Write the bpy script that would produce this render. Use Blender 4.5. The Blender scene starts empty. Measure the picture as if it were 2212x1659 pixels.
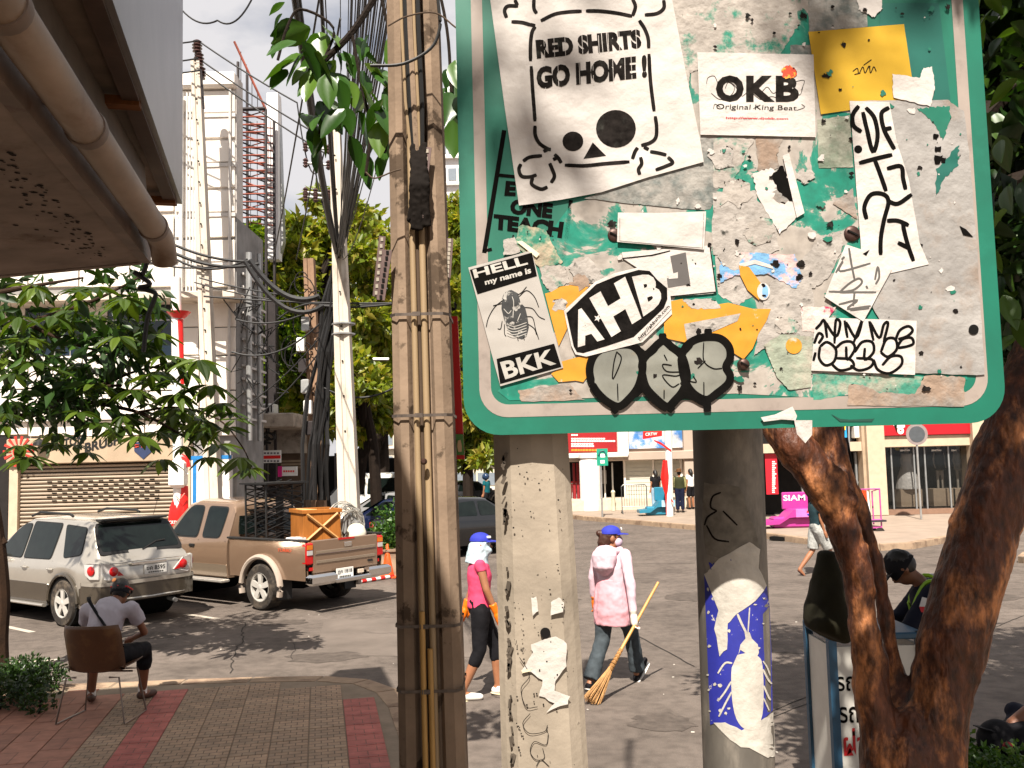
import bpy, bmesh, math, random
import numpy as np
from mathutils import Vector as V3, Matrix
from mathutils.noise import noise as pnoise

SC = bpy.context.scene
COL = SC.collection
R = math.radians
# ------------------------------------------------------------------ camera, sky, sun, exposure
FPX, EYE, PITCH, ROLL = 2000.0, 2.35, math.atan(0.0803), 0.025      # focal length in photo units (2212 wide)
_F = V3((0, math.cos(PITCH), math.sin(PITCH))); _R0 = V3((1, 0, 0)); _U0 = V3((0, -math.sin(PITCH), math.cos(PITCH)))
_RT = _R0*math.cos(ROLL) - _U0*math.sin(ROLL); _UP = _R0*math.sin(ROLL) + _U0*math.cos(ROLL)
CAMP = V3((0, 0, EYE))
cam = bpy.data.cameras.new('camera'); cam_o = bpy.data.objects.new('camera', cam); COL.objects.link(cam_o)
cam.sensor_width = 36; cam.lens = 36*FPX/2212; cam.clip_start = 0.05; cam.clip_end = 2000
m = Matrix((_RT, _UP, -_F)).transposed().to_4x4(); m.translation = CAMP; cam_o.matrix_world = m
SC.camera = cam_o

SUN_EL, SUN_ROT = R(52), R(189)          # the sun stands behind the camera
w = bpy.data.worlds.new('World'); SC.world = w; w.use_nodes = True
nt = w.node_tree; bg = nt.nodes['Background']
sky = nt.nodes.new('ShaderNodeTexSky'); sky.sky_type = 'NISHITA'; sky.sun_disc = False
sky.sun_elevation = SUN_EL; sky.sun_rotation = SUN_ROT; sky.dust_density = 2.5; sky.air_density = 1.0
tc = nt.nodes.new('ShaderNodeTexCoord'); nz = nt.nodes.new('ShaderNodeTexNoise')
nz.inputs['Scale'].default_value = 2.6; nz.inputs['Detail'].default_value = 7; nz.inputs['Roughness'].default_value = .55
mp = nt.nodes.new('ShaderNodeMapping'); mp.inputs['Scale'].default_value = (1, 1, 2.2)
rp = nt.nodes.new('ShaderNodeValToRGB'); rp.color_ramp.elements[0].position = .3; rp.color_ramp.elements[1].position = .52
mx = nt.nodes.new('ShaderNodeMixRGB'); mx.inputs[2].default_value = (7.9, 7.7, 7.85, 1)
nt.links.new(tc.outputs['Generated'], mp.inputs[0]); nt.links.new(mp.outputs[0], nz.inputs['Vector'])
nt.links.new(nz.outputs[0], rp.inputs[0]); nt.links.new(rp.outputs[0], mx.inputs[0])
nt.links.new(sky.outputs[0], mx.inputs[1]); nt.links.new(mx.outputs[0], bg.inputs[0])
bg.inputs[1].default_value = 0.05
sl = bpy.data.lights.new('sun', 'SUN'); sl.energy = 5.0; sl.angle = R(.55); sl.color = (1, .925, .825)
so = bpy.data.objects.new('sun', sl); COL.objects.link(so)
so.rotation_euler = V3((0.10, math.cos(SUN_EL), -math.sin(SUN_EL))).to_track_quat('-Z', 'Y').to_euler()
SC.view_settings.view_transform = 'Standard'; SC.view_settings.look = 'None'
SC.view_settings.exposure = 1.05; SC.view_settings.gamma = 1.0
try:
    SC.cycles.max_bounces = 6; SC.cycles.diffuse_bounces = 3; SC.cycles.transparent_max_bounces = 12
except Exception: pass

# ------------------------------------------------------------------ photo point -> direction / place
def ray(vx, vy):
    return _F + _RT*((vx-1106)/FPX) - _UP*((vy-829.5)/FPX)
def at(vx, vy, Y):                       # point on that sight line at plan distance Y
    d = ray(vx, vy); return CAMP + d*(Y/d.y)
def gr(vx, vy, z=0.0):                   # where that sight line meets level z
    d = ray(vx, vy); return CAMP + d*((z-EYE)/d.z)
def conv(x0, y0, s):                     # enlarged-crop pixel -> photo unit
    return lambda x, y: ((x0+x/s)/1.736, (y0+y/s)/1.736)

# ------------------------------------------------------------------ materials
MATS = {}
def mat(name, col, rough=.7, metal=0., var=.18, scale=6, bump=0., bscale=60, col2=None, s2=4, lo=.5, hi=.6, coat=0., spec=.5, stretch=(1, 1, 1), emit=0):
    if name in MATS: return MATS[name]
    col = tuple(c**1.17 for c in col); col2 = tuple(c**1.17 for c in col2) if col2 is not None else None
    m = bpy.data.materials.new(name); m.use_nodes = True; MATS[name] = m
    t = m.node_tree; N = t.nodes; L = t.links; b = N['Principled BSDF']
    b.inputs['Roughness'].default_value = rough; b.inputs['Metallic'].default_value = metal
    b.inputs['Specular IOR Level'].default_value = spec if rough < .65 or spec != .5 else .18
    if coat: b.inputs['Coat Weight'].default_value = coat; b.inputs['Coat Roughness'].default_value = .08
    tc = N.new('ShaderNodeTexCoord'); mp = N.new('ShaderNodeMapping'); mp.inputs['Scale'].default_value = stretch
    L.new(tc.outputs['Object'], mp.inputs[0])
    n = N.new('ShaderNodeTexNoise'); n.inputs['Scale'].default_value = scale; n.inputs['Detail'].default_value = 5; n.inputs['Roughness'].default_value = .6
    L.new(mp.outputs[0], n.inputs['Vector'])
    mr = N.new('ShaderNodeMapRange'); mr.inputs[1].default_value = .3; mr.inputs[2].default_value = .7
    mr.inputs[3].default_value = 1-var; mr.inputs[4].default_value = 1+var*.7
    L.new(n.outputs[0], mr.inputs[0])
    mul = N.new('ShaderNodeVectorMath'); mul.operation = 'SCALE'; L.new(mr.outputs[0], mul.inputs['Scale'])
    if col2 is not None:
        n2 = N.new('ShaderNodeTexNoise'); n2.inputs['Scale'].default_value = s2; n2.inputs['Detail'].default_value = 8; n2.inputs['Roughness'].default_value = .65
        L.new(mp.outputs[0], n2.inputs['Vector'])
        r2 = N.new('ShaderNodeMapRange'); r2.inputs[1].default_value = lo; r2.inputs[2].default_value = hi; L.new(n2.outputs[0], r2.inputs[0])
        mi = N.new('ShaderNodeMixRGB'); mi.inputs[1].default_value = (*col, 1); mi.inputs[2].default_value = (*col2, 1)
        L.new(r2.outputs[0], mi.inputs[0]); L.new(mi.outputs[0], mul.inputs[0])
    else:
        mul.inputs[0].default_value = col
    L.new(mul.outputs[0], b.inputs['Base Color'])
    if bump:
        nb = N.new('ShaderNodeTexNoise'); nb.inputs['Scale'].default_value = bscale; nb.inputs['Detail'].default_value = 6
        L.new(mp.outputs[0], nb.inputs['Vector'])
        bp = N.new('ShaderNodeBump'); bp.inputs['Strength'].default_value = bump; bp.inputs['Distance'].default_value = .01
        L.new(nb.outputs[0], bp.inputs['Height']); L.new(bp.outputs[0], b.inputs['Normal'])
    if emit:
        b.inputs['Emission Color'].default_value = (*col, 1); b.inputs['Emission Strength'].default_value = emit
    return m
def leafmat(name, c1, c2, c3, trans=.35, rough=.4):
    if name in MATS: return MATS[name]
    m = bpy.data.materials.new(name); m.use_nodes = True; MATS[name] = m
    t = m.node_tree; N = t.nodes; L = t.links; b = N['Principled BSDF']; b.inputs['Roughness'].default_value = rough
    g = N.new('ShaderNodeNewGeometry'); oi = N.new('ShaderNodeObjectInfo'); ad = N.new('ShaderNodeMath'); ad.operation = 'ADD'
    L.new(g.outputs['Random Per Island'], ad.inputs[0]); L.new(oi.outputs['Random'], ad.inputs[1])
    fr = N.new('ShaderNodeMath'); fr.operation = 'FRACT'; L.new(ad.outputs[0], fr.inputs[0])
    r = N.new('ShaderNodeValToRGB'); e = r.color_ramp.elements
    e[0].color = (*c1, 1); e[1].color = (*c3, 1); x = e.new(.55); x.color = (*c2, 1)
    L.new(fr.outputs[0], r.inputs[0]); L.new(r.outputs[0], b.inputs['Base Color'])
    tr = N.new('ShaderNodeBsdfTranslucent'); hs = N.new('ShaderNodeMixRGB'); hs.blend_type = 'MULTIPLY'; hs.inputs[0].default_value = 1
    hs.inputs[2].default_value = (1.3, 1.25, .5, 1); L.new(r.outputs[0], hs.inputs[1]); L.new(hs.outputs[0], tr.inputs[0])
    ms = N.new('ShaderNodeMixShader'); ms.inputs[0].default_value = trans
    L.new(b.outputs[0], ms.inputs[1]); L.new(tr.outputs[0], ms.inputs[2]); L.new(ms.outputs[0], N['Material Output'].inputs[0])
    return m
def glassmat(name, col, rough=.04, alpha=.45):
    if name in MATS: return MATS[name]
    m = bpy.data.materials.new(name); m.use_nodes = True; MATS[name] = m
    t = m.node_tree; N = t.nodes; L = t.links; b = N['Principled BSDF']
    b.inputs['Base Color'].default_value = (*col, 1); b.inputs['Roughness'].default_value = rough; b.inputs['Alpha'].default_value = alpha
    b.inputs['Specular IOR Level'].default_value = .6
    return m

# ------------------------------------------------------------------ object helpers
ROOTINV = {}
def props(o, label=None, cat=None, group=None, kind=None):
    if label: o['label'] = label
    if cat: o['category'] = cat
    if group: o['group'] = group
    if kind: o['kind'] = kind
    return o
def thing(name, label, cat, loc=(0, 0, 0), rotz=0., local=False, group=None):
    o = bpy.data.objects.new(name, None); COL.objects.link(o); o.empty_display_size = .1
    o.location = loc; o.rotation_euler = (0, 0, rotz)
    if not local: ROOTINV[o.name] = (Matrix.Translation(V3(loc)) @ Matrix.Rotation(rotz, 4, 'Z')).inverted()
    return props(o, label, cat, group)
def link(name, me, material, parent=None, smooth=False, label=None):
    o = bpy.data.objects.new(name, me); COL.objects.link(o)
    if material and not me.materials: me.materials.append(material)
    if smooth:
        me.polygons.foreach_set('use_smooth', [True]*len(me.polygons))
        if smooth != 'all':
            try: me.set_sharp_from_angle(angle=R(38))
            except Exception: pass
    if parent:
        o.parent = parent
        if parent.name in ROOTINV: o.matrix_parent_inverse = ROOTINV[parent.name]
    if label: o['label'] = label
    return o
def copytree(o, loc=None, rotz=None, label=None, parent=None):
    c = o.copy(); COL.objects.link(c)
    if parent: c.parent = parent
    if loc is not None: c.location = loc
    if rotz is not None: c.rotation_euler = (0, 0, rotz)
    if label: c['label'] = label
    for ch in list(o.children): copytree(ch, parent=c)
    return c

class MB:
    def __init__(s): s.v = []; s.f = []
    def add(s, vs, fs):
        n = len(s.v); s.v += [tuple(p) for p in vs]; s.f += [tuple(i+n for i in f) for f in fs]; return s
    def box(s, c, size, rz=0., M=None, bev=0.):
        x, y, z = [a/2 for a in size]
        if bev:
            b = min(bev, x*.49, y*.49, z*.49); vs = []
            for sz in (-1, 1):
                for ins, zz in ((b, z), (0, z-b)) if sz > 0 else ((0, z-b), (b, z)):
                    for px, py in ((-1, -1), (1, -1), (1, 1), (-1, 1)):
                        vs.append((px*(x-ins), py*(y-ins), zz*sz))
            fs = [(3, 2, 1, 0)] if False else []
            vs2 = [vs[4:8], vs[0:4], vs[8:12], vs[12:16]]
            # order rings bottom(inset) -> bottom(full) -> top(full) -> top(inset)
            rings = [[(px*(x-b), py*(y-b), -z) for px, py in ((-1, -1), (1, -1), (1, 1), (-1, 1))],
                     [(px*x, py*y, -z+b) for px, py in ((-1, -1), (1, -1), (1, 1), (-1, 1))],
                     [(px*x, py*y, z-b) for px, py in ((-1, -1), (1, -1), (1, 1), (-1, 1))],
                     [(px*(x-b), py*(y-b), z) for px, py in ((-1, -1), (1, -1), (1, 1), (-1, 1))]]
            vs = [p for r in rings for p in r]
            fs = [(3, 2, 1, 0), (12, 13, 14, 15)] + [(4*r+i, 4*r+(i+1) % 4, 4*r+4+(i+1) % 4, 4*r+4+i) for r in range(3) for i in range(4)]
        else:
            vs = [(-x, -y, -z), (x, -y, -z), (x, y, -z), (-x, y, -z), (-x, -y, z), (x, -y, z), (x, y, z), (-x, y, z)]
            fs = [(3, 2, 1, 0), (4, 5, 6, 7), (0, 1, 5, 4), (1, 2, 6, 5), (2, 3, 7, 6), (3, 0, 4, 7)]
        T = Matrix.Translation(V3(c)) @ (M.to_4x4() if M is not None else Matrix.Rotation(rz, 4, 'Z'))
        return s.add([T @ V3(p) for p in vs], fs)
    def tube(s, pts, rad, n=8, cap=True, flat=1.):
        pts = [V3(p) for p in pts]; k = len(pts)
        rad = rad if isinstance(rad, (list, tuple)) else [rad]*k
        ref = V3((0, 0, 1)) if abs((pts[-1]-pts[0]).normalized().z) < .9 else V3((1, 0, 0))
        vs, fs = [], []
        for i, p in enumerate(pts):
            t = (pts[min(i+1, k-1)]-pts[max(i-1, 0)])
            t = t.normalized() if t.length > 1e-9 else V3((0, 0, 1))
            a = t.cross(ref); a = a.normalized() if a.length > 1e-6 else t.orthogonal().normalized()
            b = a.cross(t)
            for j in range(n):
                an = 2*math.pi*j/n; vs.append(p + a*(math.cos(an)*rad[i]) + b*(math.sin(an)*rad[i]*flat))
        for i in range(k-1):
            for j in range(n):
                fs.append((i*n+j, i*n+(j+1) % n, (i+1)*n+(j+1) % n, (i+1)*n+j))
        if cap: fs += [tuple(range(n))[::-1], tuple((k-1)*n+j for j in range(n))]
        return s.add(vs, fs)
    def lathe(s, c, prof, n=24, axis=None, caps=True):        # prof: (radius, height) along axis
        q = (V3((0, 0, 1)).rotation_difference(V3(axis).normalized()) if axis is not None else None); vs, fs = [], []
        for r_, h in prof:
            for j in range(n):
                a = 2*math.pi*j/n; p = V3((r_*math.cos(a), r_*math.sin(a), h)); vs.append(V3(c)+(q @ p if q else p))
        for i in range(len(prof)-1):
            for j in range(n): fs.append((i*n+j, i*n+(j+1) % n, (i+1)*n+(j+1) % n, (i+1)*n+j))
        if caps: fs += [tuple(range(n))[::-1], tuple((len(prof)-1)*n+j for j in range(n))]
        return s.add(vs, fs)
    def slab(s, pts, off):                          # polygon of 3-D points, thickened by vector off
        n = len(pts); pts = [V3(p) for p in pts]; off = V3(off)
        nr = V3((0, 0, 0))
        for i in range(n): nr += pts[i].cross(pts[(i+1) % n])
        if nr.dot(off) < 0: pts = pts[::-1]
        vs = pts + [p+off for p in pts]
        return s.add(vs, [tuple(range(n))[::-1], tuple(range(n, 2*n))] + [(i, (i+1) % n, n+(i+1) % n, n+i) for i in range(n)])
    def grid(s, rows, closed=False):
        n = len(rows[0]); k = len(rows); vs = [p for r_ in rows for p in r_]; fs = []
        for i in range(k-1):
            for j in range(n if closed else n-1): fs.append((i*n+j, i*n+(j+1) % n, (i+1)*n+(j+1) % n, (i+1)*n+j))
        return s.add(vs, fs)
    def sphere(s, c, r_, n=12, m_=8, M=None):
        r_ = r_ if isinstance(r_, (tuple, list)) else (r_,)*3; vs = []; M = M or Matrix.Identity(3)
        for i in range(m_+1):
            th = math.pi*(i+.002 if i == 0 else i-.002 if i == m_ else i)/m_
            for j in range(n):
                a = 2*math.pi*j/n; vs.append(V3(c)+M @ V3((r_[0]*math.sin(th)*math.cos(a), r_[1]*math.sin(th)*math.sin(a), r_[2]*math.cos(th))))
        return s.add(vs, [(i*n+j, (i+1)*n+j, (i+1)*n+(j+1) % n, i*n+(j+1) % n) for i in range(m_) for j in range(n)] +
                     [tuple(range(n)), tuple(m_*n+j for j in range(n))[::-1]])
    def mesh(s, name):
        me = bpy.data.meshes.new(name); me.from_pydata([tuple(p) for p in s.v], [], s.f); me.update(); return me
    def build(s, name, material, parent=None, smooth=False, label=None):
        return link(name, s.mesh(name), material, parent, smooth, label)

def spl(pts, n=6):                                # Catmull-Rom through points (2-D or 3-D tuples)
    P = [np.array(p, float) for p in pts]
    if len(P) < 3: return [tuple(P[0]+(P[-1]-P[0])*t) for t in np.linspace(0, 1, n+1)]
    P = [2*P[0]-P[1]] + P + [2*P[-1]-P[-2]]; out = []
    for i in range(1, len(P)-2):
        for k in range(n):
            t = k/n; a, b, c, d = P[i-1], P[i], P[i+1], P[i+2]
            out.append(tuple(.5*((2*b)+(c-a)*t+(2*a-5*b+4*c-d)*t*t+(3*b-a-3*c+d)*t**3)))
    out.append(tuple(P[-2])); return out
def ribbon(pts, wd, n=5, taper=True):             # thick 2-D stroke -> closed outline rows
    q = spl(pts, n); k = len(q); L, Rr = [], []
    for i in range(k):
        a = np.array(q[max(i-1, 0)]); b = np.array(q[min(i+1, k-1)]); t = b-a; t = t/(np.linalg.norm(t)+1e-9)
        h = wd/2*(1 if not taper or 0 < i < k-1 else .75); nn = np.array((-t[1], t[0]))*h
        L.append(tuple(np.array(q[i])+nn)); Rr.append(tuple(np.array(q[i])-nn))
    return L, Rr
def text2d(s, bold=0.):                           # -> verts in the unit box, triangles
    cu = bpy.data.curves.new('t', 'FONT'); cu.body = s; cu.size = 1; cu.offset = bold; cu.resolution_u = 3
    o = bpy.data.objects.new('t', cu); COL.objects.link(o)
    dg = bpy.context.evaluated_depsgraph_get(); me = bpy.data.meshes.new_from_object(o.evaluated_get(dg))
    v = np.array([p.co[:2] for p in me.vertices]); f = [tuple(p.vertices) for p in me.polygons]
    bpy.data.objects.remove(o); bpy.data.curves.remove(cu); bpy.data.meshes.remove(me)
    lo, hi = v.min(0), v.max(0); v = (v-lo)/(hi-lo); return v, f
def text_on(mb, s, quad, bold=0., off=(0, 0, 0)):  # quad: TL,TR,BR,BL (3-D)
    v, f = text2d(s, bold); tl, tr, br, bl = [np.array(q, float) for q in quad]
    p = [tuple((bl*(1-a)+br*a)*(1-b)+(tl*(1-a)+tr*a)*b+np.array(off)) for a, b in v]
    fl = np.cross(br-bl, tl-bl); mb.add(p, f); return mb
def bezier_sag(a, b, sag, n=12):
    a, b = V3(a), V3(b); return [a.lerp(b, t)-V3((0, 0, sag*4*t*(1-t))) for t in [i/n for i in range(n+1)]]
def evalmesh(o, name):
    dg = bpy.context.evaluated_depsgraph_get(); me = bpy.data.meshes.new_from_object(o.evaluated_get(dg)); me.name = name
    old = o.data; bpy.data.objects.remove(o); bpy.data.meshes.remove(old); return me
# one continuous surface grown from overlapping pieces
def limb(mb, pts, rad, n=14, rnd=True, flat=1., ref=None):
    pts = [V3(p) for p in pts]; rad = list(rad) if isinstance(rad, (list, tuple)) else [rad]*len(pts)
    if rnd:
        a = (pts[0]-pts[1]).normalized(); b = (pts[-1]-pts[-2]).normalized()
        pts = [pts[0]+a*rad[0]*.95, pts[0]+a*rad[0]*.6] + pts + [pts[-1]+b*rad[-1]*.6, pts[-1]+b*rad[-1]*.95]
        rad = [rad[0]*.3, rad[0]*.8] + rad + [rad[-1]*.8, rad[-1]*.3]
    mb.tube(pts, rad, n, True, flat)
def blob(name, mb, material, parent=None, voxel=.012, smooth=4, wrinkle=0., wsc=18., label=None):
    o = bpy.data.objects.new('b', mb.mesh('b')); COL.objects.link(o)
    md = o.modifiers.new('r', 'REMESH'); md.mode = 'VOXEL'; md.voxel_size = voxel; md.use_smooth_shade = True
    if smooth:
        sm = o.modifiers.new('s', 'SMOOTH'); sm.factor = .5; sm.iterations = smooth
    me = evalmesh(o, name)
    if wrinkle:
        nr = [v.normal.copy() for v in me.vertices]
        for v, n_ in zip(me.vertices, nr): v.co += n_*(pnoise(v.co*wsc)*wrinkle + pnoise(v.co*wsc*2.3)*wrinkle*.4)
    me.materials.clear()
    return link(name, me, material, parent, 'all', label)

# ------------------------------------------------------------------ foliage
def leaf_cloud(centers, n, size, seed=0, squash=1., droop=0., aspect=.45):
    """many small folded leaves spread through the clumps' volumes -> mesh data"""
    rg = np.random.default_rng(seed); C = np.array([c for c, r_ in centers], float); Rd = np.array([r_ for c, r_ in centers], float)
    pr = Rd**2/np.sum(Rd**2); k = rg.choice(len(centers), n, p=pr)
    d = rg.normal(size=(n, 3)); d /= np.linalg.norm(d, axis=1)[:, None]
    rr = rg.random(n)**.42; P = C[k] + d*(Rd[k]*rr)[:, None]*np.array([1, 1, squash])
    ax = rg.normal(size=(n, 3)) + d*.6; ax[:, 2] -= droop; ax /= np.linalg.norm(ax, axis=1)[:, None]
    nr = rg.normal(size=(n, 3)) + np.array([0, 0, .9]); sd = np.cross(ax, nr); sd /= np.linalg.norm(sd, axis=1)[:, None]+1e-9
    up = np.cross(sd, ax); L = size*(.6+.8*rg.random(n)); W = L*aspect*.5
    b = P; mi = P+ax*(L*.45)[:, None]; tp = P+ax*L[:, None]-up*(L*.1)[:, None]
    l = mi+sd*W[:, None]+up*(W*.35)[:, None]; r_ = mi-sd*W[:, None]+up*(W*.35)[:, None]
    v = np.stack([b, r_, tp, l], 1).reshape(-1, 3); i = np.arange(n)[:, None]*4
    f = np.concatenate([i+np.array([[0, 1, 2]]), i+np.array([[0, 2, 3]])], 1).reshape(-1, 3)
    return v, f
def mesh_np(name, v, f):
    me = bpy.data.meshes.new(name); me.vertices.add(len(v)); me.vertices.foreach_set('co', np.asarray(v, np.float32).ravel())
    k = f.shape[1]; me.loops.add(f.size); me.loops.foreach_set('vertex_index', f.astype(np.int32).ravel())
    me.polygons.add(len(f)); me.polygons.foreach_set('loop_start', np.arange(0, f.size, k, dtype=np.int32))
    me.polygons.foreach_set('loop_total', np.full(len(f), k, np.int32)); me.update(); me.validate(); return me
def big_leaf(name, L=1., W=.36, bend=.18):          # one modelled leaf, base at origin, along +X
    rows = []
    for i in range(7):
        t = i/6; wd = W*.5*math.sin(math.pi*min(1, t**.8*.94+.04)); z = -bend*t*t*L
        wv = .012*L*math.sin(t*9)
        rows.append([(t*L, -wd, z+wd*.28+wv), (t*L, -wd*.5, z+wd*.24), (t*L, 0, z), (t*L, wd*.5, z+wd*.24), (t*L, wd, z+wd*.28-wv)])
    me = MB().grid(rows).mesh(name); me.polygons.foreach_set('use_smooth', [True]*len(me.polygons)); return me
# ================================================================== THE SETTING
def vrect(x0, y0, x1, y1, Y):                     # photo rectangle standing upright at distance Y -> (xa, xb, za, zb)
    ym, xm = (y0+y1)/2, (x0+x1)/2
    return at(x0, ym, Y).x, at(x1, ym, Y).x, at(xm, y1, Y).z, at(xm, y0, Y).z
def vbox(mb, x0, y0, x1, y1, Y, depth, bev=0., zmin=None):  # front face at Y, body behind it
    xa, xb, za, zb = vrect(x0, y0, x1, y1, Y)
    if zmin is not None: za = zmin
    return mb.box(((xa+xb)/2, Y+depth/2, (za+zb)/2), (xb-xa, depth, zb-za), bev=bev)
def vquad(x0, y0, x1, y1, Y):
    xa, xb, za, zb = vrect(x0, y0, x1, y1, Y); return [(xa, Y, zb), (xb, Y, zb), (xb, Y, za), (xa, Y, za)]
def vtext(mb, s, x0, y0, x1, y1, Y, bold=0., slope=0.):
    q = vquad(x0, y0, x1, y1, Y); d = slope*(q[1][0]-q[0][0])
    q[1] = (q[1][0], Y, q[1][2]+d); q[2] = (q[2][0], Y, q[2][2]+d); return text_on(mb, s, q, bold)

# asphalt with worn wheel lanes, oil stains and fine chips
asph = mat('asphalt', (.178, .150, .130), .85, var=.2, scale=.55, bump=.5, bscale=90, col2=(.13, .109, .094), s2=1.4, lo=.5, hi=.72)
def asphalt_nodes(m):
    t = m.node_tree; N = t.nodes; L = t.links; b = N['Principled BSDF']; src = b.inputs['Base Color'].links[0].from_socket
    g = N.new('ShaderNodeNewGeometry'); cur = src
    for sc, lo, hi, a, c, dt in ((260, .35, .65, .62, 1.4, 2), (1.1, .35, .7, 1.18, .74, 6), (7, .42, .75, 1.08, .7, 8)):   # grit, worn lanes, oil spots
        n = N.new('ShaderNodeTexNoise'); n.inputs['Scale'].default_value = sc; n.inputs['Detail'].default_value = dt; L.new(g.outputs['Position'], n.inputs['Vector'])
        mr = N.new('ShaderNodeMapRange'); mr.inputs[1].default_value = lo; mr.inputs[2].default_value = hi; mr.inputs[3].default_value = a; mr.inputs[4].default_value = c; L.new(n.outputs[0], mr.inputs[0])
        s = N.new('ShaderNodeVectorMath'); s.operation = 'SCALE'; L.new(cur, s.inputs[0]); L.new(mr.outputs[0], s.inputs['Scale']); cur = s.outputs[0]
    L.new(cur, b.inputs['Base Color'])
asphalt_nodes(asph)
me = MB().add([(-250, -60, 0), (250, -60, 0), (250, 400, 0), (-250, 400, 0)], [(0, 1, 2, 3)]).mesh('road')
road = props(link('road', me, asph), kind='structure')

def outline_inset(pts, d):
    out = []
    for i in range(len(pts)):
        a = V3((*pts[max(i-1, 0)], 0)); b = V3((*pts[min(i+1, len(pts)-1)], 0)); t = (b-a).normalized(); n = V3((t.y, -t.x, 0))
        out.append((pts[i][0]+n.x*d, pts[i][1]+n.y*d))
    return out
kerbmat = mat('kerb_concrete', (.40, .30, .215), .85, var=.25, scale=5, bump=.4, bscale=50, col2=(.28, .2, .145), s2=3)
def sidewalk(name, edge, rest, z, material, kw=.2, closed_side=1):
    """edge: kerb line (walk on its right-hand side); rest: points closing the slab"""
    poly = edge + rest
    b = MB().slab([(x, y, -.05) for x, y in poly], (0, 0, z+.05-.006))
    s_ = props(b.build(name, material), kind='structure')
    ins = outline_inset(edge, kw*closed_side)
    for i in range(len(edge)-1):
        a, c, d, e = edge[i], edge[i+1], ins[i+1], ins[i]
        k = .006/max(.01, math.dist(a, c))
        f = lambda p, q, t: (p[0]+(q[0]-p[0])*t, p[1]+(q[1]-p[1])*t)
        q = [f(a, c, k), f(c, a, k), f(d, e, k), f(e, d, k)]
        top = [(x, y, z) for x, y in q]
        cx, cy = sum(p[0] for p in q)/4, sum(p[1] for p in q)/4
        mb = MB(); lo = [(x, y, -.04) for x, y in q]; mid = [(x, y, z-.02) for x, y in q]; tp = [(cx+(x-cx)*.97, cy+(y-cy)*.97, z) for x, y in q]
        mb.add(lo+mid+tp, [(4*r+i2, 4*r+(i2+1) % 4, 4*r+4+(i2+1) % 4, 4*r+4+i2) for r in range(2) for i2 in range(4)]+[(8, 9, 10, 11)])
        mb.build('kerb_stone', kerbmat, s_)
    return s_
pave = mat('worn_paving', (.30, .24, .18), .85, var=.25, scale=3, bump=.3, bscale=40)
E1 = [(-12, 9.62), (-9, 9.72), (-6.5, 9.82), (-5.3, 9.86), (-4.2, 9.9), (-3.5, 9.96), (-2.8, 9.98), (-2.05, 9.95), (-1.55, 9.75), (-1.2, 9.3), (-.99, 8.7), (-.82, 7.95), (-.64, 7.2), (-.44, 6.55), (-.05, 6.15), (.6, 5.95), (1.8, 5.82), (3, 5.7), (5, 5.52), (8, 5.3)]
walk = sidewalk('sidewalk', E1, [(8, -4), (-12, -4)], .12, pave, .22)
# paving slabs laid along the street direction, each with its own joints
def tile_mat(name, c1, c2, g, rows):
    m = bpy.data.materials.new(name); m.use_nodes = True; t = m.node_tree; N = t.nodes; L = t.links; b = N['Principled BSDF']; b.inputs['Roughness'].default_value = .8
    tc = N.new('ShaderNodeTexCoord'); br = N.new('ShaderNodeTexBrick'); br.offset = .5; br.inputs['Scale'].default_value = 1
    br.inputs['Brick Width'].default_value = rows; br.inputs['Row Height'].default_value = rows*.75; br.inputs['Mortar Size'].default_value = .0045; br.inputs['Mortar Smooth'].default_value = .3
    br.inputs[1].default_value = (*c1, 1); br.inputs[2].default_value = (*c2, 1); br.inputs[3].default_value = (*g, 1)
    L.new(tc.outputs['Object'], br.inputs[0]); oi = N.new('ShaderNodeObjectInfo'); mr = N.new('ShaderNodeMapRange'); mr.inputs[3].default_value = .8; mr.inputs[4].default_value = 1.12
    L.new(oi.outputs['Random'], mr.inputs[0]); ml = N.new('ShaderNodeVectorMath'); ml.operation = 'SCALE'; L.new(br.outputs[0], ml.inputs[0]); L.new(mr.outputs[0], ml.inputs['Scale'])
    nz = N.new('ShaderNodeTexNoise'); nz.inputs['Scale'].default_value = 9; nz.inputs['Detail'].default_value = 6
    mr2 = N.new('ShaderNodeMapRange'); mr2.inputs[1].default_value = .3; mr2.inputs[2].default_value = .7; mr2.inputs[3].default_value = .72; mr2.inputs[4].default_value = 1.1; L.new(nz.outputs[0], mr2.inputs[0])
    geo = N.new('ShaderNodeNewGeometry'); L.new(geo.outputs['Position'], nz.inputs['Vector'])
    m2 = N.new('ShaderNodeVectorMath'); m2.operation = 'SCALE'; L.new(ml.outputs[0], m2.inputs[0]); L.new(mr2.outputs[0], m2.inputs['Scale']); L.new(m2.outputs[0], b.inputs['Base Color'])
    bp = N.new('ShaderNodeBump'); bp.inputs['Strength'].default_value = .6; bp.inputs['Distance'].default_value = .006; bp.invert = True; L.new(br.outputs['Fac'], bp.inputs['Height']); L.new(bp.outputs[0], b.inputs['Normal'])
    return m
TM = {'y': tile_mat('yellow_grey_paver', (.36, .235, .145), (.30, .21, .135), (.12, .08, .055), .1), 'r': tile_mat('red_paver', (.42, .115, .09), (.36, .10, .08), (.2, .08, .06), .15), 't': tile_mat('terracotta_paver', (.34, .15, .095), (.30, .135, .088), (.15, .07, .045), .6)}
def pip(x, y, poly):
    c = False; j = len(poly)-1
    for i in range(len(poly)):
        xi, yi = poly[i]; xj, yj = poly[j]
        if (yi > y) != (yj > y) and x < (xj-xi)*(y-yi)/(yj-yi)+xi: c = not c
        j = i
    return c
inner = outline_inset(E1, .235) + [(8, -4), (-12, -4)]
tile_me = {}
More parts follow.
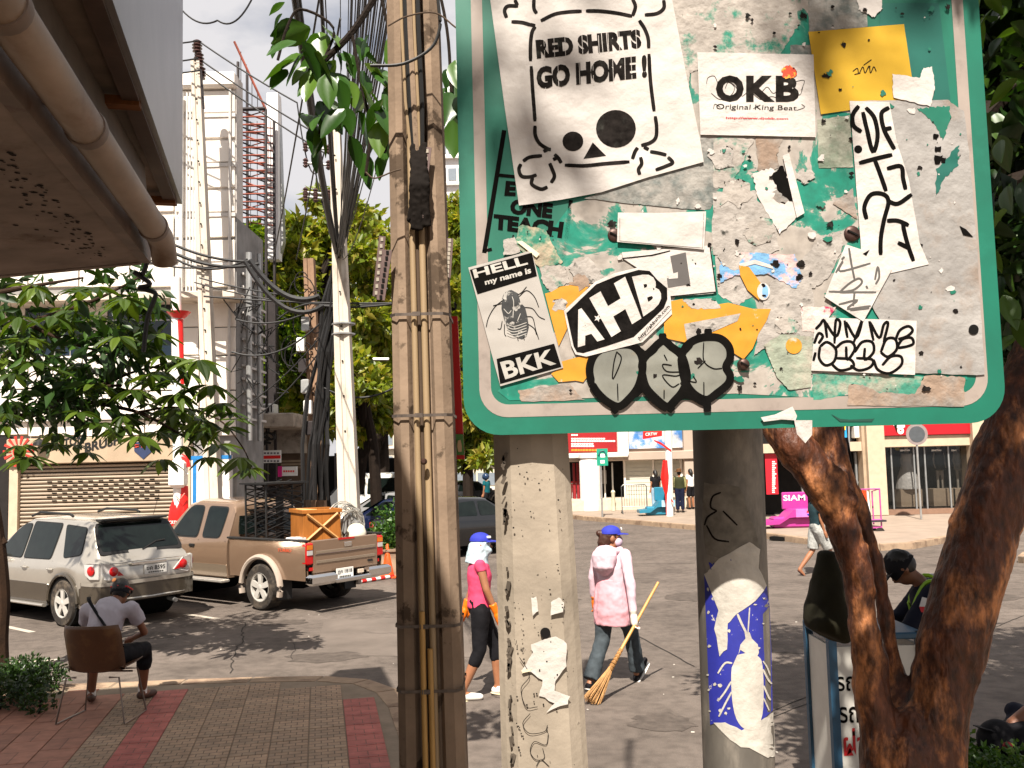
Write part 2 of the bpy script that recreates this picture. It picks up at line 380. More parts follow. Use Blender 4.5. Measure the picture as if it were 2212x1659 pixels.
for k, (sx, sy) in {'y': (.3, .3), 'r': (.3, .3), 't': (.3, .6)}.items():
    tile_me[k] = MB().box((0, 0, -.012), (sx-.008, sy-.008, .03), bev=.004).mesh('paving_tile'); tile_me[k].materials.append(TM[k])
un, vn = V3((.979, .2055, 0)), V3((-.2055, .979, 0)); TA = math.atan2(.2055, .979); rt = random.Random(4)
def put_tile(k, u, v, hu, hv):
    c = un*u+vn*v
    if not all(pip(c.x+un.x*a*hu+vn.x*b*hv, c.y+un.y*a*hu+vn.y*b*hv, inner) for a in (-1, 1) for b in (-1, 1)): return
    o = bpy.data.objects.new('paving_tile', tile_me[k]); COL.objects.link(o); o.parent = walk
    o.location = (c.x, c.y, .1195+rt.uniform(-.0012, .0012)); o.rotation_euler = (rt.uniform(-.002, .002), rt.uniform(-.002, .002), TA)
cols = [('y', .65)] + [('r', .35)] + [('y', .05-.3*i) for i in range(5)] + [('r', -1.45), ('y', -1.75)] + [('t', -2.05-.3*i) for i in range(4)]
for k, u in cols:
    if k == 't':
        for j in range(9): put_tile('t', u, 5.5+.6*j+(.3 if round(u*10) % 2 else 0), .15, .3)
    else:
        for j in range(17): put_tile(k, u, 5.65+.3*j, .15, .15)
# far pavements
fpave = mat('far_paving', (.36, .295, .24), .85, var=.15, scale=2)
E2 = [(1.0, 60), (1.4, 44), (2.0, 36.4), (2.7, 34.6), (3.7, 32.8), (4.7, 30.9), (5.8, 28.8), (6.8, 26.1), (7.5, 23.8), (8.0, 22.4), (8.5, 21.95), (9.2, 22.1), (10.2, 23.0), (11.5, 24.2), (14, 26.2), (20, 31)]
sidewalk('sidewalk', E2[::-1], [(1.0, 70), (40, 70), (40, 31)][::1] if False else [(0.9, 75), (40, 75), (40, 31)], .15, fpave, .2, -1)
E3 = [(13.5, 12), (10.6, 18.0), (10.1, 18.9), (10.6, 19.6), (13, 21.5), (22, 28)]
sidewalk('sidewalk', E3[::-1], [(13.5, 12), (40, 12), (40, 28)][1:], .14, fpave, .2, -1)
E4 = [(-5.0, 22.4), (-5.2, 18.9), (-5.6, 18.6), (-9, 18.6), (-16, 18.6)]
sidewalk('sidewalk', E4, [(-16, 26), (-3, 26), (-4.4, 23)], .13, fpave, .2, -1)
# drain mouths in the far kerb
dark = mat('dark_void', (.012, .011, .01), .9)
for vx, vy in ((1444, 1122), (1686, 1162)):
    p = gr(vx, vy, .07); nn = V3((-.85, -.5, 0)).normalized()
    o = MB().box((p.x, p.y-.02, .065), (.5, .3, .09), rz=-.95 if vx < 1500 else -.7).build('drain_mouth', dark)
    props(o, 'dark drain slot in the kerb ' + ('left of the steel post' if vx < 1500 else 'below the pink bench'), 'drain')

# painted bay lines, cracks and tar seams on the road
paint = mat('worn_white_paint', (.52, .47, .4), .8, var=.35, scale=14)
lay = MB()
for (a, b, wd) in (((-60, 1338), (70, 1366), .1), ((400, 1327), (470, 1337), .1), ((-30, 1437), (140, 1424), .1), ((160, 1421), (205, 1418), .1)):
    p, q = gr(*a), gr(*b); t = (q-p).normalized(); n = V3((-t.y, t.x, 0))*wd/2
    lay.add([(*(p-n).xy, .004), (*(q-n).xy, .004), (*(q+n).xy, .004), (*(p+n).xy, .004)], [(0, 1, 2, 3)])
props(lay.build('road_marking', paint), kind='structure')
crk = MB(); rc = random.Random(7); tar = mat('tar_crack', (.045, .04, .035), .9)
def ground_line(mb, pts, wd, jit=0., z=.004):
    P = []
    for i in range(len(pts)-1):
        a, b = V3(gr(*pts[i])), V3(gr(*pts[i+1])); n = max(2, int((b-a).length/.14)) if jit else 2
        for k in range(n): P.append(a.lerp(b, k/n)+V3((rc.uniform(-jit, jit), rc.uniform(-jit, jit), 0)))
    P.append(V3(gr(*pts[-1]))); L_, R_ = ribbon([(p.x, p.y) for p in P], wd, 1, False)
    mb.grid([[(x, y, z) for x, y in L_], [(x, y, z) for x, y in R_]])
ground_line(crk, [(532, 1345), (522, 1385), (508, 1412), (500, 1440), (497, 1455)], .014, .035)
ground_line(crk, [(636, 1390), (632, 1425)], .008, .03)
ground_line(crk, [(1240, 1186), (1500, 1191), (1720, 1190)], .02, .01)
ground_line(crk, [(1330, 1218), (1500, 1218)], .018, .01)
ground_line(crk, [(1660, 1540), (1790, 1487), (1990, 1420), (2212, 1330)], .014, .008)
ground_line(crk, [(1640, 1560), (1800, 1500)], .012, .008)
ground_line(crk, [(1360, 1365), (1500, 1440)], .02, .01)
ground_line(crk, [(2000, 1205), (2212, 1190)], .02, .01)
props(crk.build('road_crack', tar), kind='structure')
patch = MB(); L_ = [gr(*p) for p in ((700, 1340), (1000, 1330), (1020, 1420), (680, 1415))]
patch.add([(p.x, p.y, .003) for p in L_], [(3, 2, 1, 0)] if False else [(0, 1, 2, 3)])
props(patch.build('road_patch', mat('asphalt_patch', (.195, .165, .143), .85, var=.25, scale=1.2, bump=.4, bscale=70)), kind='structure')
ost = MB(); ro = random.Random(19)                   # oil stains and old repairs
for vx, vy, rx, ry in ((330, 1372, .5, .3), (610, 1345, .4, .25), (1180, 1300, .6, .35), (1500, 1290, .5, .5), (1760, 1400, .7, .3), (1900, 1330, .5, .4), (1430, 1560, .3, .3), (1150, 1500, .4, .2), (2100, 1290, .8, .4), (700, 1420, .5, .3)):
    c = gr(vx, vy); ost.add([(c.x+rx*math.cos(a)*ro.uniform(.7, 1.2), c.y+ry*math.sin(a)*ro.uniform(.7, 1.2), .0035) for a in np.linspace(0, 6.1, 22)], [tuple(range(22))])
props(ost.build('oil_stain', mat('oil_stain', (.13, .109, .094), .75, var=.35, scale=9, bump=.4, bscale=80)), kind='structure')
lit = MB(); rl = random.Random(31)
for i in range(46):                                 # scraps of litter and pale grit specks
    vx, vy = rl.uniform(300, 2150), rl.uniform(1240, 1650); p = gr(vx, vy); s = rl.uniform(.008, .03)
    lit.box((p.x, p.y, .006), (s, s*.6, .006), rz=rl.uniform(0, 3))
props(lit.build('litter', mat('litter_paper', (.6, .56, .5), .9)), 'pale scraps of litter scattered on the road', 'litter', kind='stuff')
# ================================================================== BUILDINGS
white = mat('white_cladding', (.80, .745, .68), .6, var=.1, scale=1.2, col2=(.66, .6, .52), s2=.9, lo=.55, hi=.8, stretch=(1, 1, .25))
seam = mat('seam_grey', (.6, .56, .52), .7)
band = mat('grey_band', (.6, .57, .54), .7, var=.12)
beige = mat('beige_render', (.47, .37, .27), .8, var=.15, scale=2, col2=(.36, .28, .2), s2=1.3, lo=.55, hi=.75)
jambm = mat('shop_jamb', (.55, .45, .34), .7, var=.1)
glass = mat('dark_blue_glass', (.01, .025, .045), .08, var=.2, spec=.6)
metalg = mat('galvanised', (.45, .45, .44), .45, .6, var=.2)
blackm = mat('black_paint', (.015, .014, .013), .5)
redp = mat('red_plastic', (.72, .02, .015), .4, var=.08, coat=.2)
whitep = mat('white_plastic', (.8, .78, .74), .45, var=.06)
Y0 = 20.5
b1 = thing('shophouse', 'white panelled shophouse with a beige roller shutter behind the silver car', 'building', (at(230, 1000, Y0).x, Y0, .13))
def bp(name, rect, m, dY=0., depth=.1, bev=0., parent=None, zmin=None, label=None):
    return vbox(MB(), *rect, Y0+dY, depth, bev, zmin).build(name, m, parent or b1, label=label)
xa, xb, _, zt = vrect(-160, 170, 511, 1000, Y0)
zm_ = at(500, 470, Y0).z
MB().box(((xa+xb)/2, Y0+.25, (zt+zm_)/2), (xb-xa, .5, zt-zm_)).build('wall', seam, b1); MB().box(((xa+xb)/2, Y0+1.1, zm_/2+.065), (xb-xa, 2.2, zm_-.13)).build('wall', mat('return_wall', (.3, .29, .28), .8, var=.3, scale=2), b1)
rows = []
y = 196
while y < 600: rows += [(y, y+47), (y+54, y+102)]; y += 107.5
for (xa_, xb_) in ((-150, 60), (62, 170), (172, 280), (282, 376), (379, 429), (432, 508)):
    for (ya, yb) in rows:
        if yb > 632: yb = 632
        if ya < 625: bp('wall_panel', (xa_, ya, xb_-1.5, yb-1), white, -.06, .1, .012)
for y in (245, 352.5, 460, 567.5): bp('grey_band', (384, y, 508, y+8), band, -.09, .12)
bp('parapet', (-150, 160, 506, 193), white, -.22, .3, .05)
bp('ledge', (-150, 634, 506, 650), mat('stained_ledge', (.6, .53, .45), .8, var=.3, scale=2, col2=(.2, .17, .14), s2=2.5, lo=.55, hi=.7), -.75, .8, .02)
for x, w_ in ((392, .05), (404, .022), (411, .022), (418, .022), (423, .022)):
    MB().tube([at(x, 200, Y0-.2), V3((at(x, 200, Y0-.2).x, Y0-.2, at(x, 640, Y0).z))], w_, 8).build('downpipe', mat('pale_pipe', (.62, .6, .57), .6), b1, True)
MB().tube([at(497, 193, Y0-.12), V3((at(497, 193, Y0).x+.0, Y0-.12, at(497, 900, Y0).z))], .03, 6).build('edge_trim', band, b1)
for x0, x1 in ((54, 84), (87, 116), (120, 150), (153, 184), (232, 300), (303, 376)):
    wn = bp('window', (x0, 652, x1, 768), glass, -.02, .06)
    bp('mullion', (x0, 690, x1, 693), metalg, -.05, .05, parent=wn)
for x0, x1 in ((-150, 53), (184.5, 231), (376.5, 428), (430, 508)):
    for ya, yb in ((652, 706), (708, 766)): bp('wall_panel', (x0, ya, x1, yb), white, -.06, .1, .01)
for ya, yb in ((770, 842), (845, 905), (908, 941)):
    for x0, x1 in ((-150, 60), (62, 186), (188, 312), (314, 430), (432, 508)): bp('wall_panel', (x0, ya, x1-1.5, yb), white, -.1, .16, .01)
bp('ledge', (-150, 905, 400, 909), band, -.2, .25)
fas = bp('fascia', (14, 944, 386, 1000), beige, -.3, .35, .02)
tmb = MB(); vtext(tmb, 'COTTON', 94, 956, 181, 976, Y0-.31, .035, .2); vtext(tmb, 'BRUSH', 183, 956, 262, 977, Y0-.31, .035, .22)
tmb.build('lettering', blackm, fas)
em = MB(); c = at(40, 975, Y0-.31); em.lathe(c, [(.13, 0), (.13, -.006)], 20, (0, 1, 0))
for i in range(14):
    a = 2*math.pi*i/14; d1, d2 = V3((math.cos(a-.09), 0, math.sin(a-.09))), V3((math.cos(a+.09), 0, math.sin(a+.09)))
    em.slab([c+d1*.16, c+d1*.34, c+d2*.34, c+d2*.16], (0, -.006, 0))
em.build('sunburst_emblem', mat('emblem_red', (.55, .05, .03), .6), fas)
em = MB(); c = at(310, 972, Y0-.31); q = [(-.2, .16), (0, .2), (.2, .16), (.2, -.02), (0, -.2), (-.2, -.02)]
em.slab([c+V3((x, 0, z)) for x, z in q], (0, -.006, 0)); em.build('shield_emblem', mat('emblem_blue', (.03, .05, .12), .6), fas)
em = MB()
for i in range(3): em.box(c+V3((-.14+.14*i, -.012, .09)), (.09, .008, .07))
em.build('shield_star', mat('emblem_red', (.55, .05, .03)), fas)
lampb = MB(); lp = at(86, 950, Y0-.42); lampb.tube([lp+V3((0, .15, .1)), lp+V3((0, 0, .1)), lp], .015, 6); lampb.lathe(lp, [(.03, .02), (.13, -.06), (.14, -.12), (.10, -.13)], 16); lampb.build('shop_lamp', blackm, b1)
bp('pilaster', (-40, 945, 17, 1230), mat('dark_pilaster', (.035, .03, .028), .7), -.15, .3, zmin=.13)
bp('jamb', (18, 1001, 37, 1230), jambm, -.2, .3, .01, zmin=.13)
bp('jamb', (386, 944, 411, 1230), jambm, -.16, .3, .01, zmin=.13)
shut = bp('shutter', (37, 1000, 386, 1228), mat('shutter_back', (.07, .05, .035), .8), -.07, .05, zmin=.13)
shm = mat('shutter_steel', (.43, .355, .275), .5, .1, var=.16, scale=2, stretch=(.4, 1, 1))
xa, xb, za, zb = vrect(38, 1001, 385, 1226, Y0); za = .14; nsl = 28; ph = (zb-za)/nsl
slat = MB()
prof = [(.0, 0), (-.02, ph*.08), (-.034, ph*.4), (-.028, ph*.62), (.0, ph*.72)]
slat.grid([[(x, py, pz) for x in (0, xb-xa)] for py, pz in prof][::-1]); sme = slat.mesh('shutter_slat'); sme.materials.append(shm)
for i in range(nsl):
    o = bpy.data.objects.new('shutter_slat', sme); COL.objects.link(o); o.parent = shut; o.location = (xa, Y0-.075, za+ph*i)
ve = MB()
for r_ in range(6):
    for c_ in range(11):
        ve.box((xa+.75+c_*.225+(.11 if r_ % 2 else 0), Y0-.11, zb-.38-r_*ph), (.1, .02, .03))
props(ve.build('vent_slots', dark, shut), kind='stuff')
pan = bp('poster_panel', (412, 985, 500, 1230), mat('white_board', (.72, .69, .66), .5, var=.05), -.12, .12, .006, zmin=.3)
bl = mat('blue_stripe', (.02, .22, .5), .5)
bp('blue_stripe', (416, 986, 424, 1228), bl, -.127, .008, parent=pan, zmin=.32); bp('blue_stripe', (412, 984, 500, 992), bl, -.13, .01, parent=pan)
for x0, x1 in ((428, 462), (466, 497)): bp('poster_sheet', (x0, 996, x1, 1225), whitep, -.129, .008, parent=pan, zmin=.34)
# wall grille and ducting on the shaded return wall
xs = at(511, 600, Y0).x
for zc in np.arange(3.4, 7.0, .3): MB().box((xs+.05, Y0+1.25, zc), (.05, 1.9, .05)).build('wall_grille', band, b1)
MB().tube([(xs+.16, Y0+.4, 2.9), (xs+.16, Y0+.4, 7.2)], .07, 8).build('downpipe', metalg, b1, True)
MB().tube([(xs+.12, Y0+1.4, 2.9), (xs+.12, Y0+1.4, 7.4)], .05, 8).build('downpipe', metalg, b1, True)

# billboard scaffold behind the shophouse
YS = 25.5; sc_ = thing('billboard_scaffold', 'rusty red steel lattice scaffold beside the white shophouse', 'scaffold', at(545, 900, YS))
rust = mat('red_steel', (.30, .085, .05), .6, .2, var=.4, scale=3); dks = mat('dark_steel', (.06, .05, .05), .5, .5)
def bar(p, q, r_=.03, m=rust, nm='lattice_bar', par=sc_): return MB().tube([p, q], r_, 5).build(nm, m, par)
xl, xr = at(514, 300, YS).x, at(574, 300, YS).x; zt_, zb_ = at(545, 192, YS).z, .13
bar((xl, YS, zb_), (xl, YS, zt_+.8), .045, dks, 'scaffold_post'); bar((xr, YS, zb_), (xr, YS, zt_-.6), .045, dks, 'scaffold_post')
bar((xl, YS+.9, zb_), (xl, YS+.9, zt_+.8), .045, dks, 'scaffold_post'); bar((xr, YS+.9, zb_), (xr, YS+.9, zt_-.6), .045, dks, 'scaffold_post')
bar((xl-.1, YS, zt_+1.4), (xr, YS, zt_-.6), .035)
zz = np.linspace(zt_-.6, at(545, 470, YS).z, 15)
for i, z in enumerate(zz):
    bar((xl, YS-.02, z), (xr, YS-.02, z), .026 if i else .06, rust if i else dks)
    if i < 14:
        bar((xl, YS+.05, z), (xr, YS+.05, zz[i+1]-.1), .024, dks if i % 3 else rust)
        bar((xl, YS+.95, z-.1), (xr, YS+.95, zz[i+1]), .022)
        if i % 2 == 0: bar((xr, YS+.1, z), (xl, YS+.1, zz[i+1]), .018)
for k in range(5): x = xl+(xr-xl)*(k+.5)/5; bar((x, YS+.02, zz[0]), (x, YS+.02, zt_+1.3-1.9*(k+.5)/5), .012, dks)
for k in range(4): x = xl+(xr-xl)*(k+.5)/4; bar((x, YS+.9, zz[-1]), (x, YS+.9, zz[0]), .01, dks)
bb = thing('billboard', 'tall white billboard panel seen edge on behind the scaffold', 'billboard', at(590, 900, 26.6))
vbox(MB(), 577, 200, 601, 560, 26.6, .4).build('panel', mat('billboard_white', (.8, .78, .76), .6, var=.06), bb)
MB().slab([at(602, 205, 26.8), at(612, 520, 26.8), at(602, 560, 26.8)], (0, .3, 0)).build('side_fin', metalg, bb)
MB().box((at(590, 700, 26.9).x, 26.9, 3.6), (.25, .25, 7)).build('post', dks, bb)

# small shop with the slab awning
YA = 25.5; b2 = thing('corner_shop', 'low brown corner shop under a stained concrete slab awning', 'shop', at(570, 1060, YA+2))
stn = mat('stained_concrete', (.42, .36, .3), .9, var=.3, scale=2, col2=(.15, .12, .1), s2=3, lo=.5, hi=.7, bump=.3)
vbox(MB(), 498, 893, 634, 924, YA-1.2, 3.2, .03).build('awning', stn, b2)
brn = mat('brown_wall', (.17, .12, .085), .8, var=.3, scale=2)
vbox(MB(), 470, 915, 660, 1100, YA+2, 2.5, zmin=.13).build('wall', brn, b2)
vbox(MB(), 548, 1000, 600, 1100, YA+1.9, .2, zmin=.13).build('door', mat('dark_door', (.05, .03, .028), .5), b2)
vbox(MB(), 520, 924, 655, 980, YA+1.2, .5).build('lintel', stn, b2)
ac = vbox(MB(), 564, 872, 591, 893, YA, .5, .02).build('air_conditioner', whitep, b2)
for i in range(4): vbox(MB(), 568+5.5*i, 876, 571+5.5*i, 890, YA-.01, .02).build('grille_slat', dks, ac)
sg = vbox(MB(), 553, 973, 606, 1000, YA-.6, .08).build('hanging_sign', whitep, b2, label='red and white hanging shop sign')
vbox(MB(), 554, 984, 606, 991, YA-.608, .012).build('red_stripe', redp, sg)
for yy in (977, 994):
    mbx = MB()
    for i in range(7): vbox(mbx, 556+7*i, yy, 560.5+7*i, yy+4, YA-.606, .01)
    mbx.build('print_mark', mat('print_grey', (.2, .18, .2), .6), sg)
sg = vbox(MB(), 601, 1008, 641, 1028, YA-.4, .1).build('wall_sign', whitep, b2, label='white wall sign with a pink end')
vbox(MB(), 600, 1007, 609, 1030, YA-.42, .02).build('pink_end', mat('pink', (.7, .02, .25), .5), sg)
mbx = MB()
for i in range(5): vbox(mbx, 612+5*i, 1016, 615.5+5*i, 1020, YA-.406, .008)
mbx.build('print_mark', redp, sg)
for i, (yy, h) in enumerate(((1002, 4), (1009, 4), (1016, 4))): vbox(MB(), 607, yy-8, 650, yy-8+h, YA+.4, .25).build('stacked_shelf_board', mat('shelf_wood', (.3, .23, .16), .8), b2)
orn = thing('hanging_ornament', 'black wrought iron ornament hanging under the slab awning', 'ornament', at(575, 945, YA-.8))
ocr = conv(860, 1500, 3.568); ob = MB()
for pts in ([(455, 470), (490, 445), (540, 440), (590, 470), (600, 510), (560, 530), (520, 500), (480, 500), (455, 470)], [(390, 575), (440, 570), (500, 540), (560, 520)], [(440, 630), (470, 590), (520, 570), (560, 580)], [(560, 450), (610, 440), (605, 500)]):
    ob.tube([at(*ocr(x, y), YA-.8) for x, y in spl(pts, 4)], .035, 6)
ob.build('scrollwork', blackm, orn); MB().tube([at(*ocr(535, 385), YA-.8), at(*ocr(525, 445), YA-.8)], .02, 6).build('hook', blackm, orn)
MB().tube([at(*ocr(215, 380), YA-.8), at(*ocr(540, 385), YA-.8)], .02, 6).build('bracket_arm', blackm, orn)

# dark net fence across the street end, far white blocks
fn = thing('site_fence', 'black netting fence under the trees at the street end', 'fence', at(720, 1050, 36))
net = mat('black_net', (.012, .012, .012), .9, var=.4, scale=3)
for i in range(6): vbox(MB(), 590+45*i, 985+(4 if i % 2 else 0), 634+45*i, 1080, 36+.1*(i % 2), .06, zmin=.02).build('net_panel', net, fn)
for i in range(7): MB().tube([(at(590+45*i, 1000, 35.9).x, 35.9, 0), (at(590+45*i, 1000, 35.9).x, 35.9, at(600, 982, 36).z)], .05, 6).build('post', dks, fn)
def far_block(nm, label, rect, Y, floors, m, gl):
    b = thing(nm, label, 'building', (at((rect[0]+rect[2])/2, 1000, Y).x, Y, 0))
    vbox(MB(), *rect, Y, 8, zmin=0).build('wall', m, b)
    x0, y0, x1, y1 = rect; h = (y1-y0)/floors; wn = max(1, int((x1-x0)/22)); ww = (x1-x0)/wn
    for f_ in range(floors):
        for k in range(wn): vbox(MB(), x0+ww*k+2, y0+h*(f_+.35), x0+ww*(k+1)-2, y0+h*(f_+.8), Y-.05, .08).build('window', gl, b)
        vbox(MB(), x0, y0+h*(f_+.9), x1, y0+h*(f_+.98), Y-.35, .4).build('floor_slab', band, b)
    return b
gl2 = mat('grey_window', (.25, .28, .31), .15, var=.1)
far_block('office_block', 'tall white office block with grey windows beyond the street', (900, 285, 1010, 980), 70, 12, mat('far_white', (.78, .76, .74), .7, var=.05), gl2)
far_block('far_building', 'pale low building seen behind trees beside the green sign', (985, 880, 1075, 1060), 58, 3, mat('far_cream', (.62, .56, .46), .7, var=.08), gl2)
far_block('apartment_block', 'cream apartment block half hidden by the street trees', (800, 880, 900, 1060), 62, 4, mat('far_cream', (.62, .56, .46)), gl2)

# ------------------------------------------------------------------ shop row across the road (left part)
Y1 = 39.; pinkst = mat('pinkish_stone', (.47, .385, .32), .75, var=.1, scale=1); cream = mat('cream_panel', (.56, .54, .47), .6, var=.05)
b3 = thing('shop_arcade', 'pale arcade with white column and shuttered bays across the road', 'building', at(1370, 1075, Y1+1))
def q3(name, rect, m, dY=0., depth=.15, par=None, bev=0., zmin=None): return vbox(MB(), *rect, Y1+dY, depth, bev, zmin).build(name, m, par or b3)
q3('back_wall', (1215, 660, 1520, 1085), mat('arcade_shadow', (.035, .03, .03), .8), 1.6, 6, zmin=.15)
q3('upper_wall', (1215, 660, 1500, 978), pinkst, 0, 1.5)
q3('floor_step', (1225, 1078, 1500, 1092), mat('pale_step', (.6, .52, .42), .8), -1.2, 3, zmin=.15)
q3('beam', (1215, 976, 1500, 995), pinkst, -.5, 1.2, bev=.03)
q3('ledge', (1215, 979, 1357, 989), white, -.7, .3, bev=.03)
q3('frame_pier', (1334, 900, 1357, 982), white, -.6, .6)
bd = q3('billboard', (1215, 900, 1332, 977), mat('crimson_print', (.35, .008, .012), .5, var=.2, scale=1), -.25, .2)
mk = MB(); rm = random.Random(3)
for yy, xe in ((938, 1247), (946, 1305), (951, 1328), (957, 1282), (962, 1280)):
    x = 1234
    while x < xe: wq = rm.uniform(3, 6); vbox(mk, x, yy, x+wq, yy+3.4, Y1-.262, .014); x += wq+.8
mk.build('print_mark', whitep, bd)
mk = MB(); x = 1234
while x < 1296: wq = rm.uniform(3, 6); vbox(mk, x, 970, x+wq, 974.5, Y1-.262, .014); x += wq+1
mk.build('print_mark', mat('orange_print', (.7, .28, .02), .6), bd)
colm = MB(); p = at(1276, 1084, Y1-.9); p.z = .15; colm.lathe(p, [(.42, 0), (.42, 2.0), (.36, 2.12), (.44, 2.14), (.44, 2.3)], 24); colm.build('column', mat('column_white', (.78, .72, .68), .6, var=.06), b3, True)
for x0, x1 in ((1352, 1410), (1414, 1470)):
    sh_ = q3('roller_shutter', (x0, 993, x1, 1077), cream, .1, .1)
    for k in range(10): q3('shutter_slat', (x0, 994+8.3*k, x1, 1000.8+8.3*k), cream, .085, .02, sh_)
q3('mullion', (1410, 993, 1414, 1078), white, 0, .2); q3('mullion', (1348, 993, 1352, 1078), white, 0, .2); q3('mullion', (1470, 990, 1475, 1080), white, 0, .2)
q3('door_post', (1305, 1000, 1308, 1078), whitep, .5, .1); q3('door_post', (1322, 1000, 1325, 1078), whitep, .6, .1)
q3('notice_board', (1297, 1016, 1310, 1045), mat('notice', (.4, .38, .36), .6), .6, .1)
q3('pier', (1474, 660, 1496, 1110), pinkst, -.4, .8, zmin=.15)
ps = q3('poster', (1358, 926, 1478, 968), mat('blue_poster', (.08, .24, .52), .5, var=.5, scale=.9, col2=(.62, .62, .62), s2=1.1, lo=.44, hi=.56), -.1, .1)
q3('doorway_glass', (1500, 990, 1530, 1100), glass, .3, .1); q3('lintel', (1496, 975, 1540, 990), pinkst, -.3, .5)
q3('upper_window', (1500, 935, 1535, 973), glass, -.02, .1)
for x in (1238, 1246): q3('red_drape', (x, 1000, x+5, 1080), mat('dark_red', (.3, .01, .015), .6), .2, .2)
# ------------------------------------------------------------------ shop row (right part)
Y2 = 31.5; b4 = thing('dress_shop', 'beige shop with red fascia and mannequins behind dark windows', 'shop', at(1990, 1112, Y2))
def q4(name, rect, m, dY=0., depth=.15, par=None, bev=0., zmin=None, label=None): return vbox(MB(), *rect, Y2+dY, depth, bev, zmin).build(name, m, par or b4, label=label)
q4('upper_wall', (1600, 640, 2230, 916), beige, 0, 3); q4('lintel', (1907, 938, 2230, 963), jambm, -.25, .5, bev=.02)
q4('pillar', (1869, 640, 1907, 1130), jambm, -.5, .9, bev=.02, zmin=.15); q4('pillar', (2098, 640, 2135, 1130), jambm, -.5, .9, bev=.02, zmin=.15)
q4('pilaster_trim', (1858, 640, 1868, 1130), beige, -.3, .5, zmin=.15)
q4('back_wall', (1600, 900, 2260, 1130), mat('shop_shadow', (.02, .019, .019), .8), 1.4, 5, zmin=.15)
fs = q4('fascia', (1906, 880, 2098, 939), mat('fascia_red', (.42, .008, .02), .45, var=.06), -.35, .2)
tb = MB(); vtext(tb, 'G', 1926, 890, 1954, 926, Y2-.36, .03); vtext(tb, 'g', 1938, 905, 1952, 938, Y2-.362, .03); tb.build('logo', whitep, fs)
sill = q4('plinth', (1907, 1100, 2100, 1130), mat('brown_plinth', (.28, .18, .13), .8), -.3, .7, zmin=.15)
gw = glassmat('shop_glass', (.01, .012, .012), .03, .35)
for x0, x1 in ((1908, 1926), (1930, 1975), (1979, 1998), (2003, 2050), (2053, 2096)):
    w_ = q4('window', (x0, 963, x1, 1100), gw, .0, .03)
for x in (1926.5, 1975.5, 1999, 2050.5): q4('mullion', (x, 963, x+3, 1100), mat('pale_steel', (.35, .36, .36), .4, .5), -.03, .06)
mk = MB()
for x0, x1 in ((1944, 1965), (2012, 2033), (2055, 2066)):
    vtext(mk, 'SEBASTIAN' if x1-x0 > 15 else 'SEBAS', x0, 971, x1, 974.5, Y2-.006, .02)
mk.build('window_lettering', whitep, b4)
MB().sphere(at(1938, 967, Y2+.5), .1).build('yellow_lamp', mat('yellow_lamp', (.6, .5, .02), .4), b4)
def mannequin(vx, label, dress, legs):
    p = at(vx, 1103, Y2+.7); p.z = .95
    t = thing('mannequin', label, 'mannequin', p, group=None)
    P = lambda x, y, z: p+V3((x, y, z)); mb = MB()
    limb(mb, [P(0, 0, .75), P(0, 0, 1.0), P(0, 0, 1.2)], [.11, .13, .1]); limb(mb, [P(0, 0, 1.2), P(0, 0, 1.38)], [.05, .045])
    mb.sphere(P(0, 0, 1.46), (.075, .09, .11))
    for s in (-1, 1): limb(mb, [P(.15*s, 0, 1.22), P(.2*s, .02, .95), P(.18*s, -.08, .7)], [.04, .035, .025]); limb(mb, [P(.07*s, 0, .78), P(.08*s, 0, .4), P(.08*s, 0, .0)], [.07, .05, .04])
    blob('body', mb, legs, t, .025, 2)
    db = MB()
    if dress is whitep: db.tube([P(0, 0, .0), P(0, 0, .35), P(0, 0, .8), P(0, 0, .95), P(0, 0, 1.22)], [.42, .36, .2, .15, .16], 14)
    else: db.tube([P(0, 0, .62), P(0, 0, .9), P(0, 0, 1.1), P(0, 0, 1.25)], [.19, .16, .17, .15], 14)
    blob('dress', db, dress, t, .03, 2, .01)
    b_ = thing('display_plinth', 'small tan display block under the ' + label.split(' mann')[0] + ' mannequin', 'plinth', (p.x, p.y, .35))
    MB().box((p.x, p.y, .65), (.75, .5, .6), bev=.01).build('block', jambm, b_)
mannequin(1965, 'white gown mannequin in the shop window behind the round sign', whitep, mat('mannequin_skin', (.5, .46, .4), .5))
mannequin(2035, 'black dressed mannequin in the shop window beside the tree', blackm, mat('mannequin_skin', (.5, .46, .4)))
mannequin(2078, 'pale grey dressed mannequin at the shop window end', mat('mannequin_grey', (.42, .42, .4), .7), mat('mannequin_skin', (.5, .46, .4)))
# bays left of the pillar
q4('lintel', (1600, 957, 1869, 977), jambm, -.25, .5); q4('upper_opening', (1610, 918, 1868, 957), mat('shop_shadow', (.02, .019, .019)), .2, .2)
q4('air_conditioner', (1846, 921, 1860, 946), whitep, -.1, .4, bev=.02)
for x in (1640, 1732, 1800, 1850): q4('mullion', (x, 977, x+4, 1125), mat('pale_steel', (.35, .36, .36)), .1, .1, zmin=.15)
for yy in (1040, 1052): q4('window_rail', (1836, yy, 1862, yy+4), mat('pale_steel', (.35, .36, .36)), .2, .05)
bn = q4('hanging_banner', (1654, 980, 1680, 1068), mat('banner_crimson', (.5, .01, .03), .5, var=.15), -.1, .03, label='tall crimson banner with white vertical lettering')
mk = MB(); rm = random.Random(8)
for k in range(16): vbox(mk, 1668, 996+4.4*k, 1674+rm.uniform(-1, 3), 998.6+4.4*k, Y2-.112, .014)
mk.build('print_mark', whitep, bn)
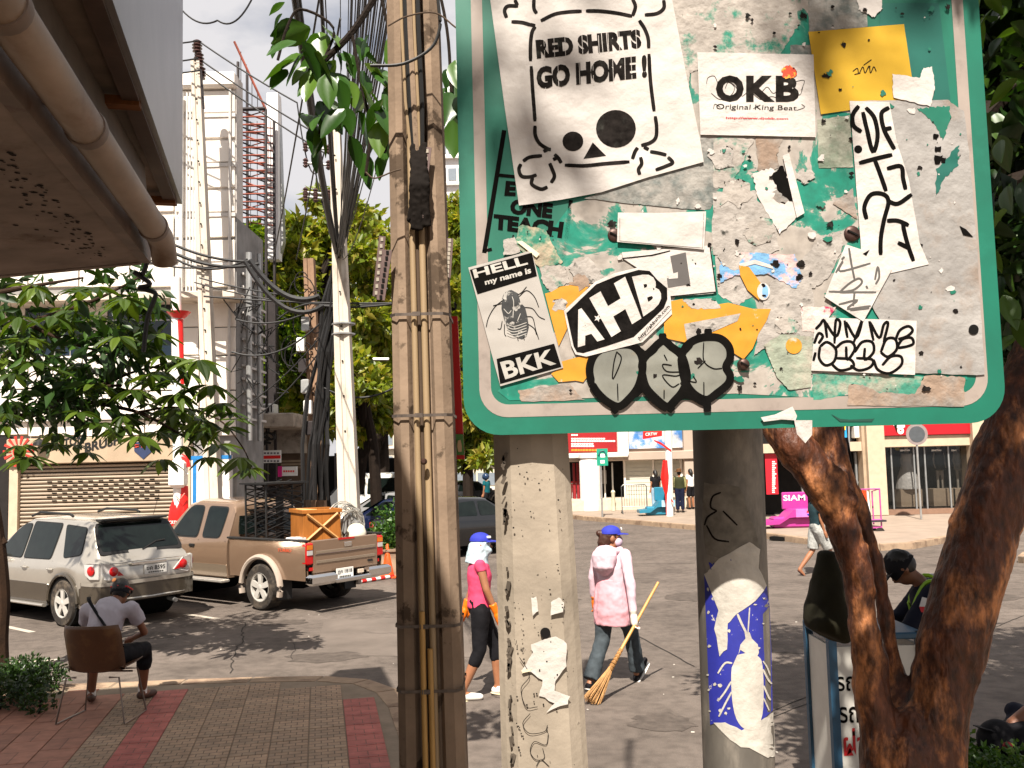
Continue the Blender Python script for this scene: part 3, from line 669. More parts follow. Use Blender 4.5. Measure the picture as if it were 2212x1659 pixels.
# ================================================================== THE GREEN SIGN, NEAR POLES
YG = 1.9
sign = thing('street_sign', 'green street sign with white border plastered with torn stickers and posters', 'sign', (at(1585, 900, YG+.1).x, YG+.1, .12))
green = mat('sign_green', (.0, .165, .108), .5, var=.2, scale=5, col2=(.012, .205, .14), s2=7, lo=.55, hi=.75)
stripe = mat('sign_stripe', (.34, .29, .255), .6, var=.15, scale=10, col2=(.23, .19, .165), s2=14, lo=.55, hi=.75)
paper = mat('white_paper', (.55, .515, .485), .75, var=.08, scale=9, bump=.7, bscale=26)
paperw = mat('crumpled_paper', (.545, .51, .48), .8, var=.08, scale=12, bump=1., bscale=13)
ink = mat('stencil_ink', (.028, .024, .022), .8, var=.6, scale=60, spec=.02, col2=(.06, .062, .055), s2=40, lo=.55, hi=.75)
inkb = mat('black_ink', (.012, .011, .010), .7, var=.3, scale=30, spec=.02)
def residue(name, a, b, s2, lo, hi): return mat(name, a, .85, var=.25, scale=25, col2=b, s2=s2, lo=lo, hi=hi, bump=.5, bscale=60)
resw = residue('paper_residue', (.40, .365, .33), (.06, .25, .18), 22, .55, .66)
resg = residue('grey_residue', (.33, .315, .29), (.17, .185, .175), 20, .45, .62)
resb = residue('brown_residue', (.33, .25, .195), (.30, .285, .265), 9, .42, .6)
resd = residue('mottled_residue', (.40, .37, .34), (.07, .07, .06), 30, .6, .68)
yel = mat('yellow_print', (.56, .27, .01), .6, var=.15, scale=20, col2=(.55, .5, .42), s2=18, lo=.62, hi=.68)
ypap = mat('yellow_paper', (.52, .34, .04), .7, var=.1, scale=10, col2=(.45, .31, .08), s2=5)
def S(vx, vy, k=0.):                               # place on the board; paper layers share one cockled surface
    p = at(vx, vy, YG-k*.0006)
    if k >= 2: p.y -= .0011*(pnoise(V3((p.x*9, 3.1, p.z*38)))+.6*pnoise(V3((p.x*30+p.z*22, 7.7, p.z*26)))+.25*pnoise(V3((p.x*55, 1.3, p.z*55))))*min(1, (k-1)/6)+.0006*min(1, (k-1)/6)
    return p
def decal(name, pts, k, m, parent=None, label=None, th=.4):
    bm = bmesh.new(); bm.faces.new([bm.verts.new((x, y, 0)) for x, y in pts]); bmesh.ops.triangulate(bm, faces=bm.faces[:])
    for _ in range(7):
        es = [e for e in bm.edges if e.calc_length() > 11]
        if not es: break
        bmesh.ops.subdivide_edges(bm, edges=es, cuts=1); bmesh.ops.triangulate(bm, faces=[f for f in bm.faces if len(f.verts) > 3])
    bmesh.ops.beautify_fill(bm, faces=bm.faces[:], edges=[e for e in bm.edges if len(e.link_faces) == 2]) if len(bm.faces) < 4000 else None
    for v in bm.verts: v.co = S(v.co.x, v.co.y, k)
    me = bpy.data.meshes.new(name); bm.to_mesh(me); bm.free(); return link(name, me, m, parent or sign, 'all', label)
def cdecal(c, name, pts, k, m, parent=None, label=None): return decal(name, [c(x, y) for x, y in pts], k, m, parent, label)
def strokes(c, name, lines, wd, k, m, parent, n=5, sc=1.736):
    mb = MB()
    if len(lines) > 1 and name not in ('stencil_gap', 'flourish', 'wing_mark', 'flap_stitch'):
        for L in lines: o = strokes(c, name, [L], wd, k, m, parent, n)
        return o
    for L in lines:
        wl = wd
        if isinstance(L[0], (int, float)): wl, L = L[0], L[1:]
        l_, r_ = ribbon([c(x, y) for x, y in L], wl, n, True)
        mb.grid([[S(x, y, k) for x, y in l_], [S(x, y, k) for x, y in r_]])
    return mb.build(name, m, parent)
def stext(c, name, items, k, m, parent, bold=.02):
    mb = MB()
    if len(items) > 1:
        for it in items: o = stext(c, name, [it], k, m, parent, bold)
        return o
    for s, q in items:
        v, f = text2d(s, bold); tl, tr_, br_, bl = [np.array(c(x, y)) for x, y in q]; bm = bmesh.new()
        vs = [bm.verts.new((*((bl*(1-a)+br_*a)*(1-b)+(tl*(1-a)+tr_*a)*b), 0)) for a, b in v]
        for t_ in f:
            try: bm.faces.new([vs[i] for i in t_])
            except ValueError: pass
        for _ in range(5):
            es = [e for e in bm.edges if e.calc_length() > 7]
            if not es: break
            bmesh.ops.subdivide_edges(bm, edges=es, cuts=1); bmesh.ops.triangulate(bm, faces=[g_ for g_ in bm.faces if len(g_.verts) > 3])
        bm.verts.index_update(); mb.add([S(p.co.x, p.co.y, k+.4) for p in bm.verts], [tuple(p.index for p in g_.verts) for g_ in bm.faces]); bm.free()
    return mb.build(name, m, parent)
ident = lambda x, y: (x, y)
def circle(cx, cy, rx, ry=None, n=28): ry = ry or rx; return [(cx+rx*math.cos(2*math.pi*i/n), cy+ry*math.sin(2*math.pi*i/n)) for i in range(n)]
def jag(pts, amp, seed, n=9):                      # torn edge
    rj = random.Random(seed); out = []
    for i in range(len(pts)):
        a, b = pts[i], pts[(i+1) % len(pts)]
        for k in range(n):
            t = k/n; out.append((a[0]+(b[0]-a[0])*t+rj.uniform(-amp, amp), a[1]+(b[1]-a[1])*t+rj.uniform(-amp, amp)))
    return out
# board: rounded panel with a flat back
bx0, bx1 = at(1000, 800, YG).x, at(2168, 800, YG).x; bz0 = at(1585, 927, YG).z; bz1 = bz0+1.18
def rrect(x0, x1, z0, z1, r_, n=8):
    out = []
    for cx, cz, a0 in ((x1-r_, z0+r_, -90), (x1-r_, z1-r_, 0), (x0+r_, z1-r_, 90), (x0+r_, z0+r_, 180)):
        for i in range(n+1): a = R(a0+90*i/n); out.append((cx+r_*math.cos(a), cz+r_*math.sin(a)))
    return out
MB().slab([(x, YG+.004, z) for x, z in rrect(bx0, bx1, bz0, bz1, .075)], (0, -.004, 0)).build('board', green, sign)
MB().slab([(x, YG+.022, z) for x, z in rrect(bx0+.02, bx1-.02, bz0+.02, bz1-.02, .06)], (0, -.017, 0)).build('back_frame', mat('sign_edge', (.25, .22, .18), .5, .4), sign)
o_, i_ = rrect(bx0+.033, bx1-.034, bz0+.036, bz1-.035, .058), rrect(bx0+.057, bx1-.058, bz0+.062, bz1-.06, .036)
MB().grid([[(x, YG-.0008, z) for x, z in o_], [(x, YG-.0008, z) for x, z in i_]], True).build('border_stripe', stripe, sign)
# old paper remains: a skin of paste and torn fibre over the whole field
skin_ = bpy.data.materials.new('paste_skin'); skin_.use_nodes = True; _t = skin_.node_tree; _N = _t.nodes; _L = _t.links; _b = _N['Principled BSDF']; _b.inputs['Roughness'].default_value = .8
_tc = _N.new('ShaderNodeTexCoord'); _n1 = _N.new('ShaderNodeTexNoise'); _n1.inputs['Scale'].default_value = 7; _n1.inputs['Detail'].default_value = 10; _n1.inputs['Roughness'].default_value = .62; _n1.inputs['Distortion'].default_value = .6
_n2 = _N.new('ShaderNodeTexNoise'); _n2.inputs['Scale'].default_value = 40; _n2.inputs['Detail'].default_value = 6
_r1 = _N.new('ShaderNodeValToRGB'); _e = _r1.color_ramp.elements; _e[0].position = .46; _e[0].color = (.0, .165, .108, 1); _e[1].position = .56; _e[1].color = (.30, .265, .23, 1)
for _p, _c in ((.485, (.03, .19, .135, 1)), (.50, (.12, .19, .14, 1)), (.505, (.34, .305, .27, 1))): _x = _e.new(_p); _x.color = _c
_m = _N.new('ShaderNodeMixRGB'); _m.blend_type = 'MULTIPLY'; _m.inputs[0].default_value = .6; _r2 = _N.new('ShaderNodeMapRange'); _r2.inputs[1].default_value = .3; _r2.inputs[2].default_value = .6; _r2.inputs[3].default_value = .55; _r2.inputs[4].default_value = 1.15
_L.new(_tc.outputs['Object'], _n1.inputs['Vector']); _L.new(_tc.outputs['Object'], _n2.inputs['Vector']); _L.new(_n1.outputs[0], _r1.inputs[0]); _L.new(_n2.outputs[0], _r2.inputs[0]); _L.new(_r1.outputs[0], _m.inputs[1]); _L.new(_r2.outputs[0], _m.inputs[2]); _L.new(_m.outputs[0], _b.inputs['Base Color'])
_bp = _N.new('ShaderNodeBump'); _bp.inputs['Strength'].default_value = .4; _bp.inputs['Distance'].default_value = .002; _L.new(_n1.outputs[0], _bp.inputs['Height']); _L.new(_bp.outputs[0], _b.inputs['Normal'])
MB().slab([S(x, y, 1) for x, y in ((1235, 440), (1480, 380), (1500, 40), (1740, -60), (1800, 120), (1990, 240), (2090, 820), (1780, 860), (1590, 850), (1100, 865), (1075, 845), (1215, 700), (1150, 540), (1190, 500))], (0, -.0003, 0)).build('paste_layer', skin_, sign)
C2 = conv(2550, 0, 1.7147); C1 = conv(1700, 0, 1.952); C3 = conv(1700, 700, 1.7464); C4 = conv(2700, 800, 1.8425); C8 = conv(1680, 500, 3.317)
def res(c, pts, k, m, seed, amp=2.2, nm='paper_remnant'): return decal(nm, jag([c(x, y) for x, y in pts], amp, seed), k, m)
cdecal(C2, 'faded_panel', [(1285, 20), (1665, 20), (1745, 690), (1540, 700), (1285, 200)], 2, mat('dark_green_panel', (.0, .13, .10), .5, var=.15))
res(C2, [(10, -60), (740, -60), (765, 150), (690, 270), (650, 345), (110, 345), (60, 470), (20, 300)], 2, resw, 1)
res(C2, [(-420, -60), (20, -60), (20, 200), (60, 420), (60, 560), (-60, 620)], 2.2, resw, 21)
res(C2, [(820, -60), (1200, -60), (1205, 170), (830, 205)], 2, resg, 2, 1)
res(C2, [(1130, -40), (1290, -40), (1300, 60), (1240, 110), (1150, 60)], 4, paperw, 3)
res(C2, [(710, 290), (840, 290), (850, 350), (710, 350)], 3, resg, 44, 1)
res(C2, [(885, 770), (1090, 740), (1112, 1075), (890, 1082)], 3, residue('green_grey_residue', (.36, .36, .3), (.22, .26, .2), 16, .45, .6), 4, 1)
res(C2, [(215, 890), (280, 882), (480, 890), (400, 1050), (330, 1200), (215, 1205)], 3, resw, 5)
res(C2, [(485, 880), (660, 890), (620, 1000), (640, 1085), (500, 1095)], 3, resb, 6)
res(C2, [(-20, 880), (230, 885), (290, 1000), (200, 1350), (-60, 1340)], 2.6, resg, 16)
res(C2, [(470, 1120), (580, 1080), (700, 1200), (760, 1390), (640, 1500), (490, 1240)], 5, paperw, 7)
res(C2, [(590, 1130), (660, 1060), (720, 1180), (725, 1300), (640, 1240)], 6, inkb, 8)
cdecal(C2, 'curled_paper', [(660, 1000), (700, 985), (800, 1370), (750, 1400)], 9, paper)
res(C2, [(210, 1240), (430, 1230), (600, 1380), (640, 1600), (480, 1700), (210, 1640)], 4, resd, 9)
res(C2, [(980, 1310), (1110, 1210), (1140, 1410)], 4, resb, 10, 1)
res(C4, [(0, 70), (180, 40), (300, 240), (60, 260)], 4, resd, 11)
res(C4, [(560, 330), (700, 160), (830, 125), (850, 230), (760, 440), (640, 520), (560, 620), (330, 560), (340, 480)], 4, resd, 12)
res(C4, [(310, 560), (640, 520), (650, 860), (430, 850), (300, 930), (240, 980), (290, 720)], 4.4, resd, 13)
res(C4, [(560, 640), (800, 650), (700, 820), (570, 820)], 5, residue('pink_residue', (.6, .5, .46), (.45, .05, .12), 26, .55, .62), 14)
res(C4, [(0, 330), (130, 270), (520, 285), (570, 450), (520, 520), (330, 420), (100, 430), (0, 480)], 5.5, residue('blue_print', (.2, .38, .58), (.62, .42, .4), 20, .48, .55), 15, 1.5)
cdecal(C4, 'white_print_arc', [(130, 350), (240, 320), (360, 360), (370, 385), (240, 350), (140, 375)], 7, paper)
res(C4, [(300, 910), (420, 835), (640, 850), (630, 1200), (480, 1222), (390, 1130), (385, 1000)], 5, residue('olive_residue', (.33, .36, .29), (.42, .38, .32), 12, .5, .65), 17, 1)
cdecal(C4, 'yellow_dot', circle(510, 915, 56), 7, yel)
res(C4, [(640, 1110), (1430, 1130), (1400, 1260), (890, 1250), (640, 1290)], 1.6, residue('green_residue', (.08, .27, .2), (.34, .34, .28), 14, .5, .62), 18)
res(C4, [(890, 1180), (1000, 1190), (1100, 1240), (1350, 1250), (1420, 1120), (1690, 1130), (1690, 1330), (880, 1330)], 3, resb, 19)
res(C3, [(420, 1330), (760, 1290), (860, 1400), (440, 1405)], 2, resb, 20)
res(C3, [(750, 520), (880, 460), (960, 540), (1000, 620), (850, 640), (790, 590)], 4, resd, 22)
res(C3, [(430, 250), (600, 280), (660, 400), (720, 500), (560, 520), (400, 380)], 4, residue('tan_residue', (.42, .36, .27), (.06, .24, .17), 18, .5, .62), 23)
res(C3, [(560, 500), (730, 520), (760, 620), (640, 690), (590, 640)], 3.5, resw, 24)
res(C3, [(1500, 740), (1700, 730), (1760, 800), (1560, 800)], 6.5, resd, 25)
res(C3, [(1700, 30), (1990, 30), (1990, 700), (1860, 780), (1730, 700)], 2.4, resd, 26)
for seed, (cx, cy, r_) in enumerate(((1560, 340, 26), (1590, 420, 34), (1690, 420, 22), (1740, 380, 18), (1640, 500, 30), (1480, 620, 16), (1210, 660, 18), (1700, 700, 24), (1250, 610, 20), (1580, 560, 26))):
    decal('paper_remnant', jag(circle(cx, cy, r_, r_*.8, 8), r_*.35, 60+seed, 3), 5+.1*seed, (resd, resw, resb)[seed % 3])
fk = {'w': MB(), 'd': MB(), 'g': MB()}; rfk = random.Random(88)
for i in range(330):                                 # flecks of torn fibre, specks of ink, scraped-through paint
    x, y = rfk.uniform(1100, 2080), rfk.uniform(0, 850)
    if (x < 1530 and y < 400) or (1500 < x < 1770 and 105 < y < 300) or (1010 < x < 1220 and 540 < y) or (1215 < x < 1460 and 575 < y < 770): continue
    r_ = rfk.choice((1.2, 2, 3, 4.5, 7)); pts = jag(circle(x, y, r_*rfk.uniform(.6, 1.6), r_, 6), r_*.4, i, 2); c_ = S(x, y, 8.2); fk['wddg'[i % 4]].add([S(a, b, 8) for a, b in pts], [tuple(range(len(pts)))])
for k_, m_ in (('w', paper), ('d', ink), ('g', green)): props(fk[k_].build('paper_fleck', m_, sign), kind='stuff')
# EACH ONE TEACH stencil
st = strokes(C8, 'stencil_frame', [(13, (700, -40), (450, 1490)), (9.5, (590, 515), (840, 540)), (11.5, (1530, 830), (1430, 1640)), (9, (430, 1470), (545, 1440))], 11, 1.5, inkb, sign, 1)
stext(C8, 'stencil_lettering', [('E', [(720, 590), (850, 600), (840, 780), (700, 775)]), ('ONE', [(790, 810), (1310, 870), (1290, 1060), (760, 1000)]), ('TEACH', [(570, 1000), (1445, 1100), (1415, 1310), (560, 1190)])], 1.5, inkb, sign, .06)
# yellow print remains
cdecal(C3, 'yellow_remnant', [(600, 700), (640, 690), (700, 655), (830, 635), (900, 640), (760, 800), (720, 820), (745, 930), (690, 1045), (640, 860)], 5, yel)
cdecal(C3, 'yellow_remnant', [(690, 1150), (800, 1120), (920, 1100), (880, 1240), (850, 1280), (800, 1270), (690, 1280), (640, 1225), (680, 1200)], 5, yel)
cdecal(C3, 'yellow_remnant', [(1380, 760), (1500, 735), (1560, 800), (1800, 760), (1880, 780), (1960, 800), (2080, 800), (2050, 880), (2000, 960), (1960, 1060), (1900, 1130), (1820, 1080), (1700, 960), (1560, 1030), (1380, 990)], 6, yel)
cdecal(C3, 'white_streak', [(1510, 900), (1880, 830), (1860, 880), (1700, 950), (1530, 1010)], 7, resd)
cdecal(C4, 'yellow_remnant', [(130, 360), (200, 370), (280, 480), (270, 600), (190, 530), (140, 430)], 7, yel)
cdecal(C4, 'white_circle_mark', circle(300, 540, 45, 60), 7.2, paper); cdecal(C4, 'blue_mark', circle(312, 540, 22, 45), 7.6, mat('pale_blue', (.2, .38, .6), .6))
# big old sheet on the right with marker tag
res(C2, [(1090, 650), (1720, 640), (1830, 720), (1870, 1100), (1905, 1560), (1930, 1900), (1960, 2410), (1485, 2400), (1330, 2150), (1200, 1900)], 6, mat('weathered_sheet', (.34, .325, .31), .85, var=.3, scale=9, col2=(.29, .215, .16), s2=5, lo=.52, hi=.68, bump=.5, bscale=40), 30, 1.2, 'old_sheet')
res(C2, [(1530, 700), (1620, 690), (1730, 680), (1740, 760), (1690, 900), (1640, 800)], 7, green, 31)
res(C2, [(1650, 1090), (1790, 930), (1790, 1060), (1700, 1150), (1640, 1270)], 7, mat('dark_green_panel', (.0, .13, .10)), 32)
for i, (x, y, w_) in enumerate(((1645, 880, 18), (1660, 960, 18), (1660, 1030, 26), (1695, 1030, 16))): cdecal(C2, 'ink_glyph', jag([(x-w_, y-w_), (x+w_, y-w_), (x+w_*.6, y+w_), (x-w_, y+w_)], 6, 40+i, 3), 8, inkb)
tg = cdecal(C2, 'tagged_paper', [(1090, 650), (1345, 655), (1390, 900), (1470, 1150), (1540, 1560), (1600, 1700), (1170, 1800), (1160, 1543)], 8.5, paper)
strokes(C2, 'marker_tag', [[(1150, 680), (1110, 740), (1115, 810), (1165, 850)], [(1175, 720), (1200, 830), (1240, 975), (1270, 880), (1250, 760), (1195, 690)], [(1345, 690), (1295, 730), (1310, 830), (1345, 900), (1380, 960)], [(1305, 835), (1360, 822)], [(1150, 1050), (1260, 1020), (1365, 995)], [(1250, 1025), (1290, 1130), (1325, 1230)], [(1330, 1085), (1420, 1070), (1435, 1150), (1450, 1220)], [(1200, 1410), (1185, 1330), (1230, 1250), (1310, 1250), (1340, 1300), (1310, 1420), (1290, 1545), (1290, 1640)], [(1330, 1290), (1400, 1310), (1490, 1250)], [(1330, 1420), (1400, 1420), (1470, 1450)], [(1430, 1440), (1460, 1560), (1500, 1680)], [(1400, 1560), (1480, 1600)]], 9.5, 9.6, inkb, tg)
cdecal(C2, 'marker_dot', circle(1145, 960, 26), 9.6, inkb, tg)
cdecal(C4, 'marker_scrap', [(1655, 85), (1700, 110), (1750, 165), (1680, 150)], 8, inkb)
# skull stencil poster
pst = decal('skull_poster', [(1045, -110), (1425, -125), (1452, 0), (1482, 160), (1512, 300), (1520, 350), (1400, 383), (1300, 415), (1210, 432), (1121, 444), (1090, 230), (1059, 0)], 10, paperw, None, 'white stencil skull poster')
strokes(C1, 'stencil_outline', [[(640, 155), (740, 105), (840, 88), (940, 82)], [(970, 80), (1080, 82), (1200, 98), (1310, 120)], [(1360, 150), (1400, 210), (1425, 280), (1430, 355)], [(1432, 395), (1440, 560), (1455, 700), (1470, 815)], [(1478, 850), (1488, 940), (1480, 1010), (1440, 1045), (1375, 1065)], [(600, 195), (575, 240), (565, 330), (565, 450)], [(570, 485), (580, 650), (590, 780), (598, 890)], [(598, 920), (600, 990), (630, 1050), (690, 1090), (715, 1095)], [(815, 1210), (950, 1215), (1100, 1200), (1290, 1185)],
    [(650, 1140), (560, 1150), (510, 1180)], [(495, 1200), (480, 1240), (500, 1290), (560, 1295), (610, 1280)], [(580, 1300), (575, 1350), (640, 1385), (690, 1370)], [(715, 1340), (740, 1290), (720, 1230), (705, 1195)], [(740, 1130), (770, 1160), (790, 1195)], [(660, 1110), (690, 1095)], [(730, 1170), (760, 1155)],
    [(1310, 1165), (1330, 1110), (1350, 1080)], [(1370, 1150), (1378, 1200), (1355, 1240), (1365, 1280)], [(1440, 1110), (1500, 1120), (1560, 1135)], [(1570, 1150), (1605, 1190), (1560, 1215), (1480, 1245)], [(1395, 1075), (1430, 1095)],
    [(570, 185), (500, 165), (425, 160)], [(390, 130), (375, 80), (400, 45), (475, 45)], [(590, -10), (590, 60), (610, 100)], [(560, 180), (600, 190)], [(1310, -10), (1332, 50), (1312, 118)], [(1540, 0), (1540, 60), (1490, 100), (1400, 112)], [(470, 40), (450, 0)]], 8, 11, ink, pst)
for nm, pts in (('stencil_eye', circle(875, 1035, 76, 72)), ('stencil_eye', circle(1190, 943, 146, 138)), ('stencil_nose', [(1020, 1043), (953, 1163), (1118, 1141)])): cdecal(C1, nm, pts, 11, ink, pst)
stext(C1, 'stencil_lettering', [('RED SHIRTS', [(600, 292), (1368, 212), (1380, 352), (612, 432)]), ('GO HOME !', [(605, 490), (1415, 400), (1418, 568), (612, 655)])], 11, ink, pst, .06)
strokes(C1, 'stencil_gap', [[(x, y0), (x+8, y1)] for x, y0, y1 in ((662, 270, 440), (735, 265, 430), (815, 255, 420), (940, 240, 405), (1060, 225, 390), (1130, 220, 380), (1210, 215, 375), (1335, 205, 365), (668, 470, 660), (765, 465, 650), (920, 445, 635), (1020, 435, 625), (1165, 420, 605), (1300, 405, 590))], 1.3, 11.8, paper, pst, 1)
# OKB sticker
ok = decal('square_sticker', [(1506, 113), (1757, 118), (1762, 296), (1513, 291)], 9, paper, None, 'white square sticker with ornate black letters and a red crown')
stext(C2, 'ornate_lettering', [('O', [(230, 485), (410, 485), (410, 655), (230, 655)]), ('K', [(425, 487), (610, 487), (610, 655), (425, 655)]), ('B', [(615, 487), (765, 487), (765, 655), (615, 655)])], 10, ink, ok, .05)
strokes(C2, 'flourish', [[(170, 540), (180, 500), (220, 490), (240, 530)], [(200, 600), (260, 640), (330, 610), (350, 560), (310, 530), (290, 570)], [(430, 560), (480, 540), (520, 590), (560, 560), (600, 600), (640, 570)], [(700, 540), (760, 520), (800, 520), (780, 580)], [(400, 620), (450, 590), (520, 640), (590, 620), (640, 640)], [(280, 520), (340, 540), (380, 590)], [(720, 600), (770, 610), (790, 560)], [(215, 700), (225, 670), (260, 690)], [(750, 710), (800, 690), (780, 670)], [(470, 700), (500, 680)]], 1.1, 10.2, ink, ok)
stext(C2, 'script_lettering', [('Original King Beat', [(235, 668), (752, 680), (748, 718), (230, 712)])], 10, ink, ok, .0)
stext(C2, 'web_address', [('http://www.djokb.com', [(295, 751), (696, 757), (696, 773), (295, 768)])], 10, mat('red_ink', (.6, .02, .03), .6), ok, .03)
cr = mat('crown_red', (.55, .06, .01), .6, var=.5, scale=60, col2=(.7, .35, .03), s2=70, lo=.5, hi=.55)
cdecal(C2, 'crown', jag(circle(702, 465, 48, 42, 14), 7, 5, 3), 10.6, cr, ok)
# yellow paper, torn paper
yp = cdecal(C2, 'yellow_paper', [(825, 205), (1440, 155), (1500, 560), (1460, 655), (905, 735)], 5.5, ypap, None, 'plain yellow paper with a small scribble')
strokes(C2, 'scribble', [[(1110, 460), (1140, 440), (1150, 475), (1175, 430), (1190, 470), (1215, 425), (1225, 470), (1245, 430), (1262, 460)], [(1180, 420), (1215, 395), (1230, 385)], [(1120, 480), (1160, 470)]], 2, 6.4, ink, yp)
res(C2, [(1365, 475), (1540, 502), (1562, 440), (1622, 430), (1640, 560), (1610, 685), (1370, 628)], 9, paper, 34, 1.2, 'torn_paper')
# HELLO sticker
hs = cdecal(C3, 'name_sticker', [(98, 530), (512, 418), (720, 1186), (308, 1307)], 9, mat('sticker_grey', (.40, .375, .345), .6, var=.08, scale=10), None, 'black and white name sticker with a cockroach')
cdecal(C3, 'black_header', [(108, 545), (515, 432), (548, 585), (158, 705)], 10, inkb, hs); cdecal(C3, 'black_footer', [(283, 1128), (660, 1028), (708, 1180), (306, 1292)], 10, inkb, hs)
stext(C3, 'white_lettering', [('HELL', [(125, 545), (470, 452), (490, 508), (140, 600)]), ('my name is', [(203, 612), (505, 527), (513, 578), (212, 655)]), ('BKK', [(305, 1150), (650, 1060), (675, 1160), (340, 1262)])], 11, mat('sticker_light', (.44, .42, .385), .6), hs, .03)
rch = [(335, 690), (380, 676), (425, 700), (440, 760), (470, 790), (485, 850), (495, 920), (480, 980), (450, 1000), (400, 985), (360, 940), (335, 880), (315, 800), (318, 735)]
cdecal(C3, 'cockroach_body', rch, 10, mat('roach_ink', (.03, .03, .03), .6, var=.5, scale=70, col2=(.4, .38, .35), s2=55, lo=.56, hi=.6), hs)
strokes(C3, 'cockroach_leg', [[(330, 740), (270, 790), (230, 860), (215, 920)], [(420, 710), (450, 690), (480, 655)], [(430, 720), (480, 680), (530, 720), (560, 790)], [(470, 790), (520, 800), (560, 850), (600, 870)], [(480, 850), (520, 860), (540, 940), (560, 1000)], [(320, 880), (310, 930), (290, 930)], [(335, 900), (335, 960), (345, 980)], [(490, 900), (530, 930), (545, 970)], [(420, 985), (425, 1010)], [(460, 985), (465, 1005)], [(320, 765), (260, 780)]], 1.7, 10.4, inkb, hs)
strokes(C3, 'wing_mark', [[(350, 900+18*i), (400, 915+18*i), (480, 890+18*i)] for i in range(5)] + [[(330, 800), (360, 830), (380, 810)], [(390, 860), (395, 760), (385, 720)], [(440, 830), (420, 880)]], 1.5, 11, mat('sticker_light', (.52, .5, .46)), hs)
res(C3, [(330, 350), (400, 330), (440, 430), (330, 450)], 7, resd, 50, 1.5); cdecal(C3, 'curled_paper', [(415, 360), (450, 355), (565, 440), (545, 465)], 9.5, mat('cream_paper', (.7, .62, .45), .7))
# AHB sticker
ah = cdecal(C3, 'diamond_logo_sticker', [(724, 812), (930, 622), (1060, 565), (1215, 528), (1300, 540), (1345, 600), (1400, 640), (1422, 720), (1432, 835), (1240, 1018), (1000, 1080), (870, 1113), (800, 1098), (772, 1040)], 10, paper, None, 'white die-cut sticker with black logo letters')
cdecal(C3, 'black_shield', [(740, 828), (935, 640), (1070, 585), (1212, 545), (1285, 552), (1338, 612), (1400, 665), (1402, 735), (1378, 795), (1180, 985), (1000, 1045), (850, 1090), (808, 1082), (788, 1045)], 11, mat('logo_black', (.018, .016, .015), .8, spec=.02, var=.5, scale=80), ah)
stext(C3, 'white_lettering', [('A', [(770, 825), (890, 775), (990, 1000), (815, 1052)]), ('H', [(890, 730), (1125, 590), (1232, 862), (1035, 985)]), ('B', [(1170, 590), (1325, 560), (1375, 760), (1245, 850)])], 12, paper, ah, .06)
strokes(C3, 'web_address_strip', [(11, (1215, 1000), (1318, 895), (1420, 790))], 10, 12, paper, ah, 1)
stext(C3, 'web_address', [('http://ahbahb.com', [(1208, 985), (1402, 772), (1424, 792), (1228, 1008)])], 12.8, ink, ah, .01)
for cx, cy in ((945, 862), (1155, 730)): cdecal(C3, 'star', [(cx+(26 if i % 2 == 0 else 11)*math.sin(math.pi*i/5+.3), cy-(26 if i % 2 == 0 else 11)*math.cos(math.pi*i/5+.3)) for i in range(10)], 12, paper, ah)
# folded flyers
fl = cdecal(C3, 'folded_flyer', [(1105, 430), (1680, 385), (1722, 690), (1700, 700), (1400, 725), (1370, 640), (1110, 470)], 7, paper, None, 'white flyer with a grey hook shape')
cdecal(C3, 'grey_hook', [(1420, 455), (1522, 430), (1552, 638), (1405, 662), (1398, 600), (1445, 592)], 8, mat('flyer_grey', (.14, .13, .125), .7, var=.2), fl)
strokes(C3, 'flyer_border', [[(1105, 470), (1300, 450), (1420, 420)], [(1680, 390), (1722, 690)], [(1400, 722), (1718, 690)]], 3, 8, inkb, fl, 1)
cdecal(C3, 'hook_notch', [(1405, 578), (1470, 560), (1470, 600), (1410, 605)], 9, paper, fl)
sh = cdecal(C3, 'folded_flap', [(1078, 170), (1350, 172), (1655, 162), (1642, 412), (1350, 385), (1072, 362)], 14, paperw)
strokes(C3, 'flap_stitch', [[(1090, 205), (1090, 355)], [(1090, 355), (1360, 380), (1635, 402)], [(1640, 175), (1632, 400)]], .9, 15, ink, sh, 1)
res(C1, [(960, 1450), (1100, 1400), (1330, 1330), (1560, 1260), (1800, 1200), (1840, 1540), (1600, 1520), (1300, 1490)], 4, resg, 55, 1)
# bubble graffiti
lp = [[(905, 1290), (892, 1190), (925, 1100), (1000, 1050), (1090, 1035), (1170, 1040), (1225, 1090), (1240, 1160), (1232, 1240), (1205, 1320), (1150, 1390), (1085, 1440), (1010, 1410), (945, 1350), (905, 1290)], [(1232, 1200), (1245, 1130), (1300, 1070), (1372, 1010), (1430, 1050), (1490, 1100), (1520, 1180), (1530, 1260), (1500, 1340), (1450, 1400), (1400, 1440), (1330, 1390), (1260, 1310), (1232, 1200)], [(1490, 1110), (1530, 1040), (1590, 1000), (1665, 985), (1750, 995), (1805, 1050), (1812, 1120), (1785, 1180), (1812, 1235), (1800, 1290), (1730, 1350), (1660, 1395), (1580, 1360), (1525, 1290), (1500, 1200), (1490, 1110)]]
gf = mat('graffiti_silver', (.22, .22, .19), .55, var=.3, scale=12, col2=(.32, .24, .13), s2=9, lo=.58, hi=.7)
g0 = None
for L in lp:
    o = cdecal(C3, 'graffiti_fill', spl(L, 3)[:-1], 7.5, gf)
strokes(C3, 'graffiti_outline', lp + [[(1372, 1010), (1370, 960)], [(1668, 985), (1668, 930)], [(1660, 1390), (1665, 1475)], [(1072, 1450), (1040, 1475)], [(1400, 1430), (1440, 1470)], [(1180, 1370), (1240, 1320), (1310, 1390), (1400, 1460)], [(1420, 1440), (1490, 1370), (1560, 1370), (1650, 1420)], [(1210, 1070), (1260, 1100), (1330, 1050)], [(1460, 1070), (1500, 1080), (1560, 1020)]], 17, 8.5, inkb, sign, 4)
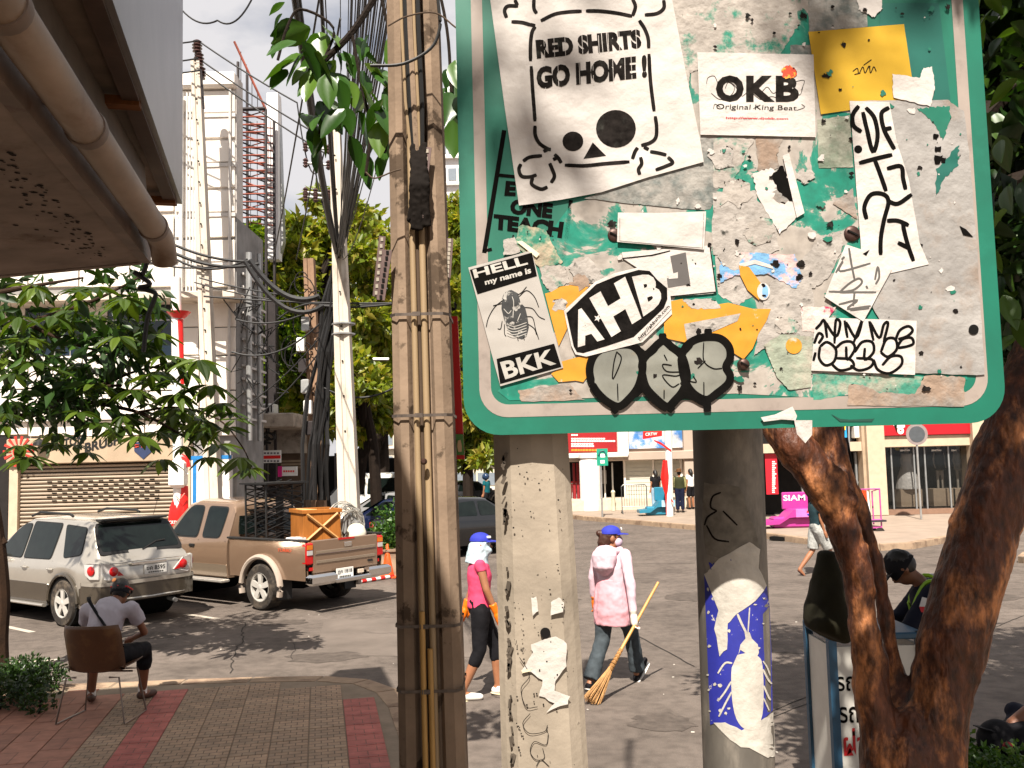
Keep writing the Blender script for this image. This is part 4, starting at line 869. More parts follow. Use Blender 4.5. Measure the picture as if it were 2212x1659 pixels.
strokes(C3, 'graffiti_detail', [[(1070, 1080), (1100, 1130), (1045, 1260), (1050, 1160), (1070, 1080)], [(1075, 1290), (1078, 1400)], [(1430, 1170), (1370, 1165), (1400, 1210), (1500, 1215), (1460, 1240), (1370, 1235), (1430, 1310), (1480, 1290)], [(1380, 1100), (1400, 1140)], [(1640, 1020), (1640, 1140), (1700, 1190), (1760, 1190)], [(1600, 1190), (1650, 1140)], [(1530, 1270), (1590, 1280), (1570, 1240)], [(1640, 1280), (1642, 1380)], [(1380, 1330), (1380, 1390)]], 2.6, 9, inkb, sign)
# tagged sticker and tilted sticker lower right
t1 = cdecal(C4, 'tagged_sticker', [(658, 718), (1358, 742), (1346, 1116), (630, 1086)], 9.5, paper, None, 'white sticker with looping black marker tag')
strokes(C4, 'marker_tag', [[(660, 800), (690, 770), (720, 740), (740, 860)], [(720, 740), (800, 850), (830, 760), (800, 740), (790, 900)], [(860, 740), (880, 860)], [(870, 750), (940, 860), (980, 740), (920, 900)], [(1030, 745), (1060, 880)], [(1035, 750), (1100, 860), (1130, 770), (1160, 760), (1130, 890)], [(650, 900), (680, 830), (710, 850), (680, 900)], [(690, 920), (740, 890), (800, 940), (790, 1020), (730, 1050), (685, 1000), (690, 920)], [(800, 930), (850, 890), (910, 890), (930, 940), (880, 1010), (870, 920)], [(770, 1040), (830, 1085), (920, 1060), (900, 1010), (800, 1000)], [(930, 960), (980, 890), (1050, 890), (1060, 960), (1000, 1010), (1000, 930)], [(900, 1050), (960, 1085), (1040, 1060), (1050, 1010), (940, 1000)], [(1110, 960), (1150, 870), (1210, 870), (1220, 940), (1160, 990), (1110, 960)], [(1060, 1010), (1090, 1080), (1170, 1105), (1250, 1050), (1250, 990), (1180, 990), (1120, 1050)], [(1210, 880), (1240, 810), (1300, 780), (1330, 810), (1290, 850), (1230, 870)], [(1220, 930), (1260, 870), (1320, 860), (1335, 900), (1290, 920), (1230, 930)], [(645, 1020), (660, 960)]], 6.2, 10.4, inkb, t1)
t2 = cdecal(C4, 'tilted_sticker', [(868, 215), (1100, 290), (1188, 386), (990, 748), (722, 578)], 12, paper, None, 'tilted white sticker with grey marker strokes')
strokes(C4, 'marker_tag', [[(890, 240), (910, 360), (930, 460)], [(800, 410), (850, 330), (830, 400), (1040, 345)], [(830, 540), (900, 480), (960, 450), (980, 480), (920, 530), (830, 545), (960, 545), (1080, 545)], [(750, 540), (900, 545)], [(930, 540), (920, 640)], [(820, 630), (950, 600), (880, 660), (1040, 640)], [(900, 670), (1030, 655)], [(1070, 460), (1090, 370), (1100, 440), (1075, 490)], [(1010, 500), (1020, 520)], [(840, 320), (860, 300)]], 4.5, 12.8, mat('grey_marker', (.12, .11, .10), .6), t2)
cdecal(C4, 'ink_mark', [(985, 280), (1035, 250), (1010, 295)], 12.8, inkb, t2)
# torn scrap hanging over the lower edge
MB().slab([S(*C4(x, y), 8 if y < 1480 else 3) for x, y in [(280, 1410), (380, 1390), (500, 1335), (530, 1400), (520, 1430), (635, 1430), (635, 1530), (588, 1588), (530, 1525), (510, 1430), (420, 1425), (300, 1440)]], (0, -.0015, 0)).build('torn_paper', paper, sign)
cdecal(C4, 'drip_mark', [(765, 1385), (830, 1420), (900, 1425), (1060, 1420), (1070, 1410), (1050, 1440), (830, 1440)], 2, mat('grime', (.03, .09, .07), .7))
# bolts
boltm = mat('rusty_bolt', (.09, .05, .04), .45, .5, var=.4, scale=60)
for vx, vy, r_, pr in ((1327, 508, .014, .006), (1840, 505, .0165, .008), (1605, 788, .0125, .016)):
    c = S(vx, vy, 3); bo = MB().lathe(c+V3((0, .002, 0)), [(r_, 0), (r_, pr*.5), (r_*.8, pr*.85), (r_*.4, pr)], 20, (0, -1, 0)).build('bolt', boltm, sign, True)
    MB().box(c+V3((0, -pr+.001, 0)), (r_*1.5, .004, r_*.2), M=Matrix.Rotation(.5, 3, 'Y')).build('slot', dark, bo)
decal('bolt_hole', circle(2103, 712, 11), 9, dark)
# steel post, wrapped in old posters
PX, PY, PR = at(1583, 1200, 2.25).x, 2.25, .083
pm = mat('post_steel', (.17, .155, .135), .6, .25, var=.3, scale=12, col2=(.3, .27, .23), s2=9, lo=.5, hi=.65, stretch=(1, 1, .4))
pb = at(1596, 1659, 2.25); pt = at(1571, 935, 2.25); sl_ = (pt.x-pb.x)/(pt.z-pb.z)
def postx(z): return pb.x+(z-pb.z)*sl_
post = MB().tube([(postx(.12), PY, .12), (postx(1.5), PY, 1.5), (postx(3.52), PY, 3.52)], PR, 40).build('post', pm, sign, True)
def onpost(vx, vy, k):                              # sight line onto the round post
    d = ray(vx, vy); c = CAMP; rr = PR+.0008*k+.0006
    y_ = PY; 
    for _ in range(6):
        t = y_/d.y; p = c+d*t; dx = max(-rr*.985, min(rr*.985, p.x-postx(p.z))); y_ = PY-math.sqrt(rr*rr-dx*dx)
    p = c+d*(y_/d.y); dx = max(-rr*.985, min(rr*.985, p.x-postx(p.z))); return V3((postx(p.z)+dx, PY-math.sqrt(rr*rr-dx*dx), p.z))
def pdecal(name, pts, k, m, label=None):
    bm = bmesh.new(); vs = [bm.verts.new((x, y, 0)) for x, y in pts]; bm.faces.new(vs); bmesh.ops.triangulate(bm, faces=bm.faces[:])
    for _ in range(3):
        es = [e for e in bm.edges if e.calc_length() > 14]
        if not es: break
        bmesh.ops.subdivide_edges(bm, edges=es, cuts=1); bmesh.ops.triangulate(bm, faces=bm.faces[:])
    for v in bm.verts: v.co = onpost(v.co.x, v.co.y, k)
    me = bpy.data.meshes.new(name); bm.to_mesh(me); bm.free(); return link(name, me, m, post, True, label)
CP = conv(2580, 1600, 1.2970)
blue = mat('blue_poster_print', (.03, .038, .30), .6, var=.15, scale=30, col2=(.5, .47, .42), s2=60, lo=.64, hi=.66)
pw = mat('post_paper', (.5, .47, .42), .8, var=.2, scale=20, bump=.4, bscale=40)
pdecal('old_paste', jag([CP(x, y) for x, y in [(80, 270), (180, 280), (250, 290), (300, 420), (340, 560), (330, 700), (90, 620), (70, 500)]], 2, 71, 3), .4, mat('post_paste', (.22, .2, .17), .8, var=.4, scale=25))
strokes_p = [[(160, 320), (120, 340), (110, 390), (140, 410)], [(140, 410), (95, 440), (80, 480)], [(170, 410), (240, 480)], [(90, 480), (130, 545), (200, 560)]]
for L in strokes_p:
    l_, r_ = ribbon([CP(x, y) for x, y in L], 4, 4); MB().grid([[onpost(x, y, 1.2) for x, y in l_], [onpost(x, y, 1.2) for x, y in r_]]).build('old_marker_line', ink, post)
pdecal('torn_poster_upper', jag([CP(x, y) for x, y in [(100, 700), (150, 640), (300, 560), (350, 600), (345, 690), (385, 770), (330, 850), (240, 910), (190, 960), (190, 1080), (150, 1120), (130, 980), (160, 850), (185, 720), (80, 715)]], 1.5, 72, 3), 2.2, pw)
pdecal('blue_poster', [CP(x, y) for x, y in [(78, 716), (185, 716), (200, 760), (330, 850), (382, 770), (400, 900), (412, 1380), (370, 1420), (260, 1478), (140, 1440), (108, 1450), (90, 1000)]], .8, blue, 'blue poster with a white beetle')
pdecal('torn_poster_lower', jag([CP(x, y) for x, y in [(125, 1440), (180, 1440), (262, 1478), (370, 1420), (412, 1385), (425, 1500), (425, 1600), (390, 1610), (380, 1560), (260, 1560), (180, 1500)]], 1.5, 73, 3), 1.2, pw)
pdecal('beetle_body', [CP(x, y) for x, y in spl([(240, 1110), (300, 1100), (345, 1120), (362, 1160), (368, 1280), (362, 1400), (330, 1470), (275, 1470), (235, 1420), (215, 1330), (210, 1220), (215, 1150)], 3)[:-1]], 1.6, pw)
pdecal('beetle_head', [CP(x, y) for x, y in [(255, 1060), (280, 1030), (275, 1000), (300, 1000), (310, 1030), (340, 1060), (345, 1100), (330, 1130), (320, 1085), (285, 1105), (255, 1085), (245, 1110)]], 1.6, pw)
for L, w_ in (([(240, 910), (262, 960), (285, 1005)], 5), ([(300, 880), (292, 1000)], 3), ([(210, 1240), (180, 1290), (150, 1330)], 4), ([(212, 1290), (180, 1350), (150, 1410)], 4), ([(365, 1180), (390, 1230), (408, 1250)], 4), ([(368, 1260), (390, 1310), (402, 1330)], 4), ([(368, 1320), (395, 1380)], 3), ([(215, 1150), (180, 1150), (145, 1200)], 4), ([(365, 1140), (385, 1170), (400, 1210)], 3)):
    l_, r_ = ribbon([CP(x, y) for x, y in L], w_, 4); MB().grid([[onpost(x, y, 1.8) for x, y in l_], [onpost(x, y, 1.8) for x, y in r_]]).build('beetle_leg', pw, post)
rj = random.Random(5)
for i in range(26): x, y = rj.uniform(95, 400), rj.uniform(760, 1420); pdecal('flake', jag([CP(*q) for q in circle(x, y, rj.uniform(4, 11), rj.uniform(3, 10), 5)], 1, i, 2), 1.9, pw) if not (210 < x < 370 and 1090 < y < 1480) else None
tx = MB(); q = [onpost(*CP(x, y), 2.8) for x, y in ((100, 660), (210, 645), (215, 680), (110, 695))]; text_on(tx, 'MAIT', q, .02); tx.build('poster_lettering', blue, post)
for s in (-1, 1):                                    # clamp behind the board
    MB().lathe((postx(2.6 if s < 0 else 3.2), PY, 2.6 if s < 0 else 3.2), [(PR+.006, -.02), (PR+.006, .02)], 24).build('clamp', metalg, sign)

# ------------------------------------------------------------------ brown concrete pole with conduits
def prism_pole(sec_fn, zs, cx, cy):                  # section polygon scaled per height
    rows = [[(cx(z)+x, cy+y, z) for x, y in sec_fn(z)] for z in zs]; mb = MB().grid(rows, True); n = len(rows[0]); k = len(rows)
    mb.f += [tuple(range(n))[::-1], tuple((k-1)*n+j for j in range(n))]; return mb
YP = 3.4; zt0, zb0 = at(887, 0, YP).z, at(932, 1659, YP).z
cxp = lambda z: at(932, 1659, YP).x+(z-zb0)*(at(887, 0, YP).x-at(932, 1659, YP).x)/(zt0-zb0)
wp = lambda z: .238-(z-zb0)*(.238-.196)/(zt0-zb0)
def sec1(z):
    w_ = wp(z)/2; c = .03; g = w_*.36
    return [(-w_, -w_+c), (-w_+c, -w_), (-g*1.25, -w_), (-g*.9, -w_+.03), (g*.9, -w_+.03), (g*1.25, -w_), (w_-c, -w_), (w_, -w_+c), (w_, w_-c), (w_-c, w_), (-w_+c, w_), (-w_, w_-c)]
def pitted(name, base, dk, sc=55, lo=.63):
    m = mat(name, base, .9, var=.3, scale=4, bump=.22, bscale=45, col2=dk, s2=sc, lo=lo, hi=lo+.04); return m
conc1 = pitted('brown_concrete', (.30, .225, .165), (.13, .095, .068), 6, .56)
up = thing('utility_pole', 'brown concrete utility pole with conduits strapped in its channel', 'utility pole', (cxp(.12), YP, .12))
zs = list(np.linspace(.12, 9.5, 24))
cyp = YP+.12
prism_pole(sec1, zs, cxp, cyp).build('shaft', conc1, up)
fy = lambda z: cyp-wp(z)/2
cond = mat('conduit_pvc', (.38, .28, .17), .55, var=.15, scale=3, stretch=(1, 1, .3)); oldc = mat('bamboo_stick', (.5, .31, .11), .6, var=.25, scale=8, stretch=(1, 1, .2))
steelc = mat('dull_conduit', (.12, .085, .06), .7)
for dx, r_, z1 in ((-.021, .0115, 4.4), (.016, .0125, 4.3)):
    MB().tube([(cxp(z)+dx, fy(z)+.012, z) for z in np.linspace(.15, z1, 10)], r_, 12).build('conduit', cond, up, True)
MB().tube([(cxp(z)-.004, fy(z)+.024, z) for z in np.linspace(.15, 9, 14)], .008, 8).build('conduit', steelc, up, True)
for dx, v0, v1, r_ in ((-.012, 1320, 1700, .0105), (.014, 1400, 1700, .010)):
    za, zb = at(930, v1, YP).z, at(930, v0, YP).z; MB().tube([(cxp(za)+dx, fy(za)-.016, za-1.0), (cxp(zb)+dx-.006, fy(zb)-.016, zb)], r_, 10).build('bamboo_stick', oldc, up, True)
strapm = mat('strap_steel', (.16, .13, .11), .5, .5, var=.4, scale=30)
for vy in (678, 897, 1352, 1492):
    z = at(920, vy, YP).z; w_ = wp(z)/2+.004; x = cxp(z)
    mb = MB()
    for zz_ in (z-.0055, z+.0055): mb.v += [(x-w_, cyp-w_+.022, zz_), (x-w_+.022, cyp-w_-.012, zz_), (x+w_-.022, cyp-w_-.012, zz_), (x+w_, cyp-w_+.022, zz_), (x+w_, cyp+w_, zz_), (x-w_, cyp+w_, zz_)]
    mb.f += [(i, (i+1) % 6, 6+(i+1) % 6, 6+i) for i in range(6)]
    stp = mb.build('steel_strap', strapm, up); MB().box((x-.01, cyp-w_-.017, z), (.03, .008, .016)).build('strap_buckle', strapm, stp)
perf = mat('perforated_steel', (.16, .11, .10), .6, .4, var=.3)
def bracket(v0, v1, wv, dY, nm='perforated_bracket'):
    a, b = at(*v0, YP+dY), at(*v1, YP+dY); d = (b-a); n = V3((d.z, 0, -d.x)).normalized()*wv*YP/FPX/2
    o = MB().slab([a-n, b-n, b+n, a+n], (0, .006, 0)).build(nm, perf, up); hb = MB()
    for i in range(9): hb.box(a.lerp(b, (i+.5)/9)+V3((0, -.001, 0)), (.010, .004, .014))
    hb.build('bracket_hole', mat('hole_light', (.4, .36, .3), .8) if nm == 'perforated_bracket' else dark, o)
bracket((924, 318), (906, 470), 17, -.03); bracket((826, 510), (812, 640), 15, .06); bracket((972, 515), (966, 600), 15, .06); bracket((838, 540), (822, 648), 18, -.02, 'grey_bracket')
brn_ = MB(); rb = random.Random(2)
for i in range(16):
    x0 = rb.uniform(880, 918); x1 = x0+rb.uniform(-14, 10)
    brn_.tube([at(x0, rb.uniform(305, 350), YP-.02), at((x0+x1)/2+rb.uniform(-6, 6), 400, YP-.05), at(x1, rb.uniform(440, 500), YP-.01)], rb.uniform(.006, .016), 6)
blob('charred_cable_end', brn_, mat('charred', (.02, .015, .012), .9, var=.5), up, .006, 1, .004, 60)
rb = random.Random(12)
for i in range(5):
    x0, x1 = 868+i*9, 884+i*6; MB().tube([at(x0-6, -150, YP-.02), at(x0, 60, YP-.03), at(x0+8, 220, YP-.03), at(x1+4, 330, YP-.02)], .006+.003*(i % 3), 7).build('riser_cable', (cond, blackm, conc1)[i % 3], up, True)
MB().lathe(at(916, 997, YP-.02), [(.012, 0), (.012, .01), (.006, .02)], 12, (0, -1, 0)).build('bolt', boltm, up)
MB().tube([at(806, 776, YP), at(840, 776, YP)], .006, 8).build('step_bolt', metalg, up, True)
MB().tube([at(x, y, YP-.14) for x, y in spl([(800, 142), (870, 138), (930, 105), (950, 60), (948, 20), (940, -60)], 5)], .006, 8).build('cable_loop', blackm, up, True)
MB().tube([at(x, y, YP-.16) for x, y in spl([(838, 56), (880, 35), (940, 28), (985, 60)], 5)], .0032, 8).build('cable_loop', steelc, up, True)
MB().tube([at(x, y, YP-.14) for x, y in spl([(790, 372), (810, 385), (850, 370), (866, 366)], 5)], .003, 8).build('cable_loop', steelc, up, True)
# red banner fixed to the pole's far side
rbn = thing('banner_sign', 'narrow red vertical banner sign fixed beside the brown pole', 'banner', at(985, 990, YP+.45))
MB().slab([at(966, 683, YP+.4), at(988, 683, YP+.4), at(1003, 992, YP+.4), at(980, 992, YP+.4)], (0, .03, 0)).build('panel', mat('banner_red', (.5, .008, .006), .5, var=.06), rbn)
gp = MB().slab([at(983, 938, YP+.395), at(1001, 938, YP+.395), at(1003, 983, YP+.395), at(985, 983, YP+.395)], (0, -.004, 0)).build('picture_panel', mat('banner_green', (.1, .25, .06), .5), rbn)
MB().slab([at(x, y, YP+.385) for x, y in ((989, 952), (995, 950), (998, 965), (997, 976), (990, 976), (988, 965))], (0, -.003, 0)).build('figure_print', mat('gold_print', (.6, .42, .25), .6), gp)
MB().tube([at(960, 700, YP+.36), at(968, 700, YP+.41)], .008, 6).build('bracket', metalg, rbn)
MB().tube([at(972, 960, YP+.36), at(982, 960, YP+.41)], .008, 6).build('bracket', metalg, rbn)

# ------------------------------------------------------------------ grey concrete pole with paper scraps
YQ = 1.94; c0, c1_ = at(1147, 940, YQ), at(1178, 1659, YQ)
cxq = lambda z: c1_.x+(z-c1_.z)*(c0.x-c1_.x)/(c0.z-c1_.z); wq_ = lambda z: .179-(z-c1_.z)*(.179-.159)/(c0.z-c1_.z)
def sec2(z):
    w_ = wq_(z)/2; c = .035; return [(-w_, -w_+c), (-w_+.012, -w_+.02), (-w_+c, -w_), (0, -w_-.004), (w_-c, -w_), (w_-.012, -w_+.02), (w_, -w_+c), (w_, w_-c), (w_-c, w_), (-w_+c, w_), (-w_, w_-c)]
conc2 = pitted('grey_concrete', (.36, .31, .25), (.09, .075, .06), 34, .66)
gp2 = thing('concrete_post', 'grey pitted concrete post with torn white paper scraps', 'post', (cxq(.12), YQ+.09, .12))
cyq = YQ+.09
prism_pole(sec2, list(np.linspace(.12, 7.5, 20)), cxq, cyq).build('shaft', conc2, gp2)
def on2(vx, vy, k=0): return at(vx, vy, YQ-.0045-.0007*k)
C6 = conv(1650, 1850, 1.611)
def qdecal(nm, pts, m, k=0): return MB().slab([on2(x, y, k) for x, y in pts], (0, -.0006, 0)).build(nm, m, gp2)
pg = mat('scrap_paper', (.52, .49, .45), .8, var=.08, scale=20, bump=.5, bscale=40)
qdecal('paper_scrap', jag([C6(x, y) for x, y in [(700, 865), (765, 905), (768, 960), (760, 1040), (700, 1130), (690, 1190), (785, 1230), (770, 1270), (640, 1325), (690, 1270), (600, 1220), (620, 1130), (550, 1080), (490, 1075), (560, 960), (545, 910)]], 1.6, 81, 3), pg)
qdecal('paper_scrap', jag([C6(x, y) for x, y in [(552, 630), (580, 625), (595, 710), (560, 740)]], 1, 82, 3), pg); qdecal('paper_scrap', jag([C6(x, y) for x, y in [(670, 655), (720, 630), (748, 660), (745, 715), (670, 735)]], 1, 83, 3), pg)
qdecal('fold_scrap', [C6(x, y) for x, y in [(490, 1070), (555, 1060), (545, 1075), (500, 1085)]], mat('cream_paper', (.7, .62, .45)), 1)
MB().lathe(on2(*C6(636, 842), -1), [(.0105, 0), (.0105, .003)], 20, (0, -1, 0)).build('drilled_hole', dark, gp2)
lm = MB()
for L in ([(545, 1330), (500, 1390), (540, 1450), (630, 1440), (650, 1400)], [(655, 1450), (640, 1520), (570, 1500), (545, 1560), (580, 1610), (630, 1600), (620, 1540)], [(580, 1650), (610, 1610), (660, 1650)], [(480, 990), (540, 1100), (490, 1180), (520, 1290), (590, 1290)]):
    l_, r_ = ribbon([C6(x, y) for x, y in L], 1.6, 5); lm.grid([[on2(x, y, 1) for x, y in l_], [on2(x, y, 1) for x, y in r_]])
lm.build('marker_scrawl', ink, gp2)
rb = random.Random(9)
hm = MB()
for i in range(70):
    vy = rb.uniform(960, 1655); t = (vy-940)/719; vx = rb.uniform(1098+20*t, 1205+36*t); r_ = rb.uniform(.0006, .002); hm.lathe(on2(vx, vy, -1), [(r_, 0), (r_, .002)], 7, (0, -1, 0))
props(hm.build('air_hole', dark, gp2), kind='stuff')
ch = MB()
for i in range(40):
    vy = rb.uniform(980, 1655); t = (vy-940)/719; p = at(1086+21*t+rb.uniform(-3, 3), vy, YQ+.006); ch.box(p, (rb.uniform(.003, .008), .006, rb.uniform(.004, .02)), M=Matrix.Rotation(rb.uniform(-.5, .5), 3, 'Y'))
props(ch.build('chipped_edge', mat('chip_dark', (.12, .10, .08), .9, var=.4), gp2), kind='stuff')
# ================================================================== VEHICLES  (local frame: +x forward, +y left, z up)
def lerpf(tab):
    xs = [a for a, b in tab]; ys = [b for a, b in tab]; return lambda x: float(np.interp(x, xs, ys))
def carpaint(name, col, met=.55):
    m = mat(name, col, .24, met, var=.05, scale=3, coat=.9); return m
tyre = mat('tyre_rubber', (.055, .048, .042), .85, var=.35, scale=20, col2=(.16, .13, .10), s2=6, lo=.5, hi=.7)
alloy = mat('alloy', (.66, .63, .58), .35, .35, var=.06)
chrome = mat('chrome', (.8, .79, .77), .12, 1., var=.03)
cglass = mat('car_glass', (.012, .018, .016), .06, var=.3, spec=.4); lens = mat('lamp_red', (.5, .008, .01), .12, var=.1, coat=.6); lensw = mat('lamp_clear', (.62, .6, .58), .12, .3, var=.1)
amber = mat('lamp_amber', (.6, .2, .02), .15, coat=.5); trimb = mat('black_trim', (.02, .019, .018), .55); plate_m = mat('plate_white', (.72, .7, .66), .5, var=.04); under = mat('underbody', (.012, .011, .01), .9)
def wheel(parent, x, y, r_, wd, side, spokes=5, face=alloy, steel=False):
    o = MB().lathe((x, y, r_), [(r_*.60, -wd*.5), (r_*.93, -wd*.5), (r_, -wd*.36), (r_, wd*.36), (r_*.93, wd*.5), (r_*.60, wd*.5)], 36, (0, side, 0), False).build('wheel', tyre, parent, True)
    rm_ = MB().lathe((x, y, r_), [(r_*.66, -wd*.2), (r_*.66, wd*.46), (r_*.62, wd*.505), (r_*.57, wd*.47), (r_*.55, wd*.12), (r_*.54, wd*.0)], 36, (0, side, 0), False).build('rim', face if steel else alloy, o, True)
    yo = y+side*wd*.34; sp = MB()
    for k in range(spokes):
        a = 2*math.pi*k/spokes+.3; d = V3((math.cos(a), 0, math.sin(a))); t = V3((-math.sin(a), 0, math.cos(a))); c = V3((x, yo, r_)); n = V3((0, side*wd*.14, 0))
        sp.slab([c+t*r_*.09, c+d*r_*.56+t*r_*.13, c+d*r_*.56-t*r_*.13, c-t*r_*.09], n)
    sp.build('spokes', face, o); MB().lathe((x, yo, r_), [(r_*.17, 0), (r_*.17, wd*.12), (r_*.1, wd*.17)], 16, (0, side, 0)).build('hub_cap', face, o, True)
    MB().lathe((x, y, r_), [(r_*.545, wd*.05), (r_*.545, wd*.16)], 24, (0, side, 0)).build('brake_disc', under, o)
    return o
def rounded(poly, r_=.04, n=3):
    out = []
    for i in range(len(poly)):
        p = np.array(poly[i]); a = np.array(poly[i-1])-p; b = np.array(poly[(i+1) % len(poly)])-p
        la, lb = np.linalg.norm(a), np.linalg.norm(b); rr = min(r_, la*.45, lb*.45); s_, e_ = p+a/la*rr, p+b/lb*rr
        for k in range(n+1): t = k/n; out.append(tuple(s_*(1-t)**2+2*p*t*(1-t)+e_*t*t))
    return out
class Car:
    def __init__(s, zr, zb, w, zs, arches, ar, x0, x1, tumble=.3, dx=.045):
        s.zr, s.zb, s.w, s.zs, s.ar, s.tumble = zr, zb, w, zs, ar, tumble; s.arches = arches
        s.xs = list(np.arange(x0, x1+.001, dx)); s.x0, s.x1 = x0, x1
    def bot(s, x):
        z = s.zs(x)
        for ax in s.arches:
            if abs(x-ax) < s.ar: z = max(z, .36+math.sqrt(s.ar**2-(x-ax)**2)*.98)
        return z
    def section(s, x):
        zr, w = s.zr(x), s.w(x); zb = min(s.zb(x), zr-.05); z0 = min(s.bot(x), zb-.08); yr = max(w-.05-s.tumble*(zr-zb), w*.3)
        return [(w*.955, z0), (w*.985, z0+.3*(zb-z0)), (w, z0+.55*(zb-z0)), (w*.995, z0+.8*(zb-z0)), (w*.975, zb-.015), (w*.95, zb+.02*(zr > zb+.1)), (w*.95+(yr-w*.95)*.5, zb+(zr-zb-.06)*.5), (yr, zr-.065 if zr-zb > .12 else zr-.02), (yr-.05, zr-.022), (yr*.6, zr+.006), (0, zr+.014)]
    def body(s, name, m, parent):
        rows = []
        for x in s.xs:
            h = s.section(x); rows.append([(x, y, z) for y, z in h]+[(x, -y, z) for y, z in h[::-1][1:]])
        mb = MB().grid(rows); n = len(rows[0]); k = len(rows)
        mb.f = [f[::-1] for f in mb.f]; mb.f += [tuple(range(n)), tuple((k-1)*n+j for j in range(n))[::-1]]
        return mb.build(name, m, parent, True)
    def yside(s, x, z):
        h = sorted(s.section(x)[:8], key=lambda a: a[1]); return float(np.interp(z, [a[1] for a in h], [a[0] for a in h]))
    def side(s, name, poly, m, parent, off=.006, side=1, rnd=.05, label=None):
        P = rounded(poly, rnd); q = [V3((x, side*(s.yside(x, z)+off), z)) for x, z in P]; return MB().slab(q, (0, -side*.012, 0)).build(name, m, parent, label=label)
    def top(s, name, poly, m, parent, off=.008, rnd=.05):   # poly in (y, x) on the sloping rear / roof
        P = rounded(poly, rnd); q = [V3((x, y, s.zr(x)+.012*(1-abs(y))+off)) for y, x in P]; return MB().slab(q, (.008, 0, -.012)).build(name, m, parent)
def plate(parent, c, w_, h_, txt, nrm=-1, tilt=0.):
    o = MB().box(c, (.012, w_, h_), bev=.003).build('number_plate', plate_m, parent)
    tb = MB(); x = c[0]+nrm*.008; q = [(x, c[1]+w_*.42, c[2]+h_*.34), (x, c[1]-w_*.42, c[2]+h_*.34), (x, c[1]-w_*.42, c[2]-h_*.12), (x, c[1]+w_*.42, c[2]-h_*.12)]
    text_on(tb, txt, q, .02); tb.build('plate_lettering', blackm, o)
    tb = MB()
    for i in range(7): tb.box((x, c[1]+w_*(.3-.1*i), c[2]-h_*.33), (.002, w_*.07, h_*.12))
    tb.build('plate_province', blackm, o); return o
PHI = R(52)
def place(vx, vy, lx, ly, phi):                       # root so that local (lx, ly, 0) stands at the photo's contact point
    g = gr(vx, vy); a = phi+math.pi/2; return (g.x-(lx*math.cos(a)-ly*math.sin(a)), g.y-(lx*math.sin(a)+ly*math.cos(a)), 0), a
# ---- silver SUV
loc, ang = place(147, 1352, -1.22, .75, R(54))
suv = thing('parked_car', 'champagne silver estate car with two tone lower body parked behind the seated man', 'car', loc, ang, True); suv.scale = (.94, .94, .96)
sil = carpaint('champagne_silver', (.50, .465, .41)); sil2 = carpaint('lower_grey', (.10, .083, .062), .35)
car = Car(lerpf([(-2.27, .90), (-2.22, .99), (-2.14, 1.07), (-2.0, 1.27), (-1.8, 1.575), (-1.72, 1.635), (-1.5, 1.66), (-.5, 1.685), (.2, 1.655), (.55, 1.53), (1.15, 1.12), (1.3, 1.06), (2.0, .95), (2.22, .84), (2.29, .66)]),
          lerpf([(-2.3, .98), (-1.0, .99), (1.2, .95), (2.3, .8)]), lerpf([(-2.27, .80), (-2.1, .86), (-1.7, .905), (1.2, .905), (1.9, .86), (2.29, .66)]), lerpf([(-2.3, .42), (-1.9, .3), (2.3, .3)]), (-1.3, 1.32), .43, -2.27, 2.29)
car.body('body', sil, suv)
low = [(-.86, .30), (.86, .30), (.86, .62), (-.80, .62)]
